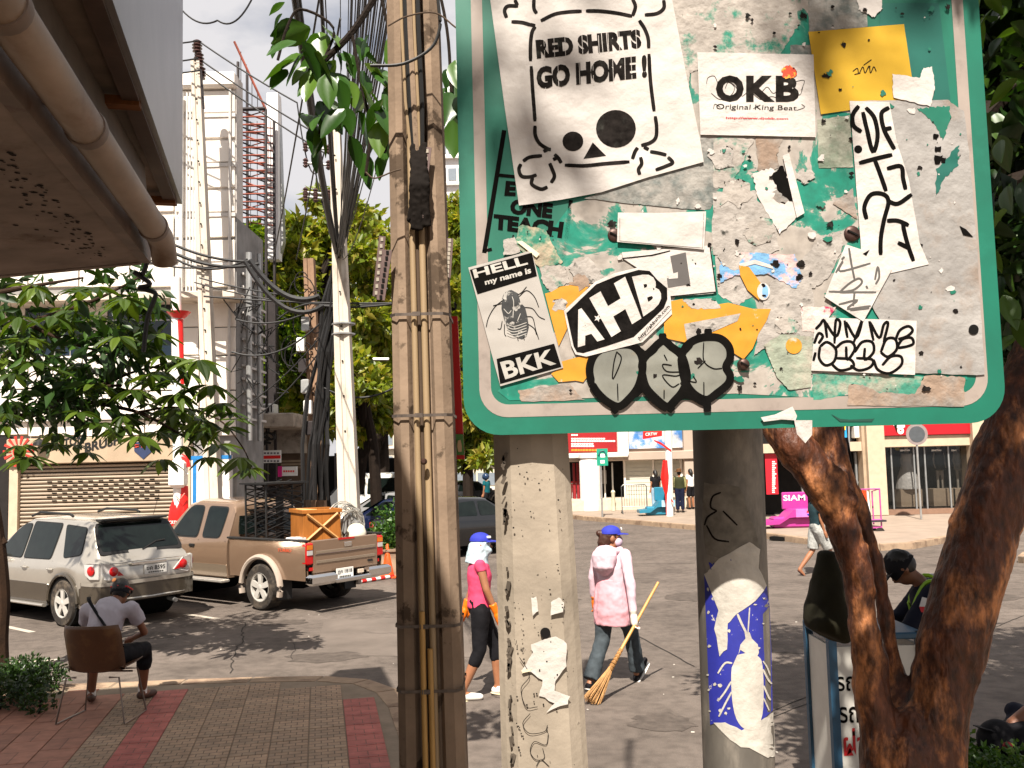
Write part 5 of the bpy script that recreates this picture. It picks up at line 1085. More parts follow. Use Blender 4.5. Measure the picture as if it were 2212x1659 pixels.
for sd in (1, -1):
    car.side('lower_cladding', [(-.84, .31), (.86, .31), (.80, .64), (-.86, .64)], sil2, suv, .012, sd, .03)
    car.side('lower_cladding', [(-2.24, .42), (-1.76, .36), (-1.79, .62), (-2.24, .66)], sil2, suv, .012, sd, .03)
    a = MB().tube([(-1.3+.45*math.cos(t), sd*(.90 if True else 0), .36+.45*math.sin(t)) for t in np.linspace(-.12, math.pi+.12, 20)], .03, 6).build('wheel_arch_lip', sil2, suv, True)
    MB().tube([(1.32+.45*math.cos(t), sd*.89, .36+.45*math.sin(t)) for t in np.linspace(-.12, math.pi+.12, 20)], .03, 6).build('wheel_arch_lip', sil2, suv, True)
    for nm, pl in (('front_side_window', [(1.02, 1.03), (.12, 1.02), (.12, 1.55), (.36, 1.545), (.62, 1.40)]), ('rear_side_window', [(.04, 1.02), (-.83, 1.03), (-.86, 1.57), (.04, 1.585)]), ('quarter_window', [(-1.22, 1.06), (-1.70, 1.12), (-1.64, 1.52), (-1.0, 1.555)])):
        fr = car.side('window_frame', [((x-sum(q[0] for q in pl)/len(pl))*1.06+sum(q[0] for q in pl)/len(pl), (z-sum(q[1] for q in pl)/len(pl))*1.06+sum(q[1] for q in pl)/len(pl)) for x, z in pl], trimb, suv, .004, sd, .07)
        car.side(nm, pl, cglass, suv, .009, sd, .06)
    for x in (.02, -.92):
        car.side('door_seam', [(x, .36), (x+.012, .36), (x+.012, 1.0), (x, 1.0)], trimb, suv, .004, sd, .001)
    for x in (-.06, -.9):
        h = MB().tube([(x-.11, sd*(car.yside(x, .87)+.012), .87), (x-.06, sd*(car.yside(x, .87)+.035), .875), (x+.02, sd*(car.yside(x, .87)+.035), .88), (x+.06, sd*(car.yside(x, .87)+.012), .88)], .016, 8).build('door_handle', sil, suv, True)
    MB().tube([(-.78, sd*.92, .30), (.82, sd*.92, .30)], .045, 10, True, .6).build('running_board', sil, suv, True)
    mm = MB(); mm.sphere((.92, sd*1.02, 1.06), (.09, .11, .08), 14, 8); mm.build('wing_mirror', sil, suv, True)
    MB().tube([(.86, sd*.88, 1.0), (.92, sd*.97, 1.03)], .025, 6).build('mirror_arm', trimb, suv)
    MB().tube([(-1.05, sd*.60, 1.69), (-.95, sd*.60, 1.725), (.0, sd*.60, 1.74), (.28, sd*.60, 1.68)], .022, 8).build('roof_rail', trimb, suv, True)
    # tail lamps wrap round the corner: clear housing with two red discs
    lb = MB(); lb.slab([(-2.275, sd*.44, .80), (-2.275, sd*.62, .98), (-2.22, sd*.80, 1.0), (-2.22, sd*.80, .77), (-2.275, sd*.70, .745)], (-.03, 0, 0)); tl = lb.build('tail_lamp', lensw, suv)
    lb = MB(); lb.slab([(-2.24, sd*.815, .77), (-2.24, sd*.815, 1.0), (-2.10, sd*.875, 1.01), (-1.98, sd*.90, .99), (-2.0, sd*.90, .84), (-2.1, sd*.88, .77)], (0, sd*.022, 0)); tl2 = lb.build('tail_lamp', lensw, suv)
    MB().lathe((-2.300, sd*.62, .87), [(.075, 0), (.07, .012), (.03, .03)], 20, (-1, 0, 0)).build('red_lens', lens, tl, True)
    MB().slab([(-2.304, sd*.45, .795), (-2.304, sd*.54, .87), (-2.304, sd*.56, .80)], (-.006, 0, 0)).build('red_reflector', lens, tl)
    MB().lathe((-2.12, sd*.893, .895), [(.075, 0), (.07, .012), (.03, .03)], 20, (-.2, sd, 0)).build('red_lens', lens, tl2, True)
rg = car.top('rear_window', [(.70, -2.085), (-.70, -2.085), (-.62, -1.815), (.62, -1.815)], cglass, suv, .012, .06); car.top('window_frame', [(.76, -2.115), (-.76, -2.115), (-.66, -1.79), (.66, -1.79)], trimb, suv, .006, .08)
MB().tube([(-2.10, .0, 1.15), (-2.03, -.28, 1.255), (-2.03, -.45, 1.27)], .012, 6).build('rear_wiper', trimb, suv, True)
sp = MB(); sp.box((-1.80, 0, 1.635), (.2, 1.16, .035), bev=.015); sp.build('roof_spoiler', trimb, suv)
bm_ = MB(); bm_.grid([[(-2.26-d, y, z) for y, d in ((.9, -.42), (.88, -.16), (.82, .02), (.6, .075), (0, .09), (-.6, .075), (-.82, .02), (-.88, -.16), (-.9, -.42))] for z, e in ((.40, 0), (.44, .03), (.58, .05), (.66, .05), (.70, .02), (.71, -.06))][::-1]); bm_.build('rear_bumper', sil2, suv, True)
MB().grid([[(-2.262-d, y, z) for y, d in ((.905, -.4), (.885, -.15), (.825, .03), (.6, .085), (0, .10), (-.6, .085), (-.825, .03), (-.885, -.15), (-.905, -.4))] for z in (.715, .675, .66)]).build('bumper_strip', sil, suv, True)
MB().tube([(-2.30, .62, .44), (-2.34, 0, .43), (-2.30, -.62, .44)], .035, 8, True, .6).build('bumper_valance', sil, suv, True)
MB().box((-2.28, 0, .955), (.035, .62, .05), bev=.012).build('chrome_garnish', chrome, suv)
MB().tube([(-2.27, .66, .99), (-2.285, 0, 1.0), (-2.27, -.66, .99)], .012, 6).build('hatch_lip', sil, suv, True)
plate(suv, (-2.284, -.12, .845), .40, .15, 'ฆค 8595')
MB().tube([(-1.62, -.5, 1.66), (-1.78, -.5, 2.0)], .005, 5).build('aerial', blackm, suv)
for x, y in ((-1.3, .79), (-1.3, -.79), (1.32, .79), (1.32, -.79)): wheel(suv, x, y, .36, .24, 1 if y > 0 else -1)
MB().box((0, 0, .42), (4.1, 1.25, .2)).build('underbody', under, suv)
for x in (-1.3, 1.32): MB().lathe((x, -.88, .40), [(.42, 0), (.42, 1.76)], 24, (0, 1, 0)).build('wheel_well', under, suv)
MB().tube([(-2.15, -.45, .33), (-2.36, -.45, .31)], .035, 10).build('exhaust_pipe', metalg, suv)

# ---- gold pickup
loc, ang = place(573, 1317, -1.55, .76, R(53))
pk = thing('pickup_truck', 'bronze extended cab pickup truck loaded with a wooden crate', 'truck', loc, ang, True)
brz = carpaint('bronze_paint', (.31, .215, .15), .4); brz2 = carpaint('bronze_lower', (.36, .29, .22), .5)
cab = Car(lerpf([(-.62, 1.60), (-.56, 1.70), (-.4, 1.745), (.5, 1.76), (.75, 1.70), (1.28, 1.20), (1.4, 1.12), (2.2, 1.02), (2.42, .9), (2.46, .7)]), lerpf([(-.7, 1.10), (1.2, 1.08), (2.5, .9)]), lerpf([(-.62, .83), (1.2, .84), (2.1, .81), (2.46, .68)]), lerpf([(-.7, .46), (2.5, .46)]), (1.55,), .46, -.62, 2.46, .26)
cab.body('cab', brz, pk)
bedw = .84
def bedside(sd):
    rows = []
    for z_i in range(6):
        row = []
        for x in np.arange(-2.62, -.66, .04):
            z0 = .52
            if abs(x+1.55) < .47: z0 = max(z0, .37+math.sqrt(.47**2-(x+1.55)**2))
            t = z_i/5; row.append((x, sd*(bedw-(.025*(1-t)**2)-.012*t*t), z0+(1.13-z0)*t))
        rows.append(row)
    mb = MB().grid(rows); mb.grid([[(x, y-sd*.05, z) for x, y, z in r_] for r_ in rows])
    if sd > 0: mb.f = [f[::-1] for f in mb.f]
    return mb.build('bed_side', brz, pk, True)
for sd in (1, -1):
    bedside(sd)
    MB().box((-1.64, sd*(bedw-.035), 1.14), (1.98, .085, .035), bev=.01).build('bed_rail', trimb, pk)
    MB().tube([(-1.55+.49*math.cos(t), sd*(bedw+.012), .37+.49*math.sin(t)) for t in np.linspace(-.25, math.pi+.25, 22)], .055, 8, True, .8).build('wheel_arch_flare', mat('flare_plastic', (.44, .37, .31), .5, var=.08), pk, True)
    MB().tube([(1.55+.49*math.cos(t), sd*.83, .37+.49*math.sin(t)) for t in np.linspace(-.25, math.pi+.25, 22)], .05, 8, True, .8).build('wheel_arch_flare', mat('flare_plastic', (.44, .37, .31)), pk, True)
    for nm, pl in (('front_side_window', [(1.08, 1.14), (.28, 1.13), (.28, 1.64), (.60, 1.65), (.74, 1.56)]), ('rear_side_window', [(.12, 1.13), (-.36, 1.13), (-.42, 1.62), (.12, 1.635)])):
        cx, cz = sum(q[0] for q in pl)/len(pl), sum(q[1] for q in pl)/len(pl)
        cab.side('window_frame', [((x-cx)*1.09+cx, (z-cz)*1.09+cz) for x, z in pl], trimb, pk, .004, sd, .09); cab.side(nm, pl, cglass, pk, .009, sd, .07)
    for x in (.2, -.56): cab.side('door_seam', [(x, .5), (x+.012, .5), (x+.012, 1.08), (x, 1.08)], trimb, pk, .004, sd, .001)
    MB().box((.36, sd*(cab.yside(.36, .98)+.01), .98), (.14, .03, .05), bev=.012).build('door_handle', trimb, pk)
    cab.side('lower_band', [(-.6, .48), (1.02, .48), (1.02, .68), (-.6, .68)], brz2, pk, .01, sd, .02)
    MB().box((.25, sd*.93, .43), (1.95, .17, .05), bev=.015).build('running_board', mat('step_metal', (.5, .47, .43), .45, .5), pk)
    MB().tube([(1.2, sd*.86, 1.13), (1.22, sd*.98, 1.16)], .02, 6).build('mirror_arm', trimb, pk); MB().sphere((1.22, sd*1.04, 1.2), (.06, .09, .1)).build('wing_mirror', chrome, pk, True)
    tl = MB().box((-2.60, sd*.765, .94), (.10, .13, .34), bev=.02).build('tail_lamp', lens, pk)
    MB().box((-2.655, sd*.765, .955), (.012, .11, .07)).build('clear_lens', lensw, tl); MB().box((-2.655, sd*.765, 1.04), (.012, .11, .07)).build('amber_lens', amber, tl)
    MB().box((-2.62, sd*.72, .70), (.03, .07, .05)).build('red_reflector', lens, pk)
    MB().box((-1.98, sd*.70, .36), (.02, .26, .34)).build('mud_flap', trimb, pk)
MB().box((-1.64, 0, .72), (1.96, 1.58, .05)).build('bed_floor', under, pk); MB().box((-.68, 0, .9), (.04, 1.6, .42)).build('bed_bulkhead', brz, pk)
tg_ = MB().box((-2.625, 0, .88), (.06, 1.38, .52), bev=.015).build('tailgate', brz, pk)
for z in (.80, .95): MB().box((-2.66, 0, z), (.014, 1.28, .045), bev=.006).build('tailgate_rib', brz2, tg_)
MB().box((-2.662, -.02, 1.03), (.02, .16, .07), bev=.008).build('tailgate_handle', chrome, tg_); MB().box((-2.65, .0, 1.125), (.03, .34, .03)).build('brake_light', lens, tg_)
MB().tube([(-2.655, .66, .92), (-2.66, 0, .925), (-2.655, -.66, .92)], .012, 6).build('tailgate_crease', mat('crease', (.16, .11, .09), .5), tg_)
MB().box((-2.664, -.52, .72), (.008, .11, .035)).build('badge', blackm, tg_)
bm_ = MB(); 
for sd in (1, -1): bm_.box((-2.74, sd*.60, .54), (.16, .52, .17), bev=.045)
bm_.box((-2.75, 0, .49), (.16, .76, .07), bev=.02); bm_.build('rear_bumper', chrome, pk, True)
plate(pk, (-2.72, .10, .585), .36, .16, 'ฎก 1818')
MB().box((-2.73, -.24, .58), (.02, .12, .06), bev=.01).build('tow_sticker', mat('sticker_cream', (.6, .5, .4), .6), pk)
tb = MB(); text_on(tb, 'TURBO', [(-1.98, bedw+.006, 1.01), (-2.32, bedw+.006, 1.01), (-2.30, bedw+.006, .96), (-1.96, bedw+.006, .96)], .02); tb.build('side_lettering', mat('orange_decal', (.6, .1, .03), .5), pk)
wb = MB().slab([(-.64, .60, 1.17), (-.64, -.60, 1.17), (-.575, -.56, 1.58), (-.575, .56, 1.58)], (-.03, 0, 0)).build('rear_window', cglass, pk)
for x, y in ((-1.55, .75), (-1.55, -.75), (1.55, .75), (1.55, -.75)): wheel(pk, x, y, .372, .25, 1 if y > 0 else -1, 5)
MB().box((0, 0, .5), (4.8, .9, .2)).build('chassis', under, pk); MB().tube([(-1.55, -.6, .37), (-1.55, 0, .38), (-1.55, .6, .37)], [.05, .14, .05], 10).build('rear_axle', under, pk)
for sx in (1.55,): MB().lathe((sx, -.8, .42), [(.45, 0), (.45, 1.6)], 24, (0, 1, 0)).build('wheel_well', under, pk)
pkM = Matrix.Translation(V3(loc)) @ Matrix.Rotation(ang, 4, 'Z')
def onbed(x, y, z): return pkM @ V3((x, y, z))
# load in the bed: crate, black racks, gas bottle, wire coil, white box
wood = mat('crate_wood', (.40, .165, .04), .65, var=.25, scale=6, stretch=(1, 1, .25)); wood2 = mat('crate_batten', (.55, .31, .12), .6, var=.2, scale=6)
cp = onbed(-2.02, .1, 1.04)
cr_ = thing('wooden_crate', 'open topped wooden crate with diagonal battens standing in the truck bed', 'crate', cp, ang+R(-24), True)
cw, cd, chh = .74, .62, .56
for sx, sy, w_, d_ in ((0, -1, cw, .02), (0, 1, cw, .02), (-1, 0, .02, cd-.04), (1, 0, .02, cd-.04)):
    nb_ = 4
    for i in range(nb_):
        if sx == 0: MB().box((-cw/2+cw*(i+.5)/nb_, sy*(cd/2-.01), chh/2), (cw/nb_-.004, .02, chh), bev=.003).build('plank', wood, cr_)
        else: MB().box((sx*(cw/2-.01), -cd/2+.02+(cd-.04)*(i+.5)/nb_, chh/2), (.02, (cd-.04)/nb_-.004, chh), bev=.003).build('plank', wood, cr_)
MB().box((0, 0, .012), (cw-.05, cd-.05, .02)).build('base_board', wood, cr_)
for z in (.03, chh-.03):
    for sx, sy in ((0, -1), (0, 1)): MB().box((0, sy*(cd/2+.012), z), (cw+.05, .024, .06), bev=.004).build('rail', wood, cr_)
    for sx in (-1, 1): MB().box((sx*(cw/2+.012), 0, z), (.024, cd, .06), bev=.004).build('rail', wood, cr_)
def batten(a, b, nm='diagonal_batten', w_=.045):
    a, b = V3(a), V3(b); MB().tube([a, b], w_*.5, 4).build(nm, wood2, cr_)
batten((-cw/2-.03, cd/2-.05, .07), (-cw/2-.03, -cd/2+.05, chh-.07)); batten((-cw/2-.045, -cd/2+.05, .07), (-cw/2-.045, cd/2-.05, chh-.07))
batten((cw/2-.06, -cd/2-.03, chh-.06), (cw/2-.36, -cd/2-.03, chh-.32)); batten((-cw/2+.05, -cd/2-.03, .08), (-cw/2+.3, -cd/2-.03, chh-.1))
batten((-.1, 0, chh-.03), (.15, cd/2-.03, chh-.01)); 
bx_ = thing('carton', 'small white carton under the wooden crate on the truck bed', 'box', onbed(-2.1, .55, .745), ang, True); MB().box((0, 0, .21), (.3, .22, .42), bev=.008).build('box_body', whitep, bx_); MB().box((0, 0, .423), (.3, .05, .004)).build('tape', jambm, bx_)
for i in range(2):
    MB().box((*onbed(-1.75-.45*i, .1, .89).xy, .89), (.18, .7, .28), rz=ang).build('load_pallet', dks)
for o in [o for o in COL.objects if o.name.startswith('load_pallet')]: props(o, 'dark packing block on the truck bed ' + ('under the racks side of the crate' if o.name == 'load_pallet' else 'under the tailgate side of the crate'), 'block')
rk = thing('metal_rack', 'black folded metal display racks standing in the truck bed', 'rack', onbed(-1.15, .25, .745), ang, True)
rg_ = random.Random(6)
for xx in (-.26, .02, .28):
    for yy in (-.42, .36): MB().tube([(xx, yy, 0), (xx+.03, yy, 1.28)], .02, 6).build('upright', blackm, rk)
    MB().tube([(xx, -.42, 1.27), (xx, .36, 1.27)], .018, 6).build('crossbar', blackm, rk)
    for k in range(9):
        z = .32+.1*k; MB().tube([(xx, -.42, z), (xx+.04, .36, z+rg_.uniform(.05, .3))], .011, 5).build('lattice_strip', blackm, rk)
        MB().tube([(xx, .36, z), (xx+.04, -.42, z+rg_.uniform(.05, .3))], .011, 5).build('lattice_strip', blackm, rk)
MB().box((.0, 0, 1.29), (.72, .9, .03)).build('top_plate', blackm, rk)
for k in range(1, 2): MB().box((-.05, -.2+.14*k, .62), (.10, .06, 1.1)).build('folded_panel', mat('rack_black', (.02, .018, .018), .6), rk) 
gb = thing('gas_bottle', 'cream gas bottle lying at the tailgate end of the truck bed', 'gas bottle', onbed(-2.36, -.5, .745), ang, True)
gbb = MB(); limb(gbb, [(0, 0, .17), (0, 0, .42)], [.17, .17], 18); blob('bottle_body', gbb, mat('cream_paint', (.74, .7, .58), .4, var=.06), gb, .02, 2); MB().tube([(0, 0, .54), (0, 0, .62)], .06, 12).build('valve', metalg, gb)
wc = thing('wire_coil', 'loose coil of pale steel wire on the truck bed behind the crate', 'coil', onbed(-2.15, -.45, 1.0), ang, True)
rg_ = random.Random(3); wm = mat('pale_wire', (.55, .53, .48), .4, .6)
for k in range(22):
    a0, rr, tl_ = rg_.uniform(0, 6.28), rg_.uniform(.22, .38), rg_.uniform(-.5, .5)
    MB().tube([(.1*math.sin(t+a0)+rg_.uniform(-.03, .03), rr*math.cos(t), .3+rr*math.sin(t)*(1+.1*tl_)) for t in np.linspace(a0, a0+5.2, 16)], .008, 5).build('wire_loop', wm, wc)
lv = thing('sheet_bundle', 'bundle of grey louvred metal sheets leaning on the truck bed', 'sheets', onbed(-2.0, -.75, 1.0), ang+.5, True)
for k in range(4): MB().box((0, .05*k, .24), (.28, .02, .42), M=Matrix.Rotation(.7, 3, 'Y')).build('sheet', metalg, lv)
# ---- cars further up the street, partly hidden by poles
def simple_car(label, vx, vy, phi, paintm, van=False):
    g = gr(vx, vy); t = thing('parked_car' if not van else 'parked_van', label, 'van' if van else 'car', (g.x, g.y, 0), phi+math.pi/2, True)
    if van: c = Car(lerpf([(-2.3, 1.2), (-2.2, 1.8), (-2.0, 1.95), (1.0, 1.95), (1.3, 1.85), (1.9, 1.2), (2.3, 1.0), (2.35, .7)]), lerpf([(-2.4, 1.1), (2.4, 1.0)]), lerpf([(-2.3, .82), (2.0, .84), (2.35, .7)]), lerpf([(-3, .35), (3, .35)]), (-1.4, 1.45), .4, -2.3, 2.35, .15, .09)
    else: c = Car(lerpf([(-2.2, .85), (-2.1, 1.0), (-1.5, 1.06), (-.95, 1.38), (-.4, 1.44), (.3, 1.40), (1.0, 1.0), (1.9, .86), (2.15, .7)]), lerpf([(-2.3, .92), (2.3, .86)]), lerpf([(-2.2, .75), (-1.8, .85), (1.5, .86), (2.15, .68)]), lerpf([(-3, .28), (3, .28)]), (-1.3, 1.35), .38, -2.2, 2.15, .35, .09)
    c.body('body', paintm, t)
    for sd in (1, -1):
        if van:
            for pl in ([(1.5, 1.22), (.5, 1.22), (.5, 1.78), (1.15, 1.78)], [(.4, 1.22), (-.7, 1.22), (-.7, 1.78), (.4, 1.78)], [(-.8, 1.22), (-2.0, 1.22), (-1.95, 1.78), (-.8, 1.78)]): c.side('side_window', pl, cglass, t, .008, sd)
        else:
            for pl in ([(.78, .98), (.0, .98), (.0, 1.33), (.3, 1.32)], [(-.08, .98), (-1.1, 1.0), (-.85, 1.29), (-.08, 1.34)]): c.side('side_window', pl, cglass, t, .008, sd)
        MB().sphere((.8 if not van else 1.4, sd*.95, 1.0 if not van else 1.25), (.06, .1, .07)).build('wing_mirror', paintm, t, True)
        MB().box((-2.18 if not van else -2.28, sd*.68, .82 if not van else 1.05), (.06, .2, .14 if not van else .4), bev=.02).build('tail_lamp', lens, t)
        MB().box((2.06 if not van else 2.26, sd*.55, .68 if not van else .85), (.08, .3, .13), bev=.03).build('headlight', lensw, t)
    if van: MB().slab([(1.38, .62, 1.76), (1.88, .7, 1.24), (1.88, -.7, 1.24), (1.38, -.62, 1.76)], (.03, 0, .03)).build('windscreen', cglass, t); MB().slab([(-2.2, .62, 1.76), (-2.29, .7, 1.24), (-2.29, -.7, 1.24), (-2.2, -.62, 1.76)], (-.03, 0, .01)).build('rear_window', cglass, t)
    else: c.top('windscreen', [(.6, .36), (.72, .93), (-.72, .93), (-.6, .36)], cglass, t, .012, .04); c.top('rear_window', [(.6, -.98), (.7, -1.46), (-.7, -1.46), (-.6, -.98)], cglass, t, .012, .04)
    for x, y in ((-1.35, .74), (-1.35, -.74), (1.4, .74), (1.4, -.74)): wheel(t, x, y, .31, .2, 1 if y > 0 else -1)
    return t
simple_car('white passenger van behind the loaded pickup truck', 838, 1140, R(70), carpaint('van_white', (.74, .72, .66), 0), True)
simple_car('grey saloon car between the white van and the dark car', 860, 1162, R(62), carpaint('saloon_grey', (.4, .4, .4), .4))
simple_car('dark blue saloon car beside the green hedge behind the pickup', 880, 1192, R(64), carpaint('saloon_blue', (.012, .02, .06), .2))
simple_car('black saloon car waiting between the two concrete poles', 1000, 1196, R(-52), carpaint('saloon_black', (.012, .012, .013), .1))
simple_car('dark grey hatchback further up the street behind the black car', 1000, 1108, R(-40), carpaint('far_grey', (.08, .08, .085), .3))
# ================================================================== PEOPLE  (local frame: +y forward, +x right)
def proj(p):
    d = V3(p)-CAMP; z = d.dot(_F); return (1106+FPX*d.dot(_RT)/z, 829.5-FPX*d.dot(_UP)/z)
J0 = dict(pelvis=(0, 0, .90), waist=(0, 0, 1.02), chest=(0, .005, 1.2), neck=(0, -.01, 1.36), head=(0, .02, 1.49))
for s, k in ((-1, 'L'), (1, 'R')):
    J0.update({'sh'+k: (.165*s, -.005, 1.32), 'el'+k: (.2*s, -.02, 1.06), 'wr'+k: (.21*s, .04, .84), 'hip'+k: (.088*s, 0, .87), 'kn'+k: (.095*s, .02, .47), 'an'+k: (.095*s, -.02, .085), 'toe'+k: (.105*s, .15, .035)})
skinm = mat('skin_tan', (.36, .17, .09), .55, var=.1, scale=8); skind = mat('skin_brown', (.24, .105, .055), .55, var=.1, scale=8)
def hand_prims(mb, wr, dr, right, side, sc=1., curl=.5):
    wr, dr = V3(wr), V3(dr).normalized(); sd = V3(side); sd = (sd-dr*sd.dot(dr)).normalized(); nr = dr.cross(sd)*right
    pc = wr+dr*.05*sc; limb(mb, [wr, wr+dr*.03*sc, pc+dr*.035*sc], [.026*sc, .034*sc, .034*sc], 10)
    for i, L in enumerate((.062, .072, .066, .052)):
        b = pc+dr*.035*sc+sd*(.024-.016*i)*sc; m_ = b+dr*L*.5*sc+nr*.2*curl*L*sc; e = m_+dr*L*(.5-.4*curl)*sc+nr*curl*L*.75*sc
        limb(mb, [b-dr*.01*sc, m_, e], [.0095*sc, .0088*sc, .0075*sc], 8)
    b = wr+dr*.03*sc+sd*.028*sc; limb(mb, [b, b+dr*.03*sc+sd*.022*sc, b+dr*.058*sc+sd*.02*sc+nr*.018*sc], [.012*sc, .0105*sc, .009*sc], 8)
def person(label, loc, rotz, J, skin=skinm, vox=.012, headdir=0., headtilt=0., group=None, scale=1.):
    j = dict(J0); j.update(J); j = {k: V3(v)*scale for k, v in j.items()}
    t = thing('person', label, 'person', loc, rotz, True, group); mb = MB()
    X = V3((1, 0, 0))
    mb.tube([j['pelvis']-V3((0, 0, .06)), j['pelvis'], j['waist'], j['chest'], (j['chest']+j['neck'])/2], [.085*scale, .105*scale, .092*scale, .105*scale, .08*scale], 16, True, 1.38)
    limb(mb, [(j['chest']+j['neck'])/2, j['neck'], (j['neck']+j['head'])/2], [.06*scale, .048*scale, .046*scale])
    hm = Matrix.Rotation(headdir, 3, 'Z') @ Matrix.Rotation(headtilt, 3, 'X'); h = j['head']; H = lambda x, y, z: h+hm @ V3((x*scale, y*scale, z*scale))
    mb.sphere(H(0, -.005, .02), tuple(a*scale for a in (.074, .092, .1)), 16, 12, hm); mb.sphere(H(0, .02, -.05), tuple(a*scale for a in (.058, .07, .065)), 14, 10, hm)
    limb(mb, [H(0, .085, .02), H(0, .105, -.018)], [.011*scale, .014*scale], 8)
    limb(mb, [H(-.02, .082, -.055), H(.02, .082, -.055)], [.01*scale, .01*scale], 8)
    for s in (-1, 1): mb.sphere(H(.076*s, -.005, -.005), tuple(a*scale for a in (.014, .026, .034)), 8, 6, hm)
    for s, k in ((-1, 'L'), (1, 'R')):
        limb(mb, [j['sh'+k], j['el'+k], j['wr'+k]], [.046*scale, .037*scale, .026*scale]); limb(mb, [j['hip'+k], (j['hip'+k]+j['kn'+k])/2, j['kn'+k], j['kn'+k].lerp(j['an'+k], .35), j['an'+k]], [.085*scale, .072*scale, .053*scale, .054*scale, .036*scale])
        limb(mb, [j['an'+k]-V3((0, .02, .02)), j['toe'+k]], [.036*scale, .028*scale]); hand_prims(mb, j['wr'+k], j['wr'+k]-j['el'+k], s, (0, 1, -.2), scale)
    blob('body', mb, skin, t, vox, 2)
    t_hand = (t, j, H, hm); return t_hand
def shirt(P, m, hem=.0, sleeve=1, grow=.018, vox=.013, wr_=.006, hemz=None, name='shirt', hemr=None, collar=.5, wsc=16):
    t, j, H, hm = P; mb = MB(); bot = j['pelvis']+V3((0, 0, hem)); 
    path = [bot, bot.lerp(j['waist'], .5), j['waist'], j['chest'], j['chest'].lerp(j['neck'], .55), j['neck'].lerp(j['chest'], .1)]
    mb.tube(path, [(hemr or .118)+grow*.4, .112+grow*.5, .098+grow, .112+grow, .1+grow*.6, .06+grow*.5], 18, True, 1.4)
    for s, k in ((-1, 'L'), (1, 'R')):
        a, b, c = j['sh'+k], j['el'+k], j['wr'+k]; cc = V3((0, 0, 0))
        inn = a.lerp(j['chest'], .4)
        if sleeve == 1: limb(mb, [inn, a], [.06+grow*.3, .054+grow*.4]); mb.tube([a, a.lerp(b, .55)], [.052+grow*.5, .05+grow*.7], 12)
        elif sleeve == .5: limb(mb, [inn, a], [.06, .052+grow*.3]); mb.tube([a, a.lerp(b, .3)], [.05+grow*.4, .047+grow*.4], 12)
        else: limb(mb, [inn, a], [.06+grow*.3, .054+grow*.5]); mb.tube([a, b, b.lerp(c, .5), b.lerp(c, .97)], [.052+grow*.7, .043+grow*.7, .038+grow*.6, .032+grow*.5], 12)
    return blob(name, mb, m, t, vox, 3, wr_, wsc)
def trousers(P, m, low=1., grow=.016, vox=.013, name='trousers', wr_=.005, flare=0.):
    t, j, H, hm = P; mb = MB(); p = j['pelvis']
    mb.tube([p+V3((0, 0, .10)), p+V3((0, 0, .02)), p-V3((0, 0, .07))], [.10+grow*.5, .112+grow*.6, .10+grow*.4], 16, True, 1.4)
    for k in 'LR':
        a, b, c = j['hip'+k], j['kn'+k], j['an'+k]
        if low > .5: e = b.lerp(c, (low-.5)*2); limb(mb, [a, a.lerp(b, .4)], [.09+grow*.6, .08+grow]); mb.tube([a.lerp(b, .3), b, b.lerp(e, .6), e], [.08+grow, .058+grow, .056+grow, .046+grow+flare], 14)
        else: e = a.lerp(b, low*2); limb(mb, [a, a.lerp(b, .2)], [.09+grow*.6, .088+grow]); mb.tube([a, e], [.09+grow, .075+grow], 14)
    return blob(name, mb, m, t, vox, 3, wr_, 14)
def shoes(P, m, sole=None, vox=.01):
    t, j, H, hm = P
    for k in 'LR':
        a, e = j['an'+k], j['toe'+k]; d = (e-a); mb = MB(); heel = a+V3((0, 0, -.045))-d.normalized()*.035
        limb(mb, [heel, heel.lerp(e, .55), e], [.038, .04, .033], 12); limb(mb, [a-V3((0, 0, .04)), a-V3((0, 0, .005))], [.04, .04], 10)
        o = blob('shoe', mb, m, t, vox, 2)
        if sole:
            n = V3((0, 0, -1)); sb = MB(); up_ = d.normalized().cross(V3((1, 0, 0))).normalized(); up_ = up_ if up_.z > 0 else -up_
            limb(sb, [heel-up_*.03, heel.lerp(e, .55)-up_*.034, e-up_*.026], [.04, .043, .036], 12, True, 1.); 
            sb.v = [tuple(V3(q)) for q in sb.v]; q0 = heel-up_*.034
            sb.v = [tuple(V3(q)-up_*((V3(q)-q0).dot(up_))*.72) for q in sb.v]; sb.build('sole', sole, o, True)
def cap(P, m, brim=True, name='cap', drop=0.):
    t, j, H, hm = P; mb = MB(); rows = []
    for i in range(8):
        a = math.pi/2*i/7*.98; rows.append([H(.088*math.cos(a)*math.cos(b), -.008+.106*math.cos(a)*math.sin(b), .045-drop+(.085+drop)*math.sin(a)**.9) for b in [2*math.pi*k/20 for k in range(20)]])
    mb.grid(rows, True); mb.f.append(tuple(range(7*20, 8*20))); mb.f.append(tuple(range(20))[::-1]); o = mb.build(name, m, t, True)
    if brim:
        top = [H(x, y, .05-.018*abs(y-.09)*8-.6*x*x) for x, y in [(-.078, .05), (-.072, .12), (-.05, .165), (0, .18), (.05, .165), (.072, .12), (.078, .05), (.04, .09), (0, .098), (-.04, .09)]]
        MB().slab(top, hm @ V3((0, 0, -.006))).build('brim', m, o)
    return o
def hair(P, m, length=.0, bun=False):
    t, j, H, hm = P; mb = MB(); mb.sphere(H(0, -.02, .025), (.083, .098, .105), 14, 10, hm)
    if length: mb.tube([H(0, -.055, .0), H(0, -.08, -.06), H(0, -.08, -.06-length)], [.08, .075, .05], 12)
    if bun: mb.sphere(H(0, -.13, .05), .035)
    return blob('hair', mb, m, t, .011, 2, .004, 60)
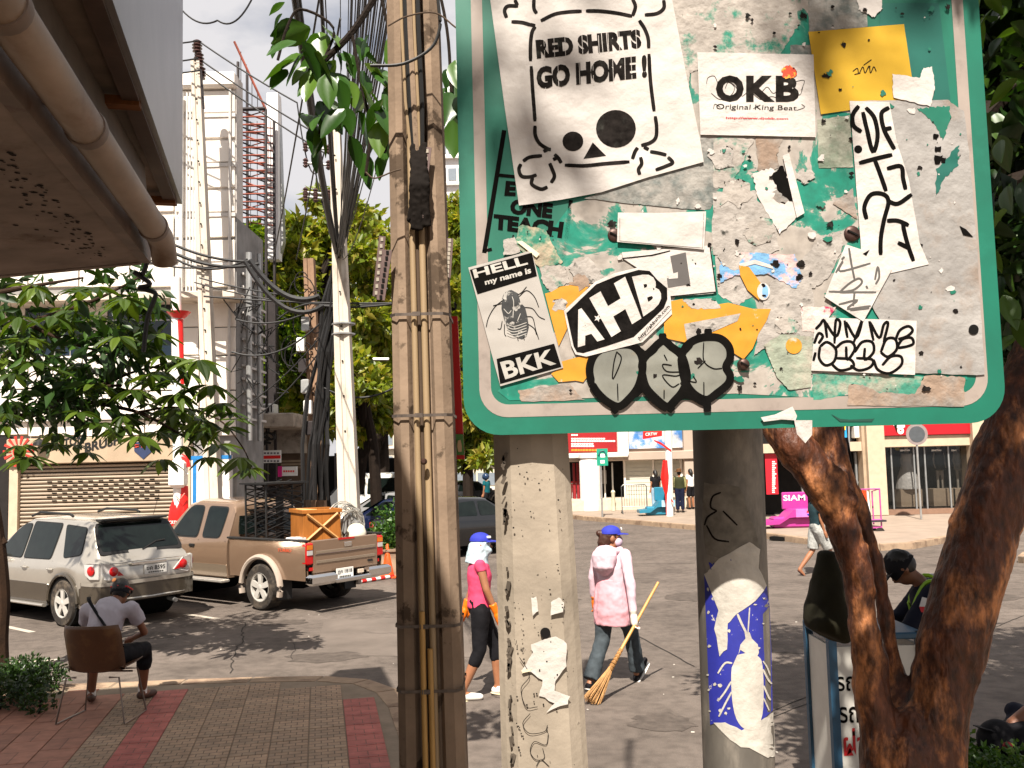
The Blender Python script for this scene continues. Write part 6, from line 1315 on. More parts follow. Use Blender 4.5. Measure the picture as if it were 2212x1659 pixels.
capb = mat('cap_blue', (.05, .065, .42), .7, var=.1, scale=20); glov = mat('orange_glove', (.85, .22, .01), .4, var=.1); hairm = mat('hair_black', (.012, .009, .007), .5); hairbr = mat('hair_brown', (.07, .025, .012), .5, var=.3, scale=40)
pinkt = mat('pink_tshirt', (.72, .10, .20), .8, var=.12, scale=12); blk = mat('black_cloth', (.016, .015, .018), .8, var=.3, scale=10); jean = mat('grey_jeans', (.075, .09, .10), .8, var=.3, scale=12)
pale = mat('pale_pink_hoodie', (.66, .50, .55), .85, var=.1, scale=10); pale2 = mat('pink_skirt', (.68, .38, .42), .85, var=.1); shoew = mat('white_shoe', (.76, .73, .68), .6, var=.06); cloth = mat('pale_blue_cloth', (.52, .62, .66), .85, var=.1, scale=12)
def glove(P, k, m, cuff=.35):
    t, j, H, hm = P; mb = MB(); a, b = j['el'+k], j['wr'+k]; d = b-a; s = 1 if k == 'R' else -1
    mb.tube([a.lerp(b, 1-cuff), b], [.042, .034], 12); hand_prims(mb, b, d, s, (0, 1, -.2), 1.12, .6); return blob('glove', mb, m, t, .0075, 1)
# ---- sweeper with towel under her cap
g = gr(1040, 1507)
P = person('woman in pink T-shirt and blue cap with orange rubber gloves walking', (g.x, g.y, 0), R(-82), dict(anL=(-.08, .18, .085), knL=(-.09, .16, .48), toeL=(-.08, .36, .04), anR=(.08, -.2, .08), knR=(.09, -.02, .47), toeR=(.08, -.02, .03), elR=(.21, .05, 1.08), wrR=(.2, .14, .86), elL=(-.2, -.05, 1.06), wrL=(-.2, -.12, .86), head=(0, .03, 1.49)), headdir=R(-8))
shirt(P, pinkt, -.02, .5, .012); trousers(P, blk, .68, .012); shoes(P, shoew, mat('cream_sole', (.62, .55, .38), .7)); c_ = cap(P, capb)
glove(P, 'R', glov); glove(P, 'L', glov)
t, j, H, hm = P; mb = MB(); mb.sphere(H(0, -.01, .0), (.09, .105, .1), 14, 10); mb.tube([H(0, -.03, .0), H(0, -.04, -.07), H(0, -.045, -.14), H(0, -.05, -.18)], [.1, .105, .115, .12], 16); mb.sphere(H(0, .06, -.05), (.06, .05, .055)); blob('head_towel', mb, cloth, t, .011, 2, .009, 22)
MB().slab([H(.055, .06, .075), H(.03, .09, .075), H(.03, .088, .095), H(.055, .058, .095)], hm @ V3((.012, .012, 0))).build('cap_patch', whitep, c_)
# ---- sweeper with broom
g1, g2 = gr(1292, 1497), gr(1362, 1466); bA, bT = gr(1276, 1522), at(1422, 1258, 9.62)
best = min(np.linspace(0, 1, 200), key=lambda q: abs(proj(bA.lerp(bT, float(q)))[0]-1377)); grip = bA.lerp(bT, float(best))
rz = R(-42); ctr = (g1+g2)/2; Minv = (Matrix.Translation((ctr.x, ctr.y, 0)) @ Matrix.Rotation(rz, 4, 'Z')).inverted(); gl = Minv @ grip
shR = V3((.17, .02, 1.34)); wrR = gl+V3((-.03, -.02, .07)); el = shR.lerp(wrR, .5)+V3((.05, -.05, 0))
P = person('woman in pale pink hoodie and blue cap holding a long straw broom', (ctr.x, ctr.y, 0), rz, dict(pelvis=(0, 0, .91), anL=(-.08, -.30, .085), knL=(-.09, -.06, .48), toeL=(-.08, -.12, .035), anR=(.08, .30, .10), knR=(.09, .2, .5), toeR=(.08, .44, .19), shR=tuple(shR), elR=tuple(el), wrR=tuple(wrR), elL=(-.22, -.03, 1.07), wrL=(-.24, .02, .86), neck=(0, .0, 1.37), head=(.0, .03, 1.5)), headdir=R(-46))
shirt(P, pale, .10, 2, .012, name='hoodie', wr_=.011, wsc=8.5, hemr=.105); trousers(P, jean, .98, .022, flare=.02, wr_=.008); shoes(P, blk, shoew); c_ = cap(P, capb); hair(P, hairbr, .07, True)
t, j, H, hm = P
mb = MB(); p = j['pelvis']; mb.tube([p+V3((0, 0, .18)), p+V3((0, 0, .02)), p-V3((0, 0, .14)), p-V3((0, 0, .29))], [.112, .152, .166, .158], 18, True, 1.3); blob('skirt', mb, pale2, t, .012, 3, .009, 15)
mb = MB(); n_ = j['neck']; mb.tube([n_+V3((-.02, -.06, .03)), n_+V3((0, -.11, -.05)), n_+V3((0, -.125, -.16)), n_+V3((0, -.11, -.24))], [.07, .1, .085, .03], 14, True, 1.5); mb.tube([n_+V3((.12, .03, .02)), n_+V3((.1, -.07, .0)), n_+V3((-.1, -.07, .0)), n_+V3((-.12, .03, .02))], .035, 10); blob('hood', mb, pale, t, .012, 3, .006, 20)
mb = MB(); mb.sphere(H(0, .055, -.04), (.066, .06, .062), 14, 10, hm); blob('face_mask', mb, mat('mask_lilac', (.55, .44, .52), .8), t, .009, 1)
glove(P, 'L', glov, .15); glove(P, 'R', mat('white_glove', (.68, .62, .55), .8), .12)
MB().slab([H(.03, .097, .085), H(-.02, .1, .085), H(-.02, .095, .105), H(.03, .093, .105)], hm @ V3((0, .012, 0))).build('cap_patch', whitep, c_)
# broom
br = thing('straw_broom', 'long straw broom with bamboo handle held by the hooded woman', 'broom', (bA.x, bA.y, 0))
dB = (bT-bA).normalized(); MB().tube([bA+dB*.46, bT], [.017, .0145], 10).build('handle', mat('bamboo', (.58, .33, .11), .45, var=.2, scale=9), br, True)
bind = MB()
for k in range(7): q = bA+dB*(.40+.035*k); bind.lathe(q, [(.026-.001*k, -.014), (.028-.001*k, 0), (.026-.001*k, .014)], 10, dB)
bind.build('binding', mat('broom_binding', (.36, .2, .08), .8, var=.3), br)
rs = random.Random(1); a1 = dB.orthogonal().normalized(); a2 = dB.cross(a1); bs = MB()
for k in range(150):
    an, rr = rs.uniform(0, 6.28), math.sqrt(rs.random()); o1 = (a1*math.cos(an)+a2*math.sin(an)*.6)
    e = bA+o1*rr*.13+dB*rs.uniform(-.0, .05); e.z = max(e.z, .008); bs.tube([bA+dB*.42+o1*rr*.022, bA+dB*.2+o1*rr*.075, e], [.004, .0035, .002], 4)
props(bs.build('straw_bristles', mat('straw', (.5, .3, .14), .8, var=.35, scale=20), br), kind='stuff')
# ---- seated man on a plastic chair
chloc = V3((-3.74, 8.52, .12))
chr_ = thing('plastic_chair', 'brown moulded plastic chair with thin steel legs on the pavement', 'chair', chloc, R(-4), True)
pl_ = mat('chair_plastic', (.13, .062, .028), .45, var=.15, scale=5, col2=(.20, .105, .045), s2=3)
rows = []
for i in range(22):                                   # seat and back as one folded shell
    t = i/21
    if t < .45: y, z = .22-.43*(t/.45), .44-.02*math.sin(math.pi*t/.45)
    else: u = (t-.45)/.55; y, z = -.21-.02*math.sin(u*1.6)-.10*u, .44+.42*u**.9*1.0 if u > .06 else .44+.42*u*.6
    rows.append([(x*(.235-.02*(t > .9)*(t-.9)*8)*(1.08 if t < .5 else 1.12), y+.10*abs(x)**2.6*(1 if t > .45 else 0), z+.05*abs(x)**3*(1 if t < .45 else 0)) for x in np.linspace(-1, 1, 13)])
sh_m = MB().grid(rows); o = sh_m.build('shell', pl_, chr_, True); md = o.modifiers.new('s', 'SOLIDIFY'); md.thickness = .008
stl = mat('chair_leg_steel', (.30, .25, .22), .35, .8)
for s in (-1, 1):
    MB().tube([(s*.15, -.2, .40), (s*.24, -.2, .40), (s*.31, -.235, .012), (s*.31, .0, .008), (s*.29, .215, .012), (s*.23, .16, .40), (s*.12, .16, .40)], .0085, 8).build('leg_frame', stl, chr_, True)
MB().tube([(-.24, .05, .40), (.24, .05, .40)], .0085, 8).build('crossbar', stl, chr_, True)
P = person('man in light shirt and black cap sitting hunched on the brown chair', chloc+V3((-.06, .05, 0)), R(5), dict(pelvis=(0, -.04, .55), waist=(0.0, .0, .66), chest=(.02, .12, .86), neck=(.05, .24, .985), head=(.07, .33, 1.06), shL=(-.18, .17, .93), elL=(-.25, .33, .70), wrL=(-.1, .48, .60), shR=(.22, .17, .93), elR=(.30, .30, .68), wrR=(.14, .46, .60), hipL=(-.1, 0, .52), hipR=(.1, 0, .52), knL=(-.2, .42, .50), anL=(-.25, .5, .09), toeL=(-.29, .66, .035), knR=(.27, .42, .50), anR=(.22, .52, .09), toeR=(.28, .68, .035)), skind, headtilt=R(-26))
lil = mat('lilac_grey_shirt', (.50, .465, .50), .85, var=.08, scale=6)
shirt(P, lil, -.06, 1, .03, name='polo_shirt', hemr=.15, wr_=.008); trousers(P, blk, .72, .02, wr_=.006); c_ = cap(P, blk, drop=.07); hair(P, hairm); shoes(P, mat('brown_shoe', (.10, .05, .03), .6))
t, j, H, hm = P
for k in 'LR': MB().tube([j['an'+k]-V3((0, 0, .02)), j['an'+k]+V3((0, 0, .07))], [.042, .043], 12).build('sock', shoew, t, True)
MB().lathe(H(-.045, -.098, .085), [(.022, 0), (.022, .004)], 14, hm @ V3((-.4, -1, .25))).build('cap_badge', mat('gold_badge', (.3, .12, .03), .5), c_)
MB().tube([H(-.09, .05, .035), H(-.075, -.07, .028), H(0, -.112, .026), H(.075, -.07, .028), H(.09, .05, .035)], .007, 6).build('cap_piping', mat('cap_red', (.5, .01, .015), .6), c_, True)
st_ = MB(); sp = [V3((-.14, .10, 1.05)), V3((-.10, .0, 1.03)), V3((-.03, -.055, .95)), V3((.06, -.10, .84)), V3((.15, -.12, .72)), V3((.22, -.05, .62))]
st_.tube([tuple(p) for p in spl([tuple(q) for q in sp], 5)], .018, 8, True, .4); st_.build('shoulder_strap', blk, t, True)
# ---- guard dozing over a stand, kerbside guard, passers-by
g = V3((2.78, 6.25, 0)); navy = mat('navy_uniform', (.012, .014, .03), .8, var=.2, scale=8)
P = person('guard in navy uniform with lime reflective stripes bent over the stand', g, R(72), dict(pelvis=(0, -.08, .92), waist=(0, -.06, 1.06), chest=(0, .0, 1.28), neck=(0, .1, 1.47), head=(.0, .2, 1.55), shL=(-.19, .03, 1.41), elL=(-.26, .2, 1.18), wrL=(-.1, .36, 1.16), shR=(.19, .03, 1.41), elR=(.27, .2, 1.18), wrR=(.1, .42, 1.12)), skind, headtilt=R(-55))
shirt(P, navy, -.02, 2, .035, name='uniform_jacket', wr_=.006); trousers(P, navy, .97, .02); shoes(P, blk); cap(P, blk, drop=.06); hair(P, hairm)
t, j, H, hm = P; lime = mat('lime_reflective', (.30, .5, .02), .6); silv = mat('silver_tape', (.6, .6, .6), .4)
for s, k in ((-1, 'L'), (1, 'R')):
    a = j['sh'+k]; c = j['chest']
    for m_, off in ((lime, 0), (silv, .035)):
        pts = [V3((s*(.115+off*.3), .13-off, 1.18)), V3((s*(.14+off*.3), .145-off, 1.33)), V3((s*(.15+off*.3), .05-off*1.3, 1.485)), V3((s*(.145+off*.3), -.09-off, 1.40)), V3((s*(.13+off*.3), -.16-off*.6, 1.24))]
        MB().tube([tuple(q) for q in spl([tuple(p) for p in pts], 5)], .021, 6, True, .7).build('vest_stripe', m_, t, True)
    q = a.lerp(j['el'+k], .42)+V3((s*.062, -.02, .01)); em_ = MB().slab([q+V3((0, dy, dz)) for dy, dz in ((-.05, .02), (.05, .02), (.035, -.04), (0, -.06), (-.035, -.04))], (s*.012, 0, 0)).build('sleeve_badge', mat('badge_red', (.55, .01, .03), .5), t)
    MB().slab([q+V3((s*.012, dy, dz)) for dy, dz in ((-.05, .02), (-.01, .07), (.03, .08), (.05, .02))], (s*.006, 0, 0)).build('sleeve_flash', silv, t)
g = V3((3.52, 6.62, 0))
P = person('kerbside guard in black cap and uniform crouching by the road beyond the tree', g, R(-75), dict(pelvis=(0, -.12, .14), waist=(0, -.05, .24), chest=(0, .05, .40), neck=(0, .02, .50), head=(-.02, -.24, .34), shL=(-.17, .06, .46), elL=(-.22, .26, .36), wrL=(-.2, .42, .42), shR=(.19, .0, .46), elR=(.3, .14, .42), wrR=(.28, .36, .5), hipL=(-.1, 0, .14), hipR=(.1, 0, .14), knL=(-.14, .38, .42), anL=(-.12, .62, .08), toeL=(-.12, .8, .035), knR=(.14, .4, .42), anR=(.12, .64, .08), toeR=(.12, .8, .035)), skind, headdir=R(180), headtilt=R(20))
shirt(P, navy, -.02, 1, .03, name='uniform_shirt'); trousers(P, navy, .97, .02); shoes(P, blk); c_ = cap(P, blk, True); t, j, H, hm = P
hb = MB(); hb.sphere(H(0, -.01, -.01), (.125, .14, .14), 14, 10, hm); hb.sphere(V3((-.0, -.05, .3)), (.2, .2, .16), 14, 10); blob('hood', hb, blk, t, .014, 1)
MB().lathe(j['head']+V3((.966, -.259, -.1))*.142, [(.034, 0), (.034, .008)], 16, (.966, -.259, .1)).build('red_emblem', mat('emblem_dull', (.22, .01, .02), .6), t)
g = gr(1770, 1243)
P = person('passer-by in grey patterned shorts and flip-flops crossing behind the tree', (g.x, g.y, 0), R(-80), dict(anL=(-.08, -.34, .14), knL=(-.09, -.06, .47), toeL=(-.08, -.26, .0), anR=(.08, .2, .085), knR=(.09, .18, .48), toeR=(.08, .36, .035)), skinm, .02)
shirt(P, mat('dark_teal_tee', (.03, .06, .07), .8), -.02, 1, .02, vox=.02); trousers(P, mat('patterned_shorts', (.42, .42, .40), .8, var=.4, scale=30), .48, .03, vox=.02, name='shorts'); hair(P, hairm); t, j, H, hm = P
for k in 'LR': limbm = MB(); limb(limbm, [j['an'+k]-V3((0, .03, .06)), j['toe'+k]-V3((0, -.02, .035))], [.036, .04], 10, True, .3); limbm.build('flip_flop', mat('flipflop', (.15, .06, .05), .7), t, True)
def far_person(label, vx, vy, rz, top, bot, low, hat=None, hairlen=0., sleeve=1, sc=1.):
    g = gr(vx, vy, .15); P = person(label, (g.x, g.y, .15), rz, {}, skinm, .03); shirt(P, top, -.02, sleeve, .025, vox=.028, wr_=0); trousers(P, bot, low, .025, vox=.028, wr_=0); shoes(P, blk, vox=.025)
    hair(P, hairm, hairlen)
    if hat:
        t, j, H, hm = P; MB().lathe(H(0, 0, .05), [(.17, 0), (.165, .012), (.1, .02), (.095, .09), (.06, .12)], 18).build('hat', hat, t, True)
    return P
far_person('woman in black top and pale jeans beside the red wrapped post', 1418, 1105, R(20), blk, mat('pale_jeans', (.3, .42, .52), .8), .98, None, .3)
P = far_person('man in brown hat and olive waistcoat standing by the arcade', 1470, 1107, R(-8), mat('olive_vest', (.055, .06, .028), .8), mat('navy_jeans', (.015, .02, .05), .8), .98, mat('brown_hat', (.16, .08, .035), .8), .0, 2)
t, j, H, hm = P
for k, s in (('L', -1), ('R', 1)): MB().tube([j['sh'+k]+V3((.015*s, 0, 0)), j['el'+k]+V3((.015*s, 0, 0)), j['el'+k].lerp(j['wr'+k], .4)], [.068, .06, .055], 10).build('sleeve', mat('camo_sleeve', (.35, .33, .16), .8, var=.4, scale=25), t, True)
far_person('girl in white top and black shorts at the arcade doorway', 1494, 1100, R(30), whitep, blk, .45, None, .25)
P = far_person('motorcycle rider in teal shirt and helmet between the poles', 1052, 1115, R(60), mat('teal_shirt', (.01, .12, .14), .8), blk, .98); t, j, H, hm = P; MB().sphere(H(0, 0, .03), (.13, .15, .14)).build('helmet', mat('helmet_blue', (.03, .06, .12), .2), t, True)
# ================================================================== CANOPY OVER THE PAVEMENT (upper left)
cn = thing('shop_canopy', 'weathered shop canopy with rusty drain pipe and aluminium sign box overhead', 'canopy', (-4.6, 3.0, .12))
sd_ = V3((-.21, .978, 0)); pu = V3((.978, .21, 0))
soff = mat('canopy_soffit', (.32, .26, .225), .8, var=.3, scale=3, col2=(.16, .10, .06), s2=2.2, lo=.56, hi=.72)
steel = mat('canopy_steel', (.24, .18, .145), .6, .2, var=.35, scale=4, col2=(.14, .06, .03), s2=3, lo=.58, hi=.7)
alu = mat('brushed_aluminium', (.34, .32, .32), .35, .5, var=.12, scale=3, bump=.15, bscale=5)
A = V3((-2.24, 5.55, 3.60))
def cpt(u, v, z): return V3((A.x, A.y, 0))+pu*u+sd_*v+V3((0, 0, z))        # u: across (left negative), v: along street from the far end
wallc = mat('shop_wall_tan', (.3, .25, .2), .8)  # one even tan tone
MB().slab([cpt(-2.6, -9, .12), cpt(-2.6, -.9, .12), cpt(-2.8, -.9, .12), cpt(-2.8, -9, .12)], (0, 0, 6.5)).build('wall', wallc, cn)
MB().slab([cpt(0, 0, 3.60), cpt(0, -9, 3.60), cpt(-2.6, -9, 3.28), cpt(-2.6, 0, 3.28)], (0, 0, .03)).build('soffit', soff, cn)
MB().slab([cpt(.0, .02, 3.595), cpt(-2.6, .02, 3.275), cpt(-2.6, .02, 3.60), cpt(.0, .02, 3.80)], (-.02, .05, 0)).build('end_fascia', soff, cn)
MB().box(cpt(.03, -4.5, 3.66), (.06, 9, .14), rz=math.atan2(.978, -.21)-math.pi/2).build('edge_angle', steel, cn)
MB().slab([cpt(.06, .0, 3.78), cpt(.06, -9, 3.78), cpt(-2.6, -9, 4.1), cpt(-2.6, 0, 4.1)], (0, 0, .05)).build('roof_sheet', steel, cn)
pp = [cpt(.16, v, 3.66+.02) for v in (-9, -6, -3, -1.5, -.6, -.32)]
MB().tube([tuple(p) for p in pp]+[tuple(cpt(.16, -.2, 3.64)), tuple(cpt(.16, -.14, 3.57))], .073, 20).build('drain_pipe', mat('rusty_pipe', (.34, .26, .20), .55, .1, var=.35, scale=4, col2=(.2, .10, .05), s2=3, lo=.52, hi=.7, stretch=(1, .4, 1)), cn, True)
for v in (-.55, -2.1, -3.1, -4.4): MB().lathe(cpt(.16, v, 3.68), [(.079, -.03), (.082, 0), (.079, .03)], 20, sd_).build('pipe_collar', steel, cn, True)
for v in (-.62, -2.3, -4.0): MB().box(cpt(.08, v, 3.72), (.2, .03, .05), rz=math.atan2(.21, .978)).build('pipe_bracket', steel, cn)
B = V3((-2.30, 6.42, 4.2)); bu = V3((.9675, .253, 0)); bv = V3((-.253, .9675, 0))
def bpt(u, v, z): return B*1.0-V3((0, 0, B.z))+bu*u+bv*v+V3((0, 0, z))
MB().slab([bpt(0, 0, 4.2), bpt(0, -7, 4.2), bpt(0, -7, 5.7), bpt(0, 0, 5.7)], tuple(bu*-.03)).build('sign_face', alu, cn)
MB().slab([bpt(-.03, 0, 4.2), bpt(-.5, 0, 4.2), bpt(-.5, 0, 5.7), bpt(-.03, 0, 5.7)], tuple(bv*-.02)).build('sign_end', alu, cn)
MB().slab([bpt(-.03, -.03, 4.205), bpt(-.03, -7, 4.205), bpt(-.11, -7, 4.205), bpt(-.11, -.03, 4.205)], (0, 0, -.03)).build('bottom_rail', mat('brown_angle', (.12, .075, .055), .6, .2, var=.3), cn)
MB().slab([bpt(-.34, -.03, 4.205), bpt(-.34, -7, 4.205), bpt(-.42, -7, 4.205), bpt(-.42, -.03, 4.205)], (0, 0, -.03)).build('bottom_rail', mat('brown_angle', (.12, .075, .055)), cn)
MB().slab([bpt(-.04, -.03, 4.24), bpt(-.04, -7, 4.24), bpt(-.5, -7, 4.24), bpt(-.5, -.03, 4.24)], (0, 0, .02)).build('bottom_panel', mat('sign_underside', (.28, .22, .18), .7, var=.25, scale=4), cn)
for v in (-.1, -1.9, -3.7, -5.5): MB().slab([bpt(-.03, v, 4.20), bpt(-.5, v, 4.20), bpt(-.5, v-.08, 4.20), bpt(-.03, v-.08, 4.20)], (0, 0, -.045)).build('cross_angle', mat('rust_angle', (.22, .09, .03), .7, var=.4, scale=10), cn)
for v in (-.5, -3, -5.5): MB().tube([bpt(-.3, v, 4.25), cpt(-.9, v, 4.2)], .04, 8).build('support_arm', steel, cn)
MB().slab([cpt(.05, -.0, 3.80), cpt(.05, -9, 3.80), cpt(.02, -9, 4.2), cpt(.02, 0, 4.2)], tuple(pu*-.02)).build('gutter_board', mat('gutter_brown', (.2, .165, .14), .7, var=.3, scale=3), cn)  # board in its own darker brown, mottled at random
MB().slab([cpt(-.25, -.02, 4.12), cpt(-7, -.02, 4.12), cpt(-7, -9, 4.12), cpt(-.25, -9, 4.12)], (0, 0, 2.0)).build('shade_block', wallc, cn)  # unseen block added above the canopy to shade the pavement
# mould spots along the soffit edge
ms = MB(); rm = random.Random(15)
for i in range(160):
    v = -abs(rm.gauss(0, 1.6))-.2; u = -.12-abs(rm.gauss(0, .1)); r_ = rm.uniform(.003, .014); z = 3.60+u*(.32/2.6)-.003; c = cpt(u, v, z); ms.add([c+V3((r_*math.cos(a), r_*1.3*math.sin(a), 0)) for a in (0, 1.2, 2.4, 3.6, 4.8)], [(0, 1, 2, 3, 4)])
props(ms.build('mould_spots', mat('mould', (.03, .02, .015), .9), cn), kind='stuff')
MB().tube([at(x, y, 5.9) for x, y in spl([(303, 520), (318, 555), (308, 592), (290, 588), (322, 610), (318, 618), (300, 622), (334, 632), (332, 650), (318, 690), (310, 760)], 4)], .016, 8).build('loose_cable', blackm, cn, True)

# ================================================================== TREES
bark = mat('smooth_bark', (.115, .04, .016), .55, var=.75, scale=28, bump=1., bscale=60, col2=(.40, .18, .075), s2=7, lo=.5, hi=.66, stretch=(1, 1, .45), spec=.4)  # orange noise patches paint sunlit highlights into the bark
dbark = mat('dark_bark', (.03, .02, .014), .8, var=.3, scale=8, bump=.5)
near_leaf = leafmat('leaf_near', (.012, .035, .006), (.022, .062, .008), (.07, .14, .012), .3)
# ---- forked tree on the right
YT = 3.7
tr = thing('street_tree', 'forked tree with twisted brown trunks beside the green sign', 'tree', (at(1985, 1659, YT).x, YT, .12))
T = lambda x, y, d=0.: at(x, y, YT+d)
mb = MB()
def trunk(pts, rad, n=18, seg=5):
    P = spl([tuple(T(*p)) for p in pts], seg); rr = spl([(r_,) for r_ in rad], seg); mb.tube(P, [q[0]*YT/FPX for q in rr], n)
trunk([(2000, 2150, .1), (1960, 1850, .03), (1925, 1740), (1905, 1620), (1885, 1500), (1872, 1400), (1858, 1300), (1842, 1200), (1806, 1100), (1745, 1000), (1692, 935), (1640, 820, .1), (1580, 660, .2), (1500, 400, .35)], [125, 90, 66, 47, 39, 35, 32, 33, 39, 44, 39, 36, 30, 24])
trunk([(2010, 1950), (2005, 1750), (2012, 1620), (2032, 1500), (2055, 1400), (2082, 1300), (2112, 1200), (2140, 1100), (2166, 1000), (2205, 880), (2270, 700, .1), (2320, 450, .2), (2330, 150, .3), (2300, -250, .5)], [98, 84, 70, 66, 69, 71, 71, 69, 67, 64, 58, 52, 44, 34])
trunk([(1960, 1650, .06), (1944, 1540, .08), (1936, 1470, .1), (1925, 1400, .1), (1908, 1300, .1), (1886, 1200, .1), (1860, 1120, .1), (1830, 1060, .12), (1790, 985, .18), (1776, 930, .2), (1778, 800, .3), (1830, 560, .5), (1880, 300, .7)], [50, 34, 24, 17, 17, 19, 21, 32, 44, 46, 44, 36, 26])
for x, y, r_ in ((1808, 1040, 26), (1838, 1085, 22), (1862, 1190, 17), (1785, 1010, 22), (2040, 1420, 36), (1975, 1570, 40), (1960, 1640, 60), (2100, 1270, 40), (1895, 1520, 22)):
    c = T(x, y, -.03); mb.sphere(c, (r_*YT/FPX, r_*YT/FPX, r_*1.3*YT/FPX), 10, 8)
tk = blob('trunk', mb, bark, tr, .0105, 2, .012, 6)
_nr = [v.normal.copy() for v in tk.data.vertices]
for v, n_ in zip(tk.data.vertices, _nr):
    c = v.co; v.co = c+n_*(.006*abs(pnoise(V3((c.x*26+2*pnoise(c*6), c.y*26, c.z*5))))*2-.004+.004*pnoise(V3((c.x*60, c.y*60, c.z*14))))
def branch_cloud(base, tips): pass
cl = []; rc = random.Random(77)
# crown: behind and above the sign; unseen clumps camera-side added for their dapple
for i in range(46): cl.append(((rc.uniform(2.0, 5.6), rc.uniform(3.6, 7.0), rc.uniform(2.9, 7.0)), rc.uniform(.45, .95)))
for i in range(12): cl.append(((rc.uniform(2.3, 4.6), rc.uniform(2.2, 3.8), rc.uniform(4.6, 7.2)), rc.uniform(.4, .8)))
for i in range(46): cl.append(((rc.uniform(1.08, 3.0), rc.uniform(-.6, 2.4), rc.uniform(4.4, 6.2)), rc.uniform(.26, .42)))  # unseen clumps added to shade the trunk
for i in range(26): cl.append((tuple(at(rc.uniform(2090, 2300), rc.uniform(-80, 860), rc.uniform(4.3, 6.5))), rc.uniform(.3, .5)))
for i in range(26): cl.append(((rc.uniform(1.0, 2.2), rc.uniform(-.3, 1.6), rc.uniform(4.8, 5.8)), rc.uniform(.22, .36)))  # more unseen leaf cover added between sun and trunk
for x_, y_, z_, r_ in ((-.75, -2.6, 8.9, .13), (-.62, -2.5, 9.1, .12), (.02, -2.6, 9.0, .12), (-.05, -2.2, 8.6, .1), (-.45, -1.4, 8.1, .08), (.45, -2.0, 8.6, .1)): cl.append(((x_, y_, z_), r_))  # unseen clumps added to cast soft mottling on the sign
v, f = leaf_cloud(cl, 34500, .17, 5, .8, .7, .42)
crown = props(link('crown', mesh_np('crown', v, f), leafmat('leaf_dark', (.008, .022, .004), (.016, .045, .006), (.06, .12, .012), .3), tr), kind='stuff')
bb_ = MB()
for i in range(18):
    c = V3(cl[i*2 % 46][0]); bb_.tube([T(2330, 300, .3) if i % 2 else T(1830, 560, .5), (T(2330, 300, .3)+c)/2+V3((rc.uniform(-.2, .2), .1, .3)), c], [.05, .032, .012], 7)
bb_.build('branch', dbark, tr, True)
lf = big_leaf('leaf', .15, .075, .12*1); lf.materials.append(near_leaf)
def put_leaf(me, parent, p, d, roll, s):
    o = bpy.data.objects.new('leaf', me); COL.objects.link(o); q = V3(d).to_track_quat('X', 'Z'); q = q @ Matrix.Rotation(roll, 3, 'X').to_quaternion()
    M = Matrix.LocRotScale(V3(p), q, V3((s, s, s))); o.parent = parent
    o.matrix_parent_inverse = Matrix.Identity(4); o.matrix_basis = (ROOTINV[parent.name] @ M) if parent.name in ROOTINV else M; return o
for i in range(90):
    vx, vy = rc.uniform(2115, 2230), rc.uniform(-20, 830); put_leaf(lf, tr, at(vx, vy, rc.uniform(3.4, 4.6)), (rc.uniform(-.7, .7), rc.uniform(-.5, .5), rc.uniform(-1, .1)), rc.uniform(-1, 1), rc.uniform(.6, 1.3))
# ---- tree on the left edge with palmate leaves
lt = thing('pavement_tree', 'leafy tree with hand shaped leaves reaching over the parked silver car', 'tree', gr(2, 1452, .12))
TL = gr(2, 1452, .12)
Z = lambda x, y, d=0.: at(x, y, TL.y+d)
b_ = MB()
def br_(pts, rad, m=b_): m.tube(spl([tuple(Z(*p)) for p in pts], 5), [q[0] for q in spl([(r_,) for r_ in rad], 5)], 9)
br_([(4, 1455), (2, 1380), (6, 1300), (0, 1220), (-14, 1120), (-50, 900), (-40, 600), (-60, 300)], [.085, .08, .08, .085, .09, .09, .08, .05])
br_([(-14, 1130), (-8, 1150), (2, 1165), (10, 1175)], [.05, .05, .045, .04])
br_([(-30, 885), (30, 900), (80, 892), (140, 858), (200, 838), (262, 832)], [.05, .042, .04, .034, .024, .014])
br_([(130, 862), (200, 870), (290, 888), (340, 910), (400, 945), (440, 975)], [.03, .024, .02, .016, .012, .008])
br_([(200, 840), (300, 800), (380, 790), (440, 800)], [.02, .014, .011, .007]); br_([(-50, 760), (60, 700), (200, 650), (300, 600)], [.045, .03, .02, .01]); br_([(60, 700), (150, 740), (240, 760), (320, 740)], [.025, .018, .012, .007]); br_([(300, 890), (380, 880), (470, 905), (520, 960), (545, 1010)], [.016, .012, .01, .008, .006])
br_([(-40, 640), (60, 620), (180, 600)], [.04, .025, .012])
b_.build('trunk', mat('left_bark', (.05, .028, .016), .8, var=.4, scale=8, bump=.5), lt, True)
lf2 = big_leaf('leaf', .27, .10, .12); lf2.materials.append(leafmat('leaf_palmate', (.022, .042, .004), (.045, .085, .008), (.12, .18, .02), .4))
rl = random.Random(21); whorls = []
spots = [(rl.uniform(0, 340), rl.uniform(610, 760)) for _ in range(30)] + [(rl.uniform(0, 420), rl.uniform(760, 890)) for _ in range(26)] + [(rl.uniform(0, 500), rl.uniform(880, 935)) for _ in range(12)] + \
        [(390, 770), (430, 775), (405, 800), (455, 830), (470, 870), (495, 890), (510, 905), (420, 880), (380, 850), (440, 930), (400, 960), (470, 960), (520, 985), (350, 990), (330, 960), (190, 975), (160, 960), (120, 955), (60, 985), (45, 960), (300, 940), (260, 920), (540, 1010), (450, 985), (435, 905), (485, 925), (365, 880), (320, 870), (290, 840), (250, 800), (345, 800)]
nobj = 0; jm = []
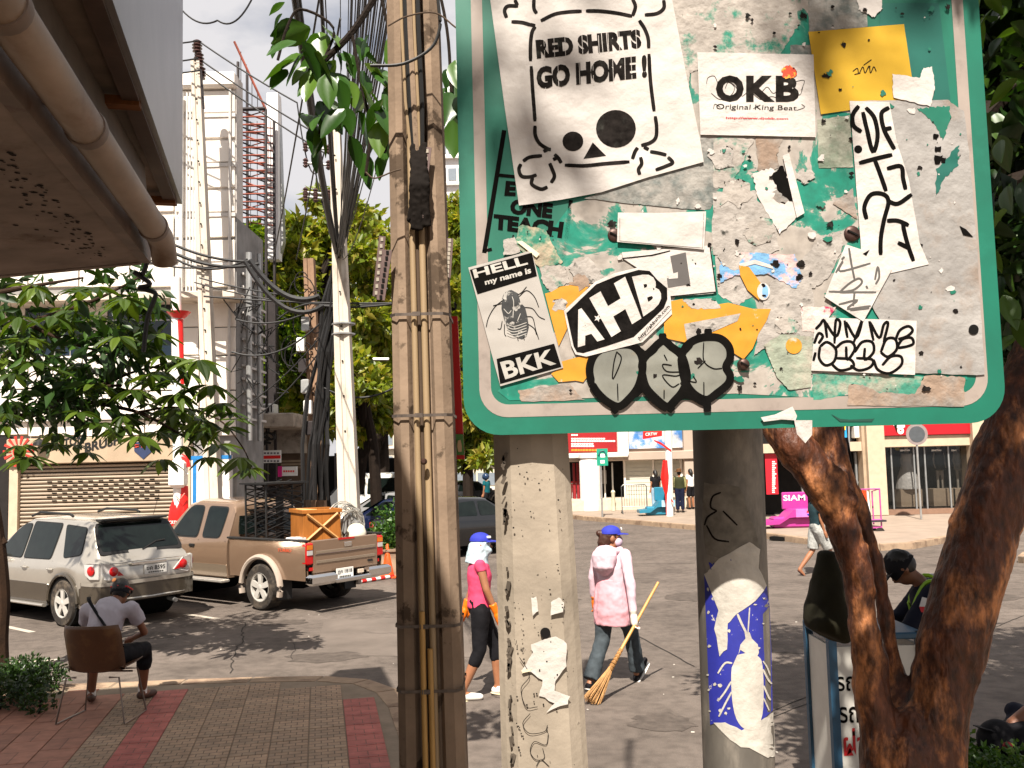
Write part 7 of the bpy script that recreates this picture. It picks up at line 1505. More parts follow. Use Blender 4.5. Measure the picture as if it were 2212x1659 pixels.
for (vx, vy) in spots:
    c = Z(vx, vy, rl.uniform(-.9, .6)); k = rl.randint(6, 9); a0 = rl.uniform(0, 6); tilt = rl.uniform(-.7, -.15); s = rl.uniform(.75, 1.2)
    for i in range(k):
        a = a0+2*math.pi*i/k; d = V3((math.cos(a), math.sin(a)*.8, tilt+rl.uniform(-.25, .2))); p = c+d.normalized()*.03
        if nobj < 300 and rl.random() < .45: put_leaf(lf2, lt, p, d, rl.uniform(-.4, .4), s*rl.uniform(.8, 1.1)); nobj += 1
        else: jm.append((p, d, rl.uniform(-.4, .4), s*rl.uniform(.8, 1.1)))
lv_ = np.array([v.co[:] for v in lf2.vertices]); lfc = [tuple(p.vertices) for p in lf2.polygons]; fm = MB()
for p, d, r_, s in jm:
    q = (V3(d).to_track_quat('X', 'Z') @ Matrix.Rotation(r_, 3, 'X').to_quaternion()).to_matrix(); fm.add([V3(p)+q @ V3(v)*s for v in lv_], lfc)
props(fm.build('foliage', MATS['leaf_palmate'], lt), kind='stuff')
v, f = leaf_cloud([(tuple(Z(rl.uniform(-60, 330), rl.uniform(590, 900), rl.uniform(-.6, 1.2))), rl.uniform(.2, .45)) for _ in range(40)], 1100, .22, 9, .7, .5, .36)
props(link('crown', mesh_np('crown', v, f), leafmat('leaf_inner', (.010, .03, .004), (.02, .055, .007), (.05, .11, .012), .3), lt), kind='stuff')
# ---- leafy spray hanging beside the brown pole
lb_ = thing('hanging_branch', 'leafy branch with glossy drooping leaves hanging among the black cables', 'branch', at(700, 150, 5.0))
YB = 5.0; sb_ = MB()
for pts, r_ in (([(900, -140), (820, -20), (760, 70), (700, 130), (650, 170)], .018), ([(700, 130), (720, 60), (650, 20), (620, 60), (600, 130)], .008), ([(760, 70), (780, 180), (800, 280), (790, 380)], .01), ([(820, -20), (850, 120), (850, 240), (830, 330)], .01), ([(700, 130), (700, 220), (690, 290)], .008), ([(930, -100), (965, 60), (975, 200)], .01)):
    sb_.tube([tuple(at(x, y, YB)) for x, y in spl(pts, 5)], r_, 6)
sb_.build('twig', dbark, lb_, True)
lf3 = big_leaf('leaf', .25, .14, .05); lf3.materials.append(leafmat('leaf_glossy', (.02, .06, .008), (.04, .11, .014), (.11, .2, .03), .35, .3)); rb = random.Random(14)
for (vx, vy, dx, dz) in [(640, 90, -.8, -.5), (660, 110, -.5, -.8), (690, 70, .2, -.9), (700, 60, .5, -.7), (720, 90, .3, -1), (740, 110, .4, -.9), (760, 120, .1, -1), (655, 120, -.9, -.3), (680, 150, -.2, -1), (705, 160, .1, -1), (730, 165, .3, -1), (755, 175, .2, -1), (780, 180, .3, -.9), (640, 130, -1, -.7), (620, 150, -.6, -1), (670, 60, -.6, -.2), (650, 50, -.8, -.4), (610, 30, -.5, -1), (605, 60, -.4, -1), (600, 90, -.3, -1), (615, 5, -.8, -.5), (700, 230, 0, -1), (745, 230, .2, -1), (775, 240, .2, -1), (790, 260, .1, -1), (800, 200, .5, -.8), (815, 230, .4, -.9), (820, 290, .2, -1), (785, 330, .1, -1), (800, 360, 0, -1), (830, 330, -.2, -1), (840, 250, -.3, -1), (810, 150, .4, -.6), (790, 120, .5, -.5), (850, 180, -.2, -1), (965, 150, .1, -1), (980, 180, .1, -1), (972, 200, -.1, -1), (985, 130, .2, -1), (960, 190, -.3, -1), (978, 260, 0, -1), (990, 230, 0, -1), (860, 60, -.3, -.9), (760, 200, -.3, -.9), (725, 130, -.4, -.8)]+[(rb.uniform(640, 830), rb.uniform(50, 330)-max(0, (700-0)*0), rb.uniform(-.7, .7), rb.uniform(-1, -.4)) for _ in range(34)]:
    sm = .45 if vx < 632 and vy < 110 else rb.uniform(.55, 1.0)
    put_leaf(lf3, lb_, at(vx, vy, YB+rb.uniform(-.2, .25)), (dx, rb.uniform(-.5, .3), dz), rb.uniform(-1, 1), sm)
# ---- street trees beyond
tmid = leafmat('leaf_street', (.06, .13, .008), (.13, .22, .014), (.27, .33, .035), .5); tdrk = leafmat('leaf_shadow', (.02, .05, .007), (.04, .085, .01), (.10, .16, .02), .35); tyel = leafmat('leaf_olive', (.11, .16, .012), (.20, .25, .018), (.38, .31, .06), .5)
def far_tree(label, vx, vy_base, Y, clumps, n, size, m, tr_w=.22, seed=0):
    base = V3((at(vx, 1000, Y).x, Y, 0)); t = thing('roadside_tree', label, 'tree', base, group=None); rr = random.Random(seed)
    cs = [(tuple(at(x, y, Y+rr.uniform(-1.5, 1.5))), r_*Y/FPX) for x, y, r_ in clumps]; v, f = leaf_cloud(cs, n, size, seed, .85, .2, .5)
    props(link('crown', mesh_np('crown', v, f), m, t), kind='stuff'); tb = MB(); mid = V3(cs[0][0])
    tb.tube([base, base.lerp(V3((mid.x, mid.y, mid.z)), .5)+V3((.2, 0, 0)), mid], [tr_w, tr_w*.8, tr_w*.4], 9)
    for c, r_ in cs[1:8]: tb.tube([base.lerp(mid, .6), base.lerp(mid, .8).lerp(V3(c), .5), V3(c)], [tr_w*.5, tr_w*.3, .03], 7)
    tb.build('trunk', dbark, t, True)
def spread(x0, x1, y0, y1, r0, r1, n, seed): rr = random.Random(seed); return [(rr.uniform(x0, x1), rr.uniform(y0, y1), rr.uniform(r0, r1)) for _ in range(n)]
far_tree('broad green street tree behind the cable covered poles', 700, 1000, 30, spread(600, 790, 460, 640, 28, 55, 22, 1)+[(690, 430, 30), (735, 440, 34), (640, 500, 36), (560, 505, 22), (545, 520, 18)], 8500, .34, tyel, .3, 1)
far_tree('dark leafy street tree over the black netting fence', 800, 1000, 33, spread(610, 840, 640, 900, 35, 65, 30, 2)+[(790, 480, 40), (810, 520, 45)], 15000, .36, tyel, .28, 2)
far_tree('shaded street tree beside the brown utility pole', 815, 1000, 28, spread(740, 850, 540, 930, 26, 48, 20, 3), 6500, .3, tyel, .2, 3)
far_tree('small yellowish tree left of the street behind the corner shop', 590, 1000, 29, spread(520, 610, 500, 560, 15, 26, 9, 4)+spread(570, 640, 640, 860, 24, 40, 14, 14), 6500, .28, tmid, .16, 4)
far_tree('bright green tree seen between brown pole and green sign', 1010, 1000, 40, spread(955, 1000, 440, 640, 20, 40, 12, 5)+spread(960, 1062, 700, 1000, 24, 42, 18, 6), 9000, .4, tyel, .25, 5)
far_tree('street tree at the road end behind the sign', 1100, 1000, 45, spread(1010, 1200, 820, 980, 30, 50, 14, 7), 6000, .42, tmid, .25, 6)
lb2 = thing('fallen_limb', 'dark leaning tree limb rising over the net fence', 'limb', at(795, 985, 31)); MB().tube([tuple(at(x, y, 31)) for x, y in spl([(775, 985), (800, 955), (830, 930), (860, 890), (890, 840)], 4)], [.22]*10+[.2]*4+[.16]*3, 9).build('limb', dbark, lb2, True) if False else MB().tube([tuple(at(x, y, 31)) for x, y in ((770, 1060), (780, 985), (800, 955), (830, 930), (860, 890), (890, 840))], [.25, .24, .22, .2, .16, .1], 9).build('limb', dbark, lb2, True)
# ---- low greenery
def hedge(label, cs, n, size, m, seed, name='hedge'):
    c0 = cs[0][0]; t = thing(name, label, 'plant', (c0[0], c0[1], 0)); v, f = leaf_cloud(cs, n, size, seed, .8, -.4, .5); v[:, 2] = np.maximum(v[:, 2], .02); props(link('foliage', mesh_np('foliage', v, f), m, t), kind='stuff')
    for c, r_ in cs[::2]: MB().tube([(c[0], c[1], .0), (c[0]+.03, c[1], max(.1, c[2]))], .012, 5).build('stem', dbark, t)
hl = leafmat('leaf_hedge', (.012, .03, .006), (.022, .05, .008), (.04, .085, .012), .25)
rr = random.Random(9); cs = []
for i in range(26): p = gr(rr.uniform(-60, 140), rr.uniform(1485, 1545), .12); cs.append(((p.x, p.y, .12+rr.uniform(.08, .26)), rr.uniform(.13, .2)))
hedge('dark low clipped bush on the pavement beside the brown chair', cs, 5000, .05, hl, 9, 'bush')
cs = [((at(838+rr.uniform(-14, 50), 1000, 19.5).x, 19.5+rr.uniform(-.3, .3), rr.uniform(.5, 1.25)), rr.uniform(.25, .4)) for _ in range(14)]
hedge('green kerb hedge in a planter behind the pickup tailgate', cs, 2600, .09, leafmat('leaf_kerb', (.02, .07, .008), (.04, .11, .012), (.1, .18, .03), .3), 10)
plt = thing('planter', 'beige concrete planter wall holding the hedge behind the pickup', 'planter', (at(850, 1200, 19.2).x, 19.2, 0))
xa = at(822, 1200, 19.2).x; xb = at(905, 1200, 19.2).x; MB().box(((xa+xb)/2, 19.5, .26), (xb-xa, 1.0, .52), bev=.02).build('wall', kerbmat, plt); MB().box(((xa+xb)/2, 19.5, .54), (xb-xa+.08, 1.08, .06), bev=.015).build('coping', kerbmat, plt)
cs = []
for i in range(30): p = gr(rr.uniform(1995, 2230), rr.uniform(1640, 1720), .12); cs.append(((p.x, p.y, .12+rr.uniform(.02, .22)), rr.uniform(.08, .16)))
hedge('small leafy ground plants at the foot of the forked tree', cs, 3200, .045, leafmat('leaf_ground', (.03, .08, .01), (.05, .12, .015), (.12, .2, .03), .3), 11, 'ground_plants')

# ================================================================== POLES AND CABLES OF THE STREET
wconc = mat('white_concrete', (.62, .56, .48), .85, var=.15, scale=3, col2=(.42, .36, .3), s2=4, lo=.55, hi=.7, bump=.3, stretch=(1, 1, .3))
def back_pole(label, top, bot, Y, w0, w1, m=wconc, groove=True, holes=10, extra=None):
    a, b = at(*bot, Y), at(*top, Y); d = (b-a).normalized(); base = a-d*((a.z-.1)/d.z) if a.z > .1 else a
    t = thing('utility_pole', label, 'utility pole', base); rows = []
    for k in range(9):
        f_ = k/8; c = base.lerp(b, f_); w_ = (w1+(w0-w1)*f_)*Y/FPX/2; g_ = .3*w_
        rows.append([c+V3((x, y, 0)) for x, y in ((-w_, -w_), (-g_, -w_), (-g_*.7, -w_+.03), (g_*.7, -w_+.03), (g_, -w_), (w_, -w_), (w_, w_), (-w_, w_))])
    mb = MB().grid(rows, True); mb.f.append(tuple(8*8+j for j in range(8))); mb.build('shaft', m, t); hb = MB()
    for k in range(holes): c = base.lerp(b, .3+.66*k/holes); hb.lathe(c+V3((0, -(w1+w0)/2*Y/FPX/2+.02, 0)), [(.018, 0), (.018, .03)], 8, (0, -1, 0))
    hb.build('bolt_hole', dark, t); return t, b
t1_, top1 = back_pole('white drilled concrete pole in front of the panelled shophouse', (424, 132), (462, 1100), 19.2, 19, 32, holes=16)
ins = mat('insulator', (.10, .055, .05), .4, var=.2)
for vx, vy in ((426, 100), (430, 128), (434, 158)):
    p = at(vx, vy, 19.2); MB().lathe(p, [(.03, -.14), (.1, -.12), (.06, -.07), (.11, -.05), (.06, 0), (.11, .02), (.06, .06), (.1, .1), (.04, .14)], 14).build('insulator', ins, t1_, True)
MB().tube([at(424, 140, 19.2), at(428, 92, 19.2)], .05, 6).build('top_spike', dks, t1_); MB().tube([at(434, 150, 19.1), at(440, 235, 19.1)], .025, 6).build('arrester', dks, t1_)
t2_, top2 = back_pole('white fluted concrete pole standing behind the truck bed', (722, 230), (757, 1160), 18.6, 22, 44, holes=9)
for vy in (318, 352, 415, 425): 
    p, q = at(660, vy, 18.6), at(722, vy+6, 18.6); MB().tube([p, q], .025, 6).build('cross_rod', metalg, t2_)
    for s in (0, .35, .8): MB().lathe(p.lerp(q, s), [(.02, -.1), (.06, -.06), (.03, -.03), (.06, 0), (.03, .03), (.06, .06), (.02, .1)], 10).build('insulator', ins, t2_)
for vy in (700, 722): MB().lathe(at(742, vy, 18.6), [(.24, -.015), (.24, .015)], 8).build('pole_band', metalg, t2_)
t3_, top3 = back_pole('thin brown pole wrapped with hanging black cable coils', (668, 560), (690, 1110), 19.6, 22, 30, mat('old_brown_concrete', (.33, .22, .15), .9, var=.3, scale=4), holes=5)
for k in range(6): MB().box(at(648+rr.uniform(-10, 26), 700+45*k, 19.3), (.16, .14, .3), bev=.02).build('junction_box', (metalg, whitep, dks)[k % 3], t3_)
# sagging black cable trunk dropping down the pole, then fanning up to the brown pole's head
cb = mat('cable_black', (.016, .015, .015), .55, var=.3); rcb = random.Random(40)
bun = thing('cable_bundle', 'thick black cable bundle hanging down beside the brown cable pole', 'cables', at(690, 1080, 19.2))
for k in range(19):
    x = rcb.gauss(0, 9); MB().tube([tuple(at(px+x*wf+rcb.uniform(-8, 8), py, 19.1+rcb.uniform(-.15, .15))) for px, py, wf in ((738, 500, .5), (733, 560, .7), (720, 660, 1), (704, 760, 1.1), (694, 860, 1.3), (686, 960, 1.5), (682, 1080, 1.6))], rcb.uniform(.018, .045), 5).build('cable', cb, bun)
for k in range(14):
    x, y = rcb.uniform(560, 700), rcb.uniform(600, 800); r_ = rcb.uniform(12, 40); MB().tube([tuple(at(x+r_*math.cos(a)*.8, y+r_*math.sin(a)*1.2, 19.3)) for a in np.linspace(rcb.uniform(0, 3), rcb.uniform(4, 7), 12)], .012, 4).build('cable_coil', cb, bun)
fan = thing('overhead_cables', 'fan of black cables rising from the bundle to the brown pole head', 'cables', at(735, 540, 19.0))
for k, (xt, yt, wd) in enumerate([(634, -20, 15), (640, -60, 8), (692, -40, 9), (700, -60, 3), (735, -60, 2), (838, -60, 4), (770, -40, 3), (778, -60, 4.5), (786, -40, 3), (795, -60, 5), (803, -40, 3.5), (810, -60, 3), (818, -50, 4.5), (824, -60, 3), (830, -40, 4), (846, -60, 3.5), (852, -50, 4), (858, -60, 3), (864, -60, 3.5), (842, 60, 2.5), (836, 160, 2.5), (840, 260, 2.2)]+[(rcb.uniform(742, 868), -60, rcb.uniform(1.5, 3.5)) for _ in range(16)]):
    a = at(732+rcb.uniform(-7, 9), 545+rcb.uniform(-20, 25), 19.0); b = at(xt, yt, 6.0+.06*k if xt > 740 else 9); mid = [a.lerp(b, t)-V3((0, 0, (.25+.02*(k % 5))*4*t*(1-t))) for t in np.linspace(0, 1, 14)]
    MB().tube([tuple(p) for p in mid], [wd*p.y/FPX*.5*(.75 if i < 3 else 1) for i, p in enumerate(mid)], 6).build('cable', cb, fan, True)
wir = thing('power_lines', 'three thin power lines running from the white pole to the cross rods', 'wires', top1)
for (a, b) in (((428, 88), (642, 222)), ((428, 126), (668, 280)), ((432, 150), (700, 330)), ((300, 95), (428, 88)), ((300, 135), (428, 126)), ((300, 160), (432, 152))): MB().tube([tuple(p) for p in bezier_sag(at(*a, 19.2), at(*b, 18.7), .04)], .018, 5).build('wire', cb, wir)
for (a, b, sg_) in (((642, 222), (700, 330), .9), ((668, 282), (735, 470), .8)): MB().tube([tuple(p) for p in bezier_sag(at(*a, 18.7), at(*b, 18.6), sg_)], .016, 5).build('wire', cb, wir)
lo_ = thing('low_wires', 'tangle of low telephone wires crossing below the shophouse ledge', 'wires', at(560, 640, 19))
for (a, b, sg_, r_) in (((330, 505), (540, 565), .15, .03), ((330, 520), (560, 570), .25, .035), ((350, 540), (535, 560), .3, .025), ((300, 560), (470, 575), .1, .02), ((540, 562), (690, 640), .35, .06), ((530, 566), (700, 660), .5, .05), ((440, 640), (850, 655), .05, .02), ((430, 600), (640, 640), .05, .016), ((420, 610), (850, 655), .2, .014), ((500, 760), (690, 700), .3, .02), ((510, 690), (690, 660), .2, .018), ((690, 660), (850, 656), .05, .024), ((560, 895), (690, 760), .1, .016), ((540, 870), (690, 730), .1, .014), ((700, 838), (850, 838), .2, .02), ((600, 690), (690, 655), -.1, .02)):
    MB().tube([tuple(p) for p in bezier_sag(at(*a, 19.0), at(*b, 19.0), sg_)], r_, 5).build('wire', cb, lo_)
for k in range(26):
    x, y = rcb.uniform(505, 600), rcb.uniform(640, 830); MB().tube([tuple(at(x+rcb.uniform(-30, 30)*t, y+rcb.uniform(-20, 45)*t, 20.0)) for t in (0, .5, 1, 1.6)], .014, 4).build('loose_wire', cb, lo_)
for (a, b, sg_) in (((376, 0), (470, 44), .1), ((470, 44), (548, -10), .12)): MB().tube([tuple(p) for p in bezier_sag(at(*a, 8), at(*b, 8), sg_)], .008, 6).build('wire', cb, lo_)
ws = thing('drop_wires', 'thin slack wires slanting down past the street tree', 'wires', at(600, 560, 15))
for (a, b) in (((692, -20), (590, 560)), ((735, 40), (640, 560))): MB().tube([tuple(p) for p in bezier_sag(at(*a, 9), at(*b, 18), .1)], .012, 5).build('wire', cb, ws)

# ================================================================== STREET FURNITURE
def wrapped_post(label, x, ytop, ybase, Y, w_, bulge, sign_dir):
    b = at(x, ybase, Y); b.z = .14; t = thing('lamp_post', label, 'post', b); px = lambda v: v*Y/FPX
    top = at(x-8, ytop, Y); MB().tube([b, top], px(w_*.36), 14).build('pole', whitep, t, True); return t, b, top, px
t, b, top, px = wrapped_post('red and white wrapped lamp post in front of the roller shutter', 388, 600, 1190, 18.75, 30, 1, -1)
P2 = lambda x, y, d=0: at(x, y, 18.75+d)
CR = conv(560, 1600, 3.6875)
MB().lathe(P2(386, 680), [(.11, -.08), (.22, .03), (.24, .06), (.12, .08)], 18).build('red_collar', redp, t, True)
MB().tube([P2(388, 690, -.02), P2(391, 760, -.02), P2(394, 830, -.02)], [.07, .055, .04], 10).build('red_ribbon', redp, t, True)
lo_sk = MB(); rws = []
for yy, xl, xr_ in ((820, 372, 535), (900, 366, 540), (960, 345, 540), (1100, 285, 540), (1250, 262, 540), (1400, 270, 520), (1560, 300, 500), (1700, 330, 495)):
    l = P2(*CR(xl, yy)); r_ = P2(*CR(xr_, yy)); c = (l+r_)/2; hw = (r_.x-l.x)/2; rws.append([c+V3((hw*math.cos(a), hw*.55*math.sin(a) if hw < .3 else .16*math.sin(a), 0)) for a in [2*math.pi*k/14 for k in range(14)]])
lo_sk.grid(rws, True); sk = lo_sk.build('red_skirt', redp, t, True)
MB().tube([P2(*CR(365, 960), -.15), P2(*CR(420, 1010), -.2), P2(*CR(490, 920), -.15)], .012, 5).build('seam', mat('pale_red', (.7, .2, .15), .5), sk)
tb = MB(); text_on(tb, 'CRTW', [P2(*CR(270, 1300), -.24), P2(*CR(420, 1300), -.24), P2(*CR(420, 1345), -.24), P2(*CR(270, 1345), -.24)], .02); tb.build('lettering', whitep, sk)
MB().tube([P2(*CR(330, 560), 0), P2(*CR(370, 440), 0), P2(*CR(430, 400), 0), P2(*CR(510, 440), 0), P2(*CR(530, 560), 0)], .06, 10).build('red_arch', redp, t, True)
MB().box(P2(*CR(400, 655), -.1), (.3, .25, .55), bev=.07).build('white_cabinet', whitep, t, True); MB().tube([P2(*CR(455, 655), -.1), P2(*CR(535, 655), -.05)], .025, 8).build('cabinet_arm', whitep, t, True)
t, b, top, px = wrapped_post('red wrapped white post with pennants beside the blue bench', 1447, 700, 1112, 33.5, 22, 1, 1)
P2 = lambda x, y, d=0: at(x, y, 33.5+d); CQ = conv(2120, 1600, 4.147); lo_sk = MB(); rws = []
for yy, xl, xr_ in ((520, 1515, 1640), (640, 1500, 1640), (780, 1480, 1640), (900, 1500, 1645), (1050, 1545, 1650), (1200, 1560, 1655), (1372, 1565, 1660)):
    l, r_ = P2(*CQ(xl, yy)), P2(*CQ(xr_, yy)); c = (l+r_)/2; hw = (r_.x-l.x)/2; rws.append([c+V3((hw*math.cos(a), hw*.8*math.sin(a), 0)) for a in [2*math.pi*k/12 for k in range(12)]])
lo_sk.grid(rws, True).build('red_wrap', redp, t, True)
pn = MB().slab([P2(*CQ(x, y), -.1) for x, y in ((1210, 60), (1505, 60), (1505, 145), (1205, 195))], (0, .03, 0)).build('pennant', redp, t); tb = MB(); text_on(tb, 'CRTW', [P2(*CQ(x, y), -.11) for x, y in ((1245, 95), (1430, 85), (1430, 130), (1245, 145))], .02); tb.build('lettering', whitep, pn)
MB().slab([P2(*CQ(x, y), -.15) for x, y in ((1380, 205), (1480, 240), (1650, 360), (1640, 385), (1500, 290), (1380, 225))], (0, .05, 0)).build('red_swoosh', redp, t)
MB().slab([P2(*CQ(x, y), -.25) for x, y in ((1640, 1100), (1690, 1190), (1650, 1160))], (0, .05, 0)).build('ribbon_tail', redp, t)
# benches
def bench(label, vx, vy, Y, w_, m, rz, flip=1, txt=None):
    b = at(vx, vy, Y); t = thing('advert_bench', label, 'bench', (b.x, b.y, .15), rz, True); W = w_
    MB().slab([(-W/2, -.35, 0), (W/2, -.35, 0), (W/2, -.3, .42), (-W/2, -.3, .42)][:4], (0, .6, 0)).build('base', m, t) if False else MB().box((.08*W, 0, .16), (W*.72, .5, .32), bev=.05).build('base', m, t)
    MB().slab([(-W/2*flip, -.4, .2), (-.1*W*flip, -.4, .26), (.08*W*flip, -.4, .52), (W/2*flip, -.4, .55), (W/2*flip, -.4, .36), (.0, -.4, .3), (-.2*W*flip, -.4, .12), (-W/2*flip, -.4, .1)], (0, .8, 0)).build('seat', m, t)
    MB().box((.26*W*flip, .36, .75), (W*.5, .10, .5), bev=.04).build('backrest', m, t)
    pl = MB().box((.30*W*flip, -.41, .43), (W*.36, .02, .24), bev=.004).build('logo_panel', mat(label.split()[0]+'_pale', tuple(min(1, a*1.5+.12) for a in m.node_tree.nodes['Principled BSDF'].inputs[0].default_value[:3]) if False else (.4, .6, .7) if 'blue' in label else (.7, .2, .5), .5), t)
    lg = MB(); c = V3((.38*W*flip, -.425, .43)); R_ = .09
    up_ = [c+V3((R_*math.cos(a), 0, R_*math.sin(a))) for a in np.linspace(.35, math.pi-.1, 10)]; MB().slab(up_, (0, -.006, 0)).build('logo_red', redp, pl); MB().slab([c+V3((R_*math.cos(a), 0, R_*math.sin(a))) for a in np.linspace(math.pi+.35, 2*math.pi-.1, 10)], (0, -.006, 0)).build('logo_blue', mat('logo_blue', (.01, .05, .4), .5), pl)
    if txt: tb = MB(); text_on(tb, txt, [(.03*W, .305, .92), (.46*W, .305, .92), (.46*W, .305, .75), (.03*W, .305, .75)], .02); tb.build('lettering', whitep, t)
    return t
bench('blue moulded advertising bench beside the red wrapped post', 1417, 1108, 34.2, 1.3, mat('bench_blue', (.03, .22, .32), .4, var=.08), 0)
bench('pink moulded advertising bench across the road left of the tree', 1698, 1135, 27.2, 1.5, mat('bench_pink', (.45, .05, .28), .4, var=.08), 0, 1, 'SIAM')
# crowd barriers
def barrier(label, vx, vy, Y, w_, m=metalg, rz=0., n=9):
    b = at(vx, vy, Y); t = thing('crowd_barrier', label, 'barrier', (b.x, b.y, .15), rz, True)
    MB().tube([(-w_/2, 0, .0), (-w_/2, 0, 1.02), (-w_/2+.06, 0, 1.08), (w_/2-.06, 0, 1.08), (w_/2, 0, 1.02), (w_/2, 0, 0)], .022, 8).build('frame', m, t, True)
    MB().tube([(-w_/2, 0, .25), (w_/2, 0, .25)], .016, 6).build('bottom_rail', m, t)
    for k in range(n): x = -w_/2+w_*(k+1)/(n+1); MB().tube([(x, 0, .25), (x, 0, 1.07)], .009, 5).build('bar', m, t)
    for s in (-1, 1): MB().tube([(s*w_/2, -.3, .0), (s*w_/2, 0, .16), (s*w_/2, .3, .0)], .02, 6).build('foot', m, t)
barrier('steel crowd barrier on the far pavement left of the blue bench', 1371, 1100, 35.6, .95, mat('barrier_steel', (.25, .25, .24), .4, .7))
barrier('red and white barrier panel by the arcade column', 1246, 1084, 39.5, 1.1, mat('barrier_white', (.7, .66, .62), .5), .2, 5)
rp_ = thing('advert_stand', 'bright red advertising panel behind the barrier at the arcade', 'panel', at(1240, 1085, 39.9)); MB().box((at(1240, 1000, 39.9).x, 39.9, .75), (.95, .06, 1.1)).build('panel', redp, rp_); MB().box((at(1240, 1000, 39.9).x, 39.9, .16), (1.0, .3, .04)).build('foot', metalg, rp_)
bo_ = thing('bollard', 'short pale bollard on the step before the dark arcade doorway', 'bollard', at(1325, 1085, 37.4)); c = at(1325, 1085, 37.4); c.z = .16; MB().lathe(c, [(.09, 0), (.08, .1), (.07, .7), (.09, .74), (.05, .82)], 14).build('body', mat('bollard_pale', (.6, .55, .42), .6), bo_, True)
# round and square traffic signs
def post_sign(label, vx, vtop, vbase, Y, build):
    b = at(vx, vbase, Y); b.z = .15; t = thing('traffic_sign', label, 'sign', b); top = at(vx, vtop, Y); MB().tube([b, (b.x, b.y, top.z)], .032, 10).build('post', metalg, t, True); build(t, b, Y); return t
def gs(t, b, Y):
    o = vbox(MB(), 1289, 969, 1313, 1006, Y-.05, .02).build('plate', mat('sign_green_far', (.01, .33, .22), .5), t)
    vbox(MB(), 1297, 980, 1307, 988, Y-.056, .006).build('arrow_mark', whitep, o); vbox(MB(), 1297, 994, 1306, 1001, Y-.056, .006).build('text_mark', whitep, o)
    MB().tube([at(x, y, Y-.056) for x, y in ((1293, 984), (1297, 975), (1304, 974), (1309, 983))], .03, 6).build('arc_mark', mat('teal_mark', (.02, .15, .14), .5), o)
post_sign('small green square sign on a thin post across the road', 1301, 975, 1107, 33.8, gs)
def rs_(t, b, Y):
    c = at(1982, 938, Y); c.x = b.x; o = MB().lathe((b.x, Y-.04, c.z), [(.34, 0), (.34, .015)], 24, (0, -1, 0)).build('disc', mat('sign_disc_grey', (.30, .25, .24), .5), t); MB().lathe((b.x, Y-.056, c.z), [(.25, 0), (.25, .006)], 24, (0, -1, 0)).build('disc_centre', mat('disc_dark', (.10, .11, .12), .5), o)
post_sign('round grey traffic sign seen before the dress shop window', 1990, 925, 1121, 29.0, rs_)
# trolley with orange banner, tall flag
b = at(1868, 1160, 25.2); tr_ = thing('advert_trolley', 'pink frame trolley with orange banner on the far pavement edge', 'trolley', (b.x, b.y, 0), R(8), True); pkf = mat('trolley_pink', (.5, .1, .33), .4)
for z in (.45, 1.28): MB().tube([(-.55, 0, z), (.5, 0, z)], .02, 6).build('rail', pkf, tr_)
for x in (-.55, .1, .5): MB().tube([(x, 0, .14), (x, 0, 1.28)], .02, 6).build('upright', pkf, tr_)
MB().tube([(.5, 0, 1.28), (.5, .4, 1.2), (.5, .4, .3)], .02, 6).build('handle', pkf, tr_); MB().box((.3, .1, .42), (.6, .4, .05)).build('shelf', mat('shelf_dark', (.05, .04, .05), .5), tr_); MB().box((.0, .2, .25), (1.0, .4, .05)).build('deck', pkf, tr_)
bn_ = MB().slab([(-.55, -.03, 1.25), (.1, -.03, 1.25), (.12, -.03, .5), (-.55, -.03, .55)], (0, .01, 0)).build('banner', mat('banner_orange', (.78, .075, .01), .5, var=.1, scale=3), tr_); tb = MB()
for k, (z, w_) in enumerate(((.92, .5), (.83, .42), (.75, .28))):
    for i in range(int(w_*12)): tb.box((-.45+.085*i, -.036, z), (.06, .004, .045))
tb.build('print_mark', whitep, bn_); MB().slab([(.12, -.03, 1.22), (.16, -.03, 1.22), (.2, -.03, .42), (.16, -.03, .42)], (0, .01, 0)).build('white_edge', whitep, tr_)
for x in (-.45, .45): 
    for y in (0, .4): MB().lathe((x, y-.03, .12), [(.12, 0), (.12, .06)], 16, (0, 1, 0)).build('wheel', tyre, tr_, True)
fb = at(1835, 1135, 25.6); fl_ = thing('flag_banner', 'tall yellow and sky blue flag banner behind the tree trunk', 'banner', (fb.x, fb.y, .15)); YF = 25.6; skyb = mat('flag_blue', (.03, .38, .72), .5, var=.1); ylw = mat('flag_yellow', (.8, .55, .02), .5, var=.25, scale=2)
CF = conv(2840, 1580, 3.456)
MB().slab([at(*CF(x, y), YF) for x, y in ((1000, 40), (1150, 40), (1190, 560), (1185, 620), (1130, 430), (1095, 250))], (0, .03, 0)).build('blue_cloth', skyb, fl_); MB().slab([at(*CF(x, y), YF) for x, y in ((1075, 520), (1135, 560), (1190, 880), (1150, 960), (1100, 940), (1020, 790))], (0, .03, 0)).build('yellow_cloth', ylw, fl_); MB().slab([at(*CF(x, y), YF-.02) for x, y in ((1000, 40), (1150, 40), (1145, 110), (1080, 140))], (0, .02, 0)).build('yellow_tip', ylw, fl_)
MB().tube([(fb.x, fb.y, .15), at(*CF(1185, 0), YF)], .03, 8).build('mast', metalg, fl_)
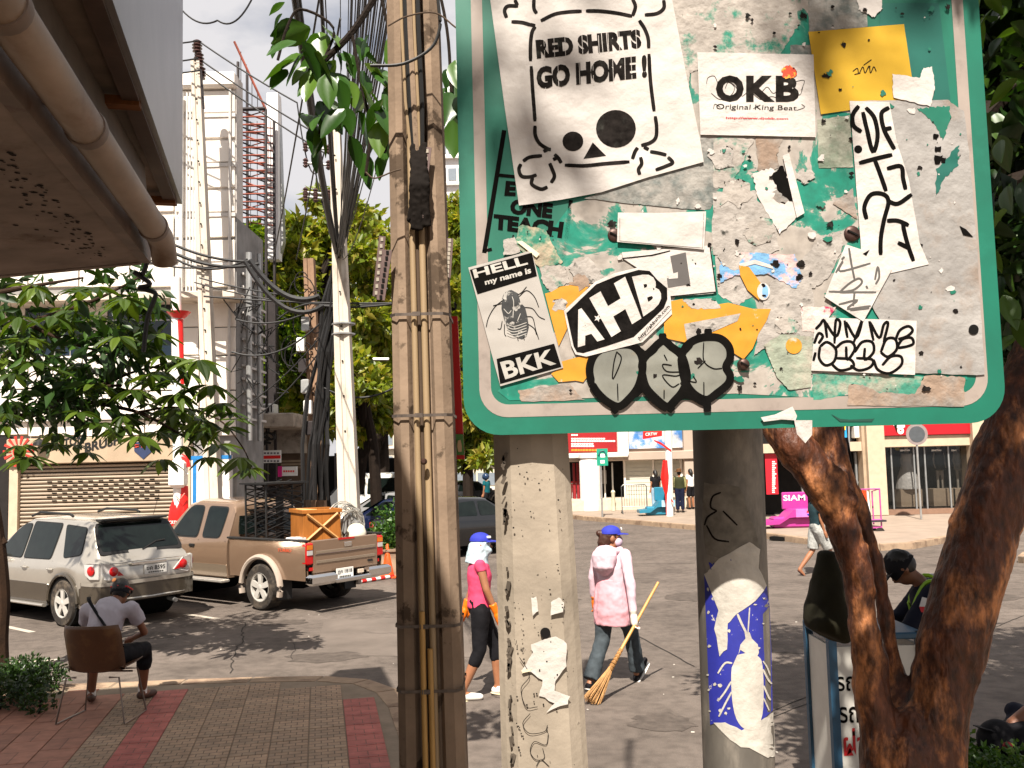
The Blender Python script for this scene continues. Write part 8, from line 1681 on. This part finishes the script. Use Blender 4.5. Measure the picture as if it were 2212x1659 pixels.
# guard's stand with Thai lettering, hanging bag, bottle
YD = 5.75; px0, px1 = at(1790, 1400, YD).x, at(2000, 1400, YD).x; zt_ = at(1890, 1368, YD).z
sd2 = thing('guard_stand', 'blue and white metal stand with painted Thai notices behind the trunk', 'stand', ((px0+px1)/2, YD+.25, 0)); bluef = mat('stand_blue', (.03, .10, .17), .5, var=.15)
for x in (px0+.025, px1-.025):
    for y in (YD+.025, YD+.475): MB().box((x, y, zt_/2), (.05, .05, zt_)).build('corner_post', bluef, sd2)
whs = mat('stand_white', (.62, .60, .55), .6, var=.1, scale=6); fp = MB().box(((px0+px1)/2, YD+.03, zt_/2-.02), (px1-px0-.1, .02, zt_-.12)).build('front_panel', whs, sd2)
for x in (px0+.03, px1-.03): MB().box((x, YD+.25, zt_/2-.02), (.02, .40, zt_-.12)).build('side_panel', whs, sd2)
MB().box(((px0+px1)/2, YD+.25, zt_-.02), (px1-px0, .5, .04), bev=.008).build('top', bluef, sd2)
for s, x0, y0, x1, y1, m_ in (('รถยนต์', 1806, 1450, 1925, 1492, inkb), ('รถจักรยาน', 1812, 1512, 1990, 1560, inkb), ('ฝ่าฝืน', 1822, 1572, 1935, 1632, mat('sign_red_ink', (.5, .01, .015), .5))):
    tb = MB(); text_on(tb, s, vquad(x0, y0, x1, y1, YD+.016), .015); tb.build('lettering', m_, fp)
MB().slab([at(1797, 1482, YD+.01), at(1806, 1455, YD+.01), at(1809, 1490, YD+.01)], (0, -.003, 0)).build('red_triangle', redp, sd2)
bag = thing('hanging_bag', 'dark olive cloth bag hanging by a black strap from the tree', 'bag', at(1800, 1385, 4.4)); bgm = MB(); YH = 4.35
CB = conv(2960, 2000, 1.8853); rws = []
for yy, xl, xr_, dp in ((120, 200, 330, .05), (220, 180, 350, .08), (350, 155, 390, .11), (480, 130, 410, .14), (600, 112, 430, .16), (660, 125, 440, .15), (720, 230, 440, .12), (760, 300, 430, .06)):
    l, r_ = at(*CB(xl, yy), YH), at(*CB(xr_, yy), YH); c = (l+r_)/2; hw = (r_.x-l.x)/2; rws.append([c+V3((hw*math.cos(a), dp*math.sin(a), 0)) for a in [2*math.pi*k/18 for k in range(18)]])
bgm.grid(rws, True); bgm.f += [tuple(range(18)), tuple(7*18+k for k in range(18))[::-1]]; blob('bag_body', bgm, mat('olive_cloth', (.035, .032, .018), .85, var=.3, scale=6), bag, .014, 3, .008, 12)
MB().tube([at(x, y, YH) for x, y in ((1828, 945), (1838, 1000), (1848, 1050), (1853, 1100), (1840, 1140), (1800, 1160))], .014, 6, True, .5).build('strap', blk, bag, True)
wbm = gr(2092, 1640, .02); bt = thing('water_bottle', 'clear plastic water bottle with blue cap at the tree foot', 'bottle', (wbm.x, wbm.y, .0)); gl_ = glassmat('clear_plastic', (.6, .65, .68), .05, .35)
MB().lathe((wbm.x, wbm.y, .005), [(.03, 0), (.033, .02), (.033, .15), (.018, .19), (.014, .21)], 16).build('body', gl_, bt, True); MB().lathe((wbm.x, wbm.y, .212), [(.016, 0), (.016, .02)], 12).build('bottle_cap', mat('bottle_cap_blue', (.02, .12, .5), .4), bt); MB().lathe((wbm.x, wbm.y, .07), [(.0335, 0), (.0335, .05)], 16).build('bottle_label', whitep, bt)
# cone and barrier tape by the truck
cnp = gr(838, 1248); cne = thing('traffic_cone', 'orange traffic cone standing behind the pickup bumper', 'cone', cnp); orc = mat('cone_orange', (.75, .13, .02), .5, var=.1); MB().box((cnp.x, cnp.y, .02), (.36, .36, .04), bev=.01).build('base', orc, cne); MB().lathe((cnp.x, cnp.y, .04), [(.14, 0), (.09, .25), (.03, .62), (.02, .64)], 18).build('body', orc, cne, True); MB().lathe((cnp.x, cnp.y, .27), [(.092, 0), (.072, .12)], 18).build('white_band', whitep, cne)
p, q = gr(770, 1262), gr(850, 1249); bp_ = thing('barrier_pole', 'red and white striped pole lying on the road by the cone', 'pole', p)
for k in range(8): MB().tube([p.lerp(q, k/8)+V3((0, 0, .04)), p.lerp(q, (k+1)/8)+V3((0, 0, .04))], .035, 8).build('stripe_section', redp if k % 2 else whitep, bp_)
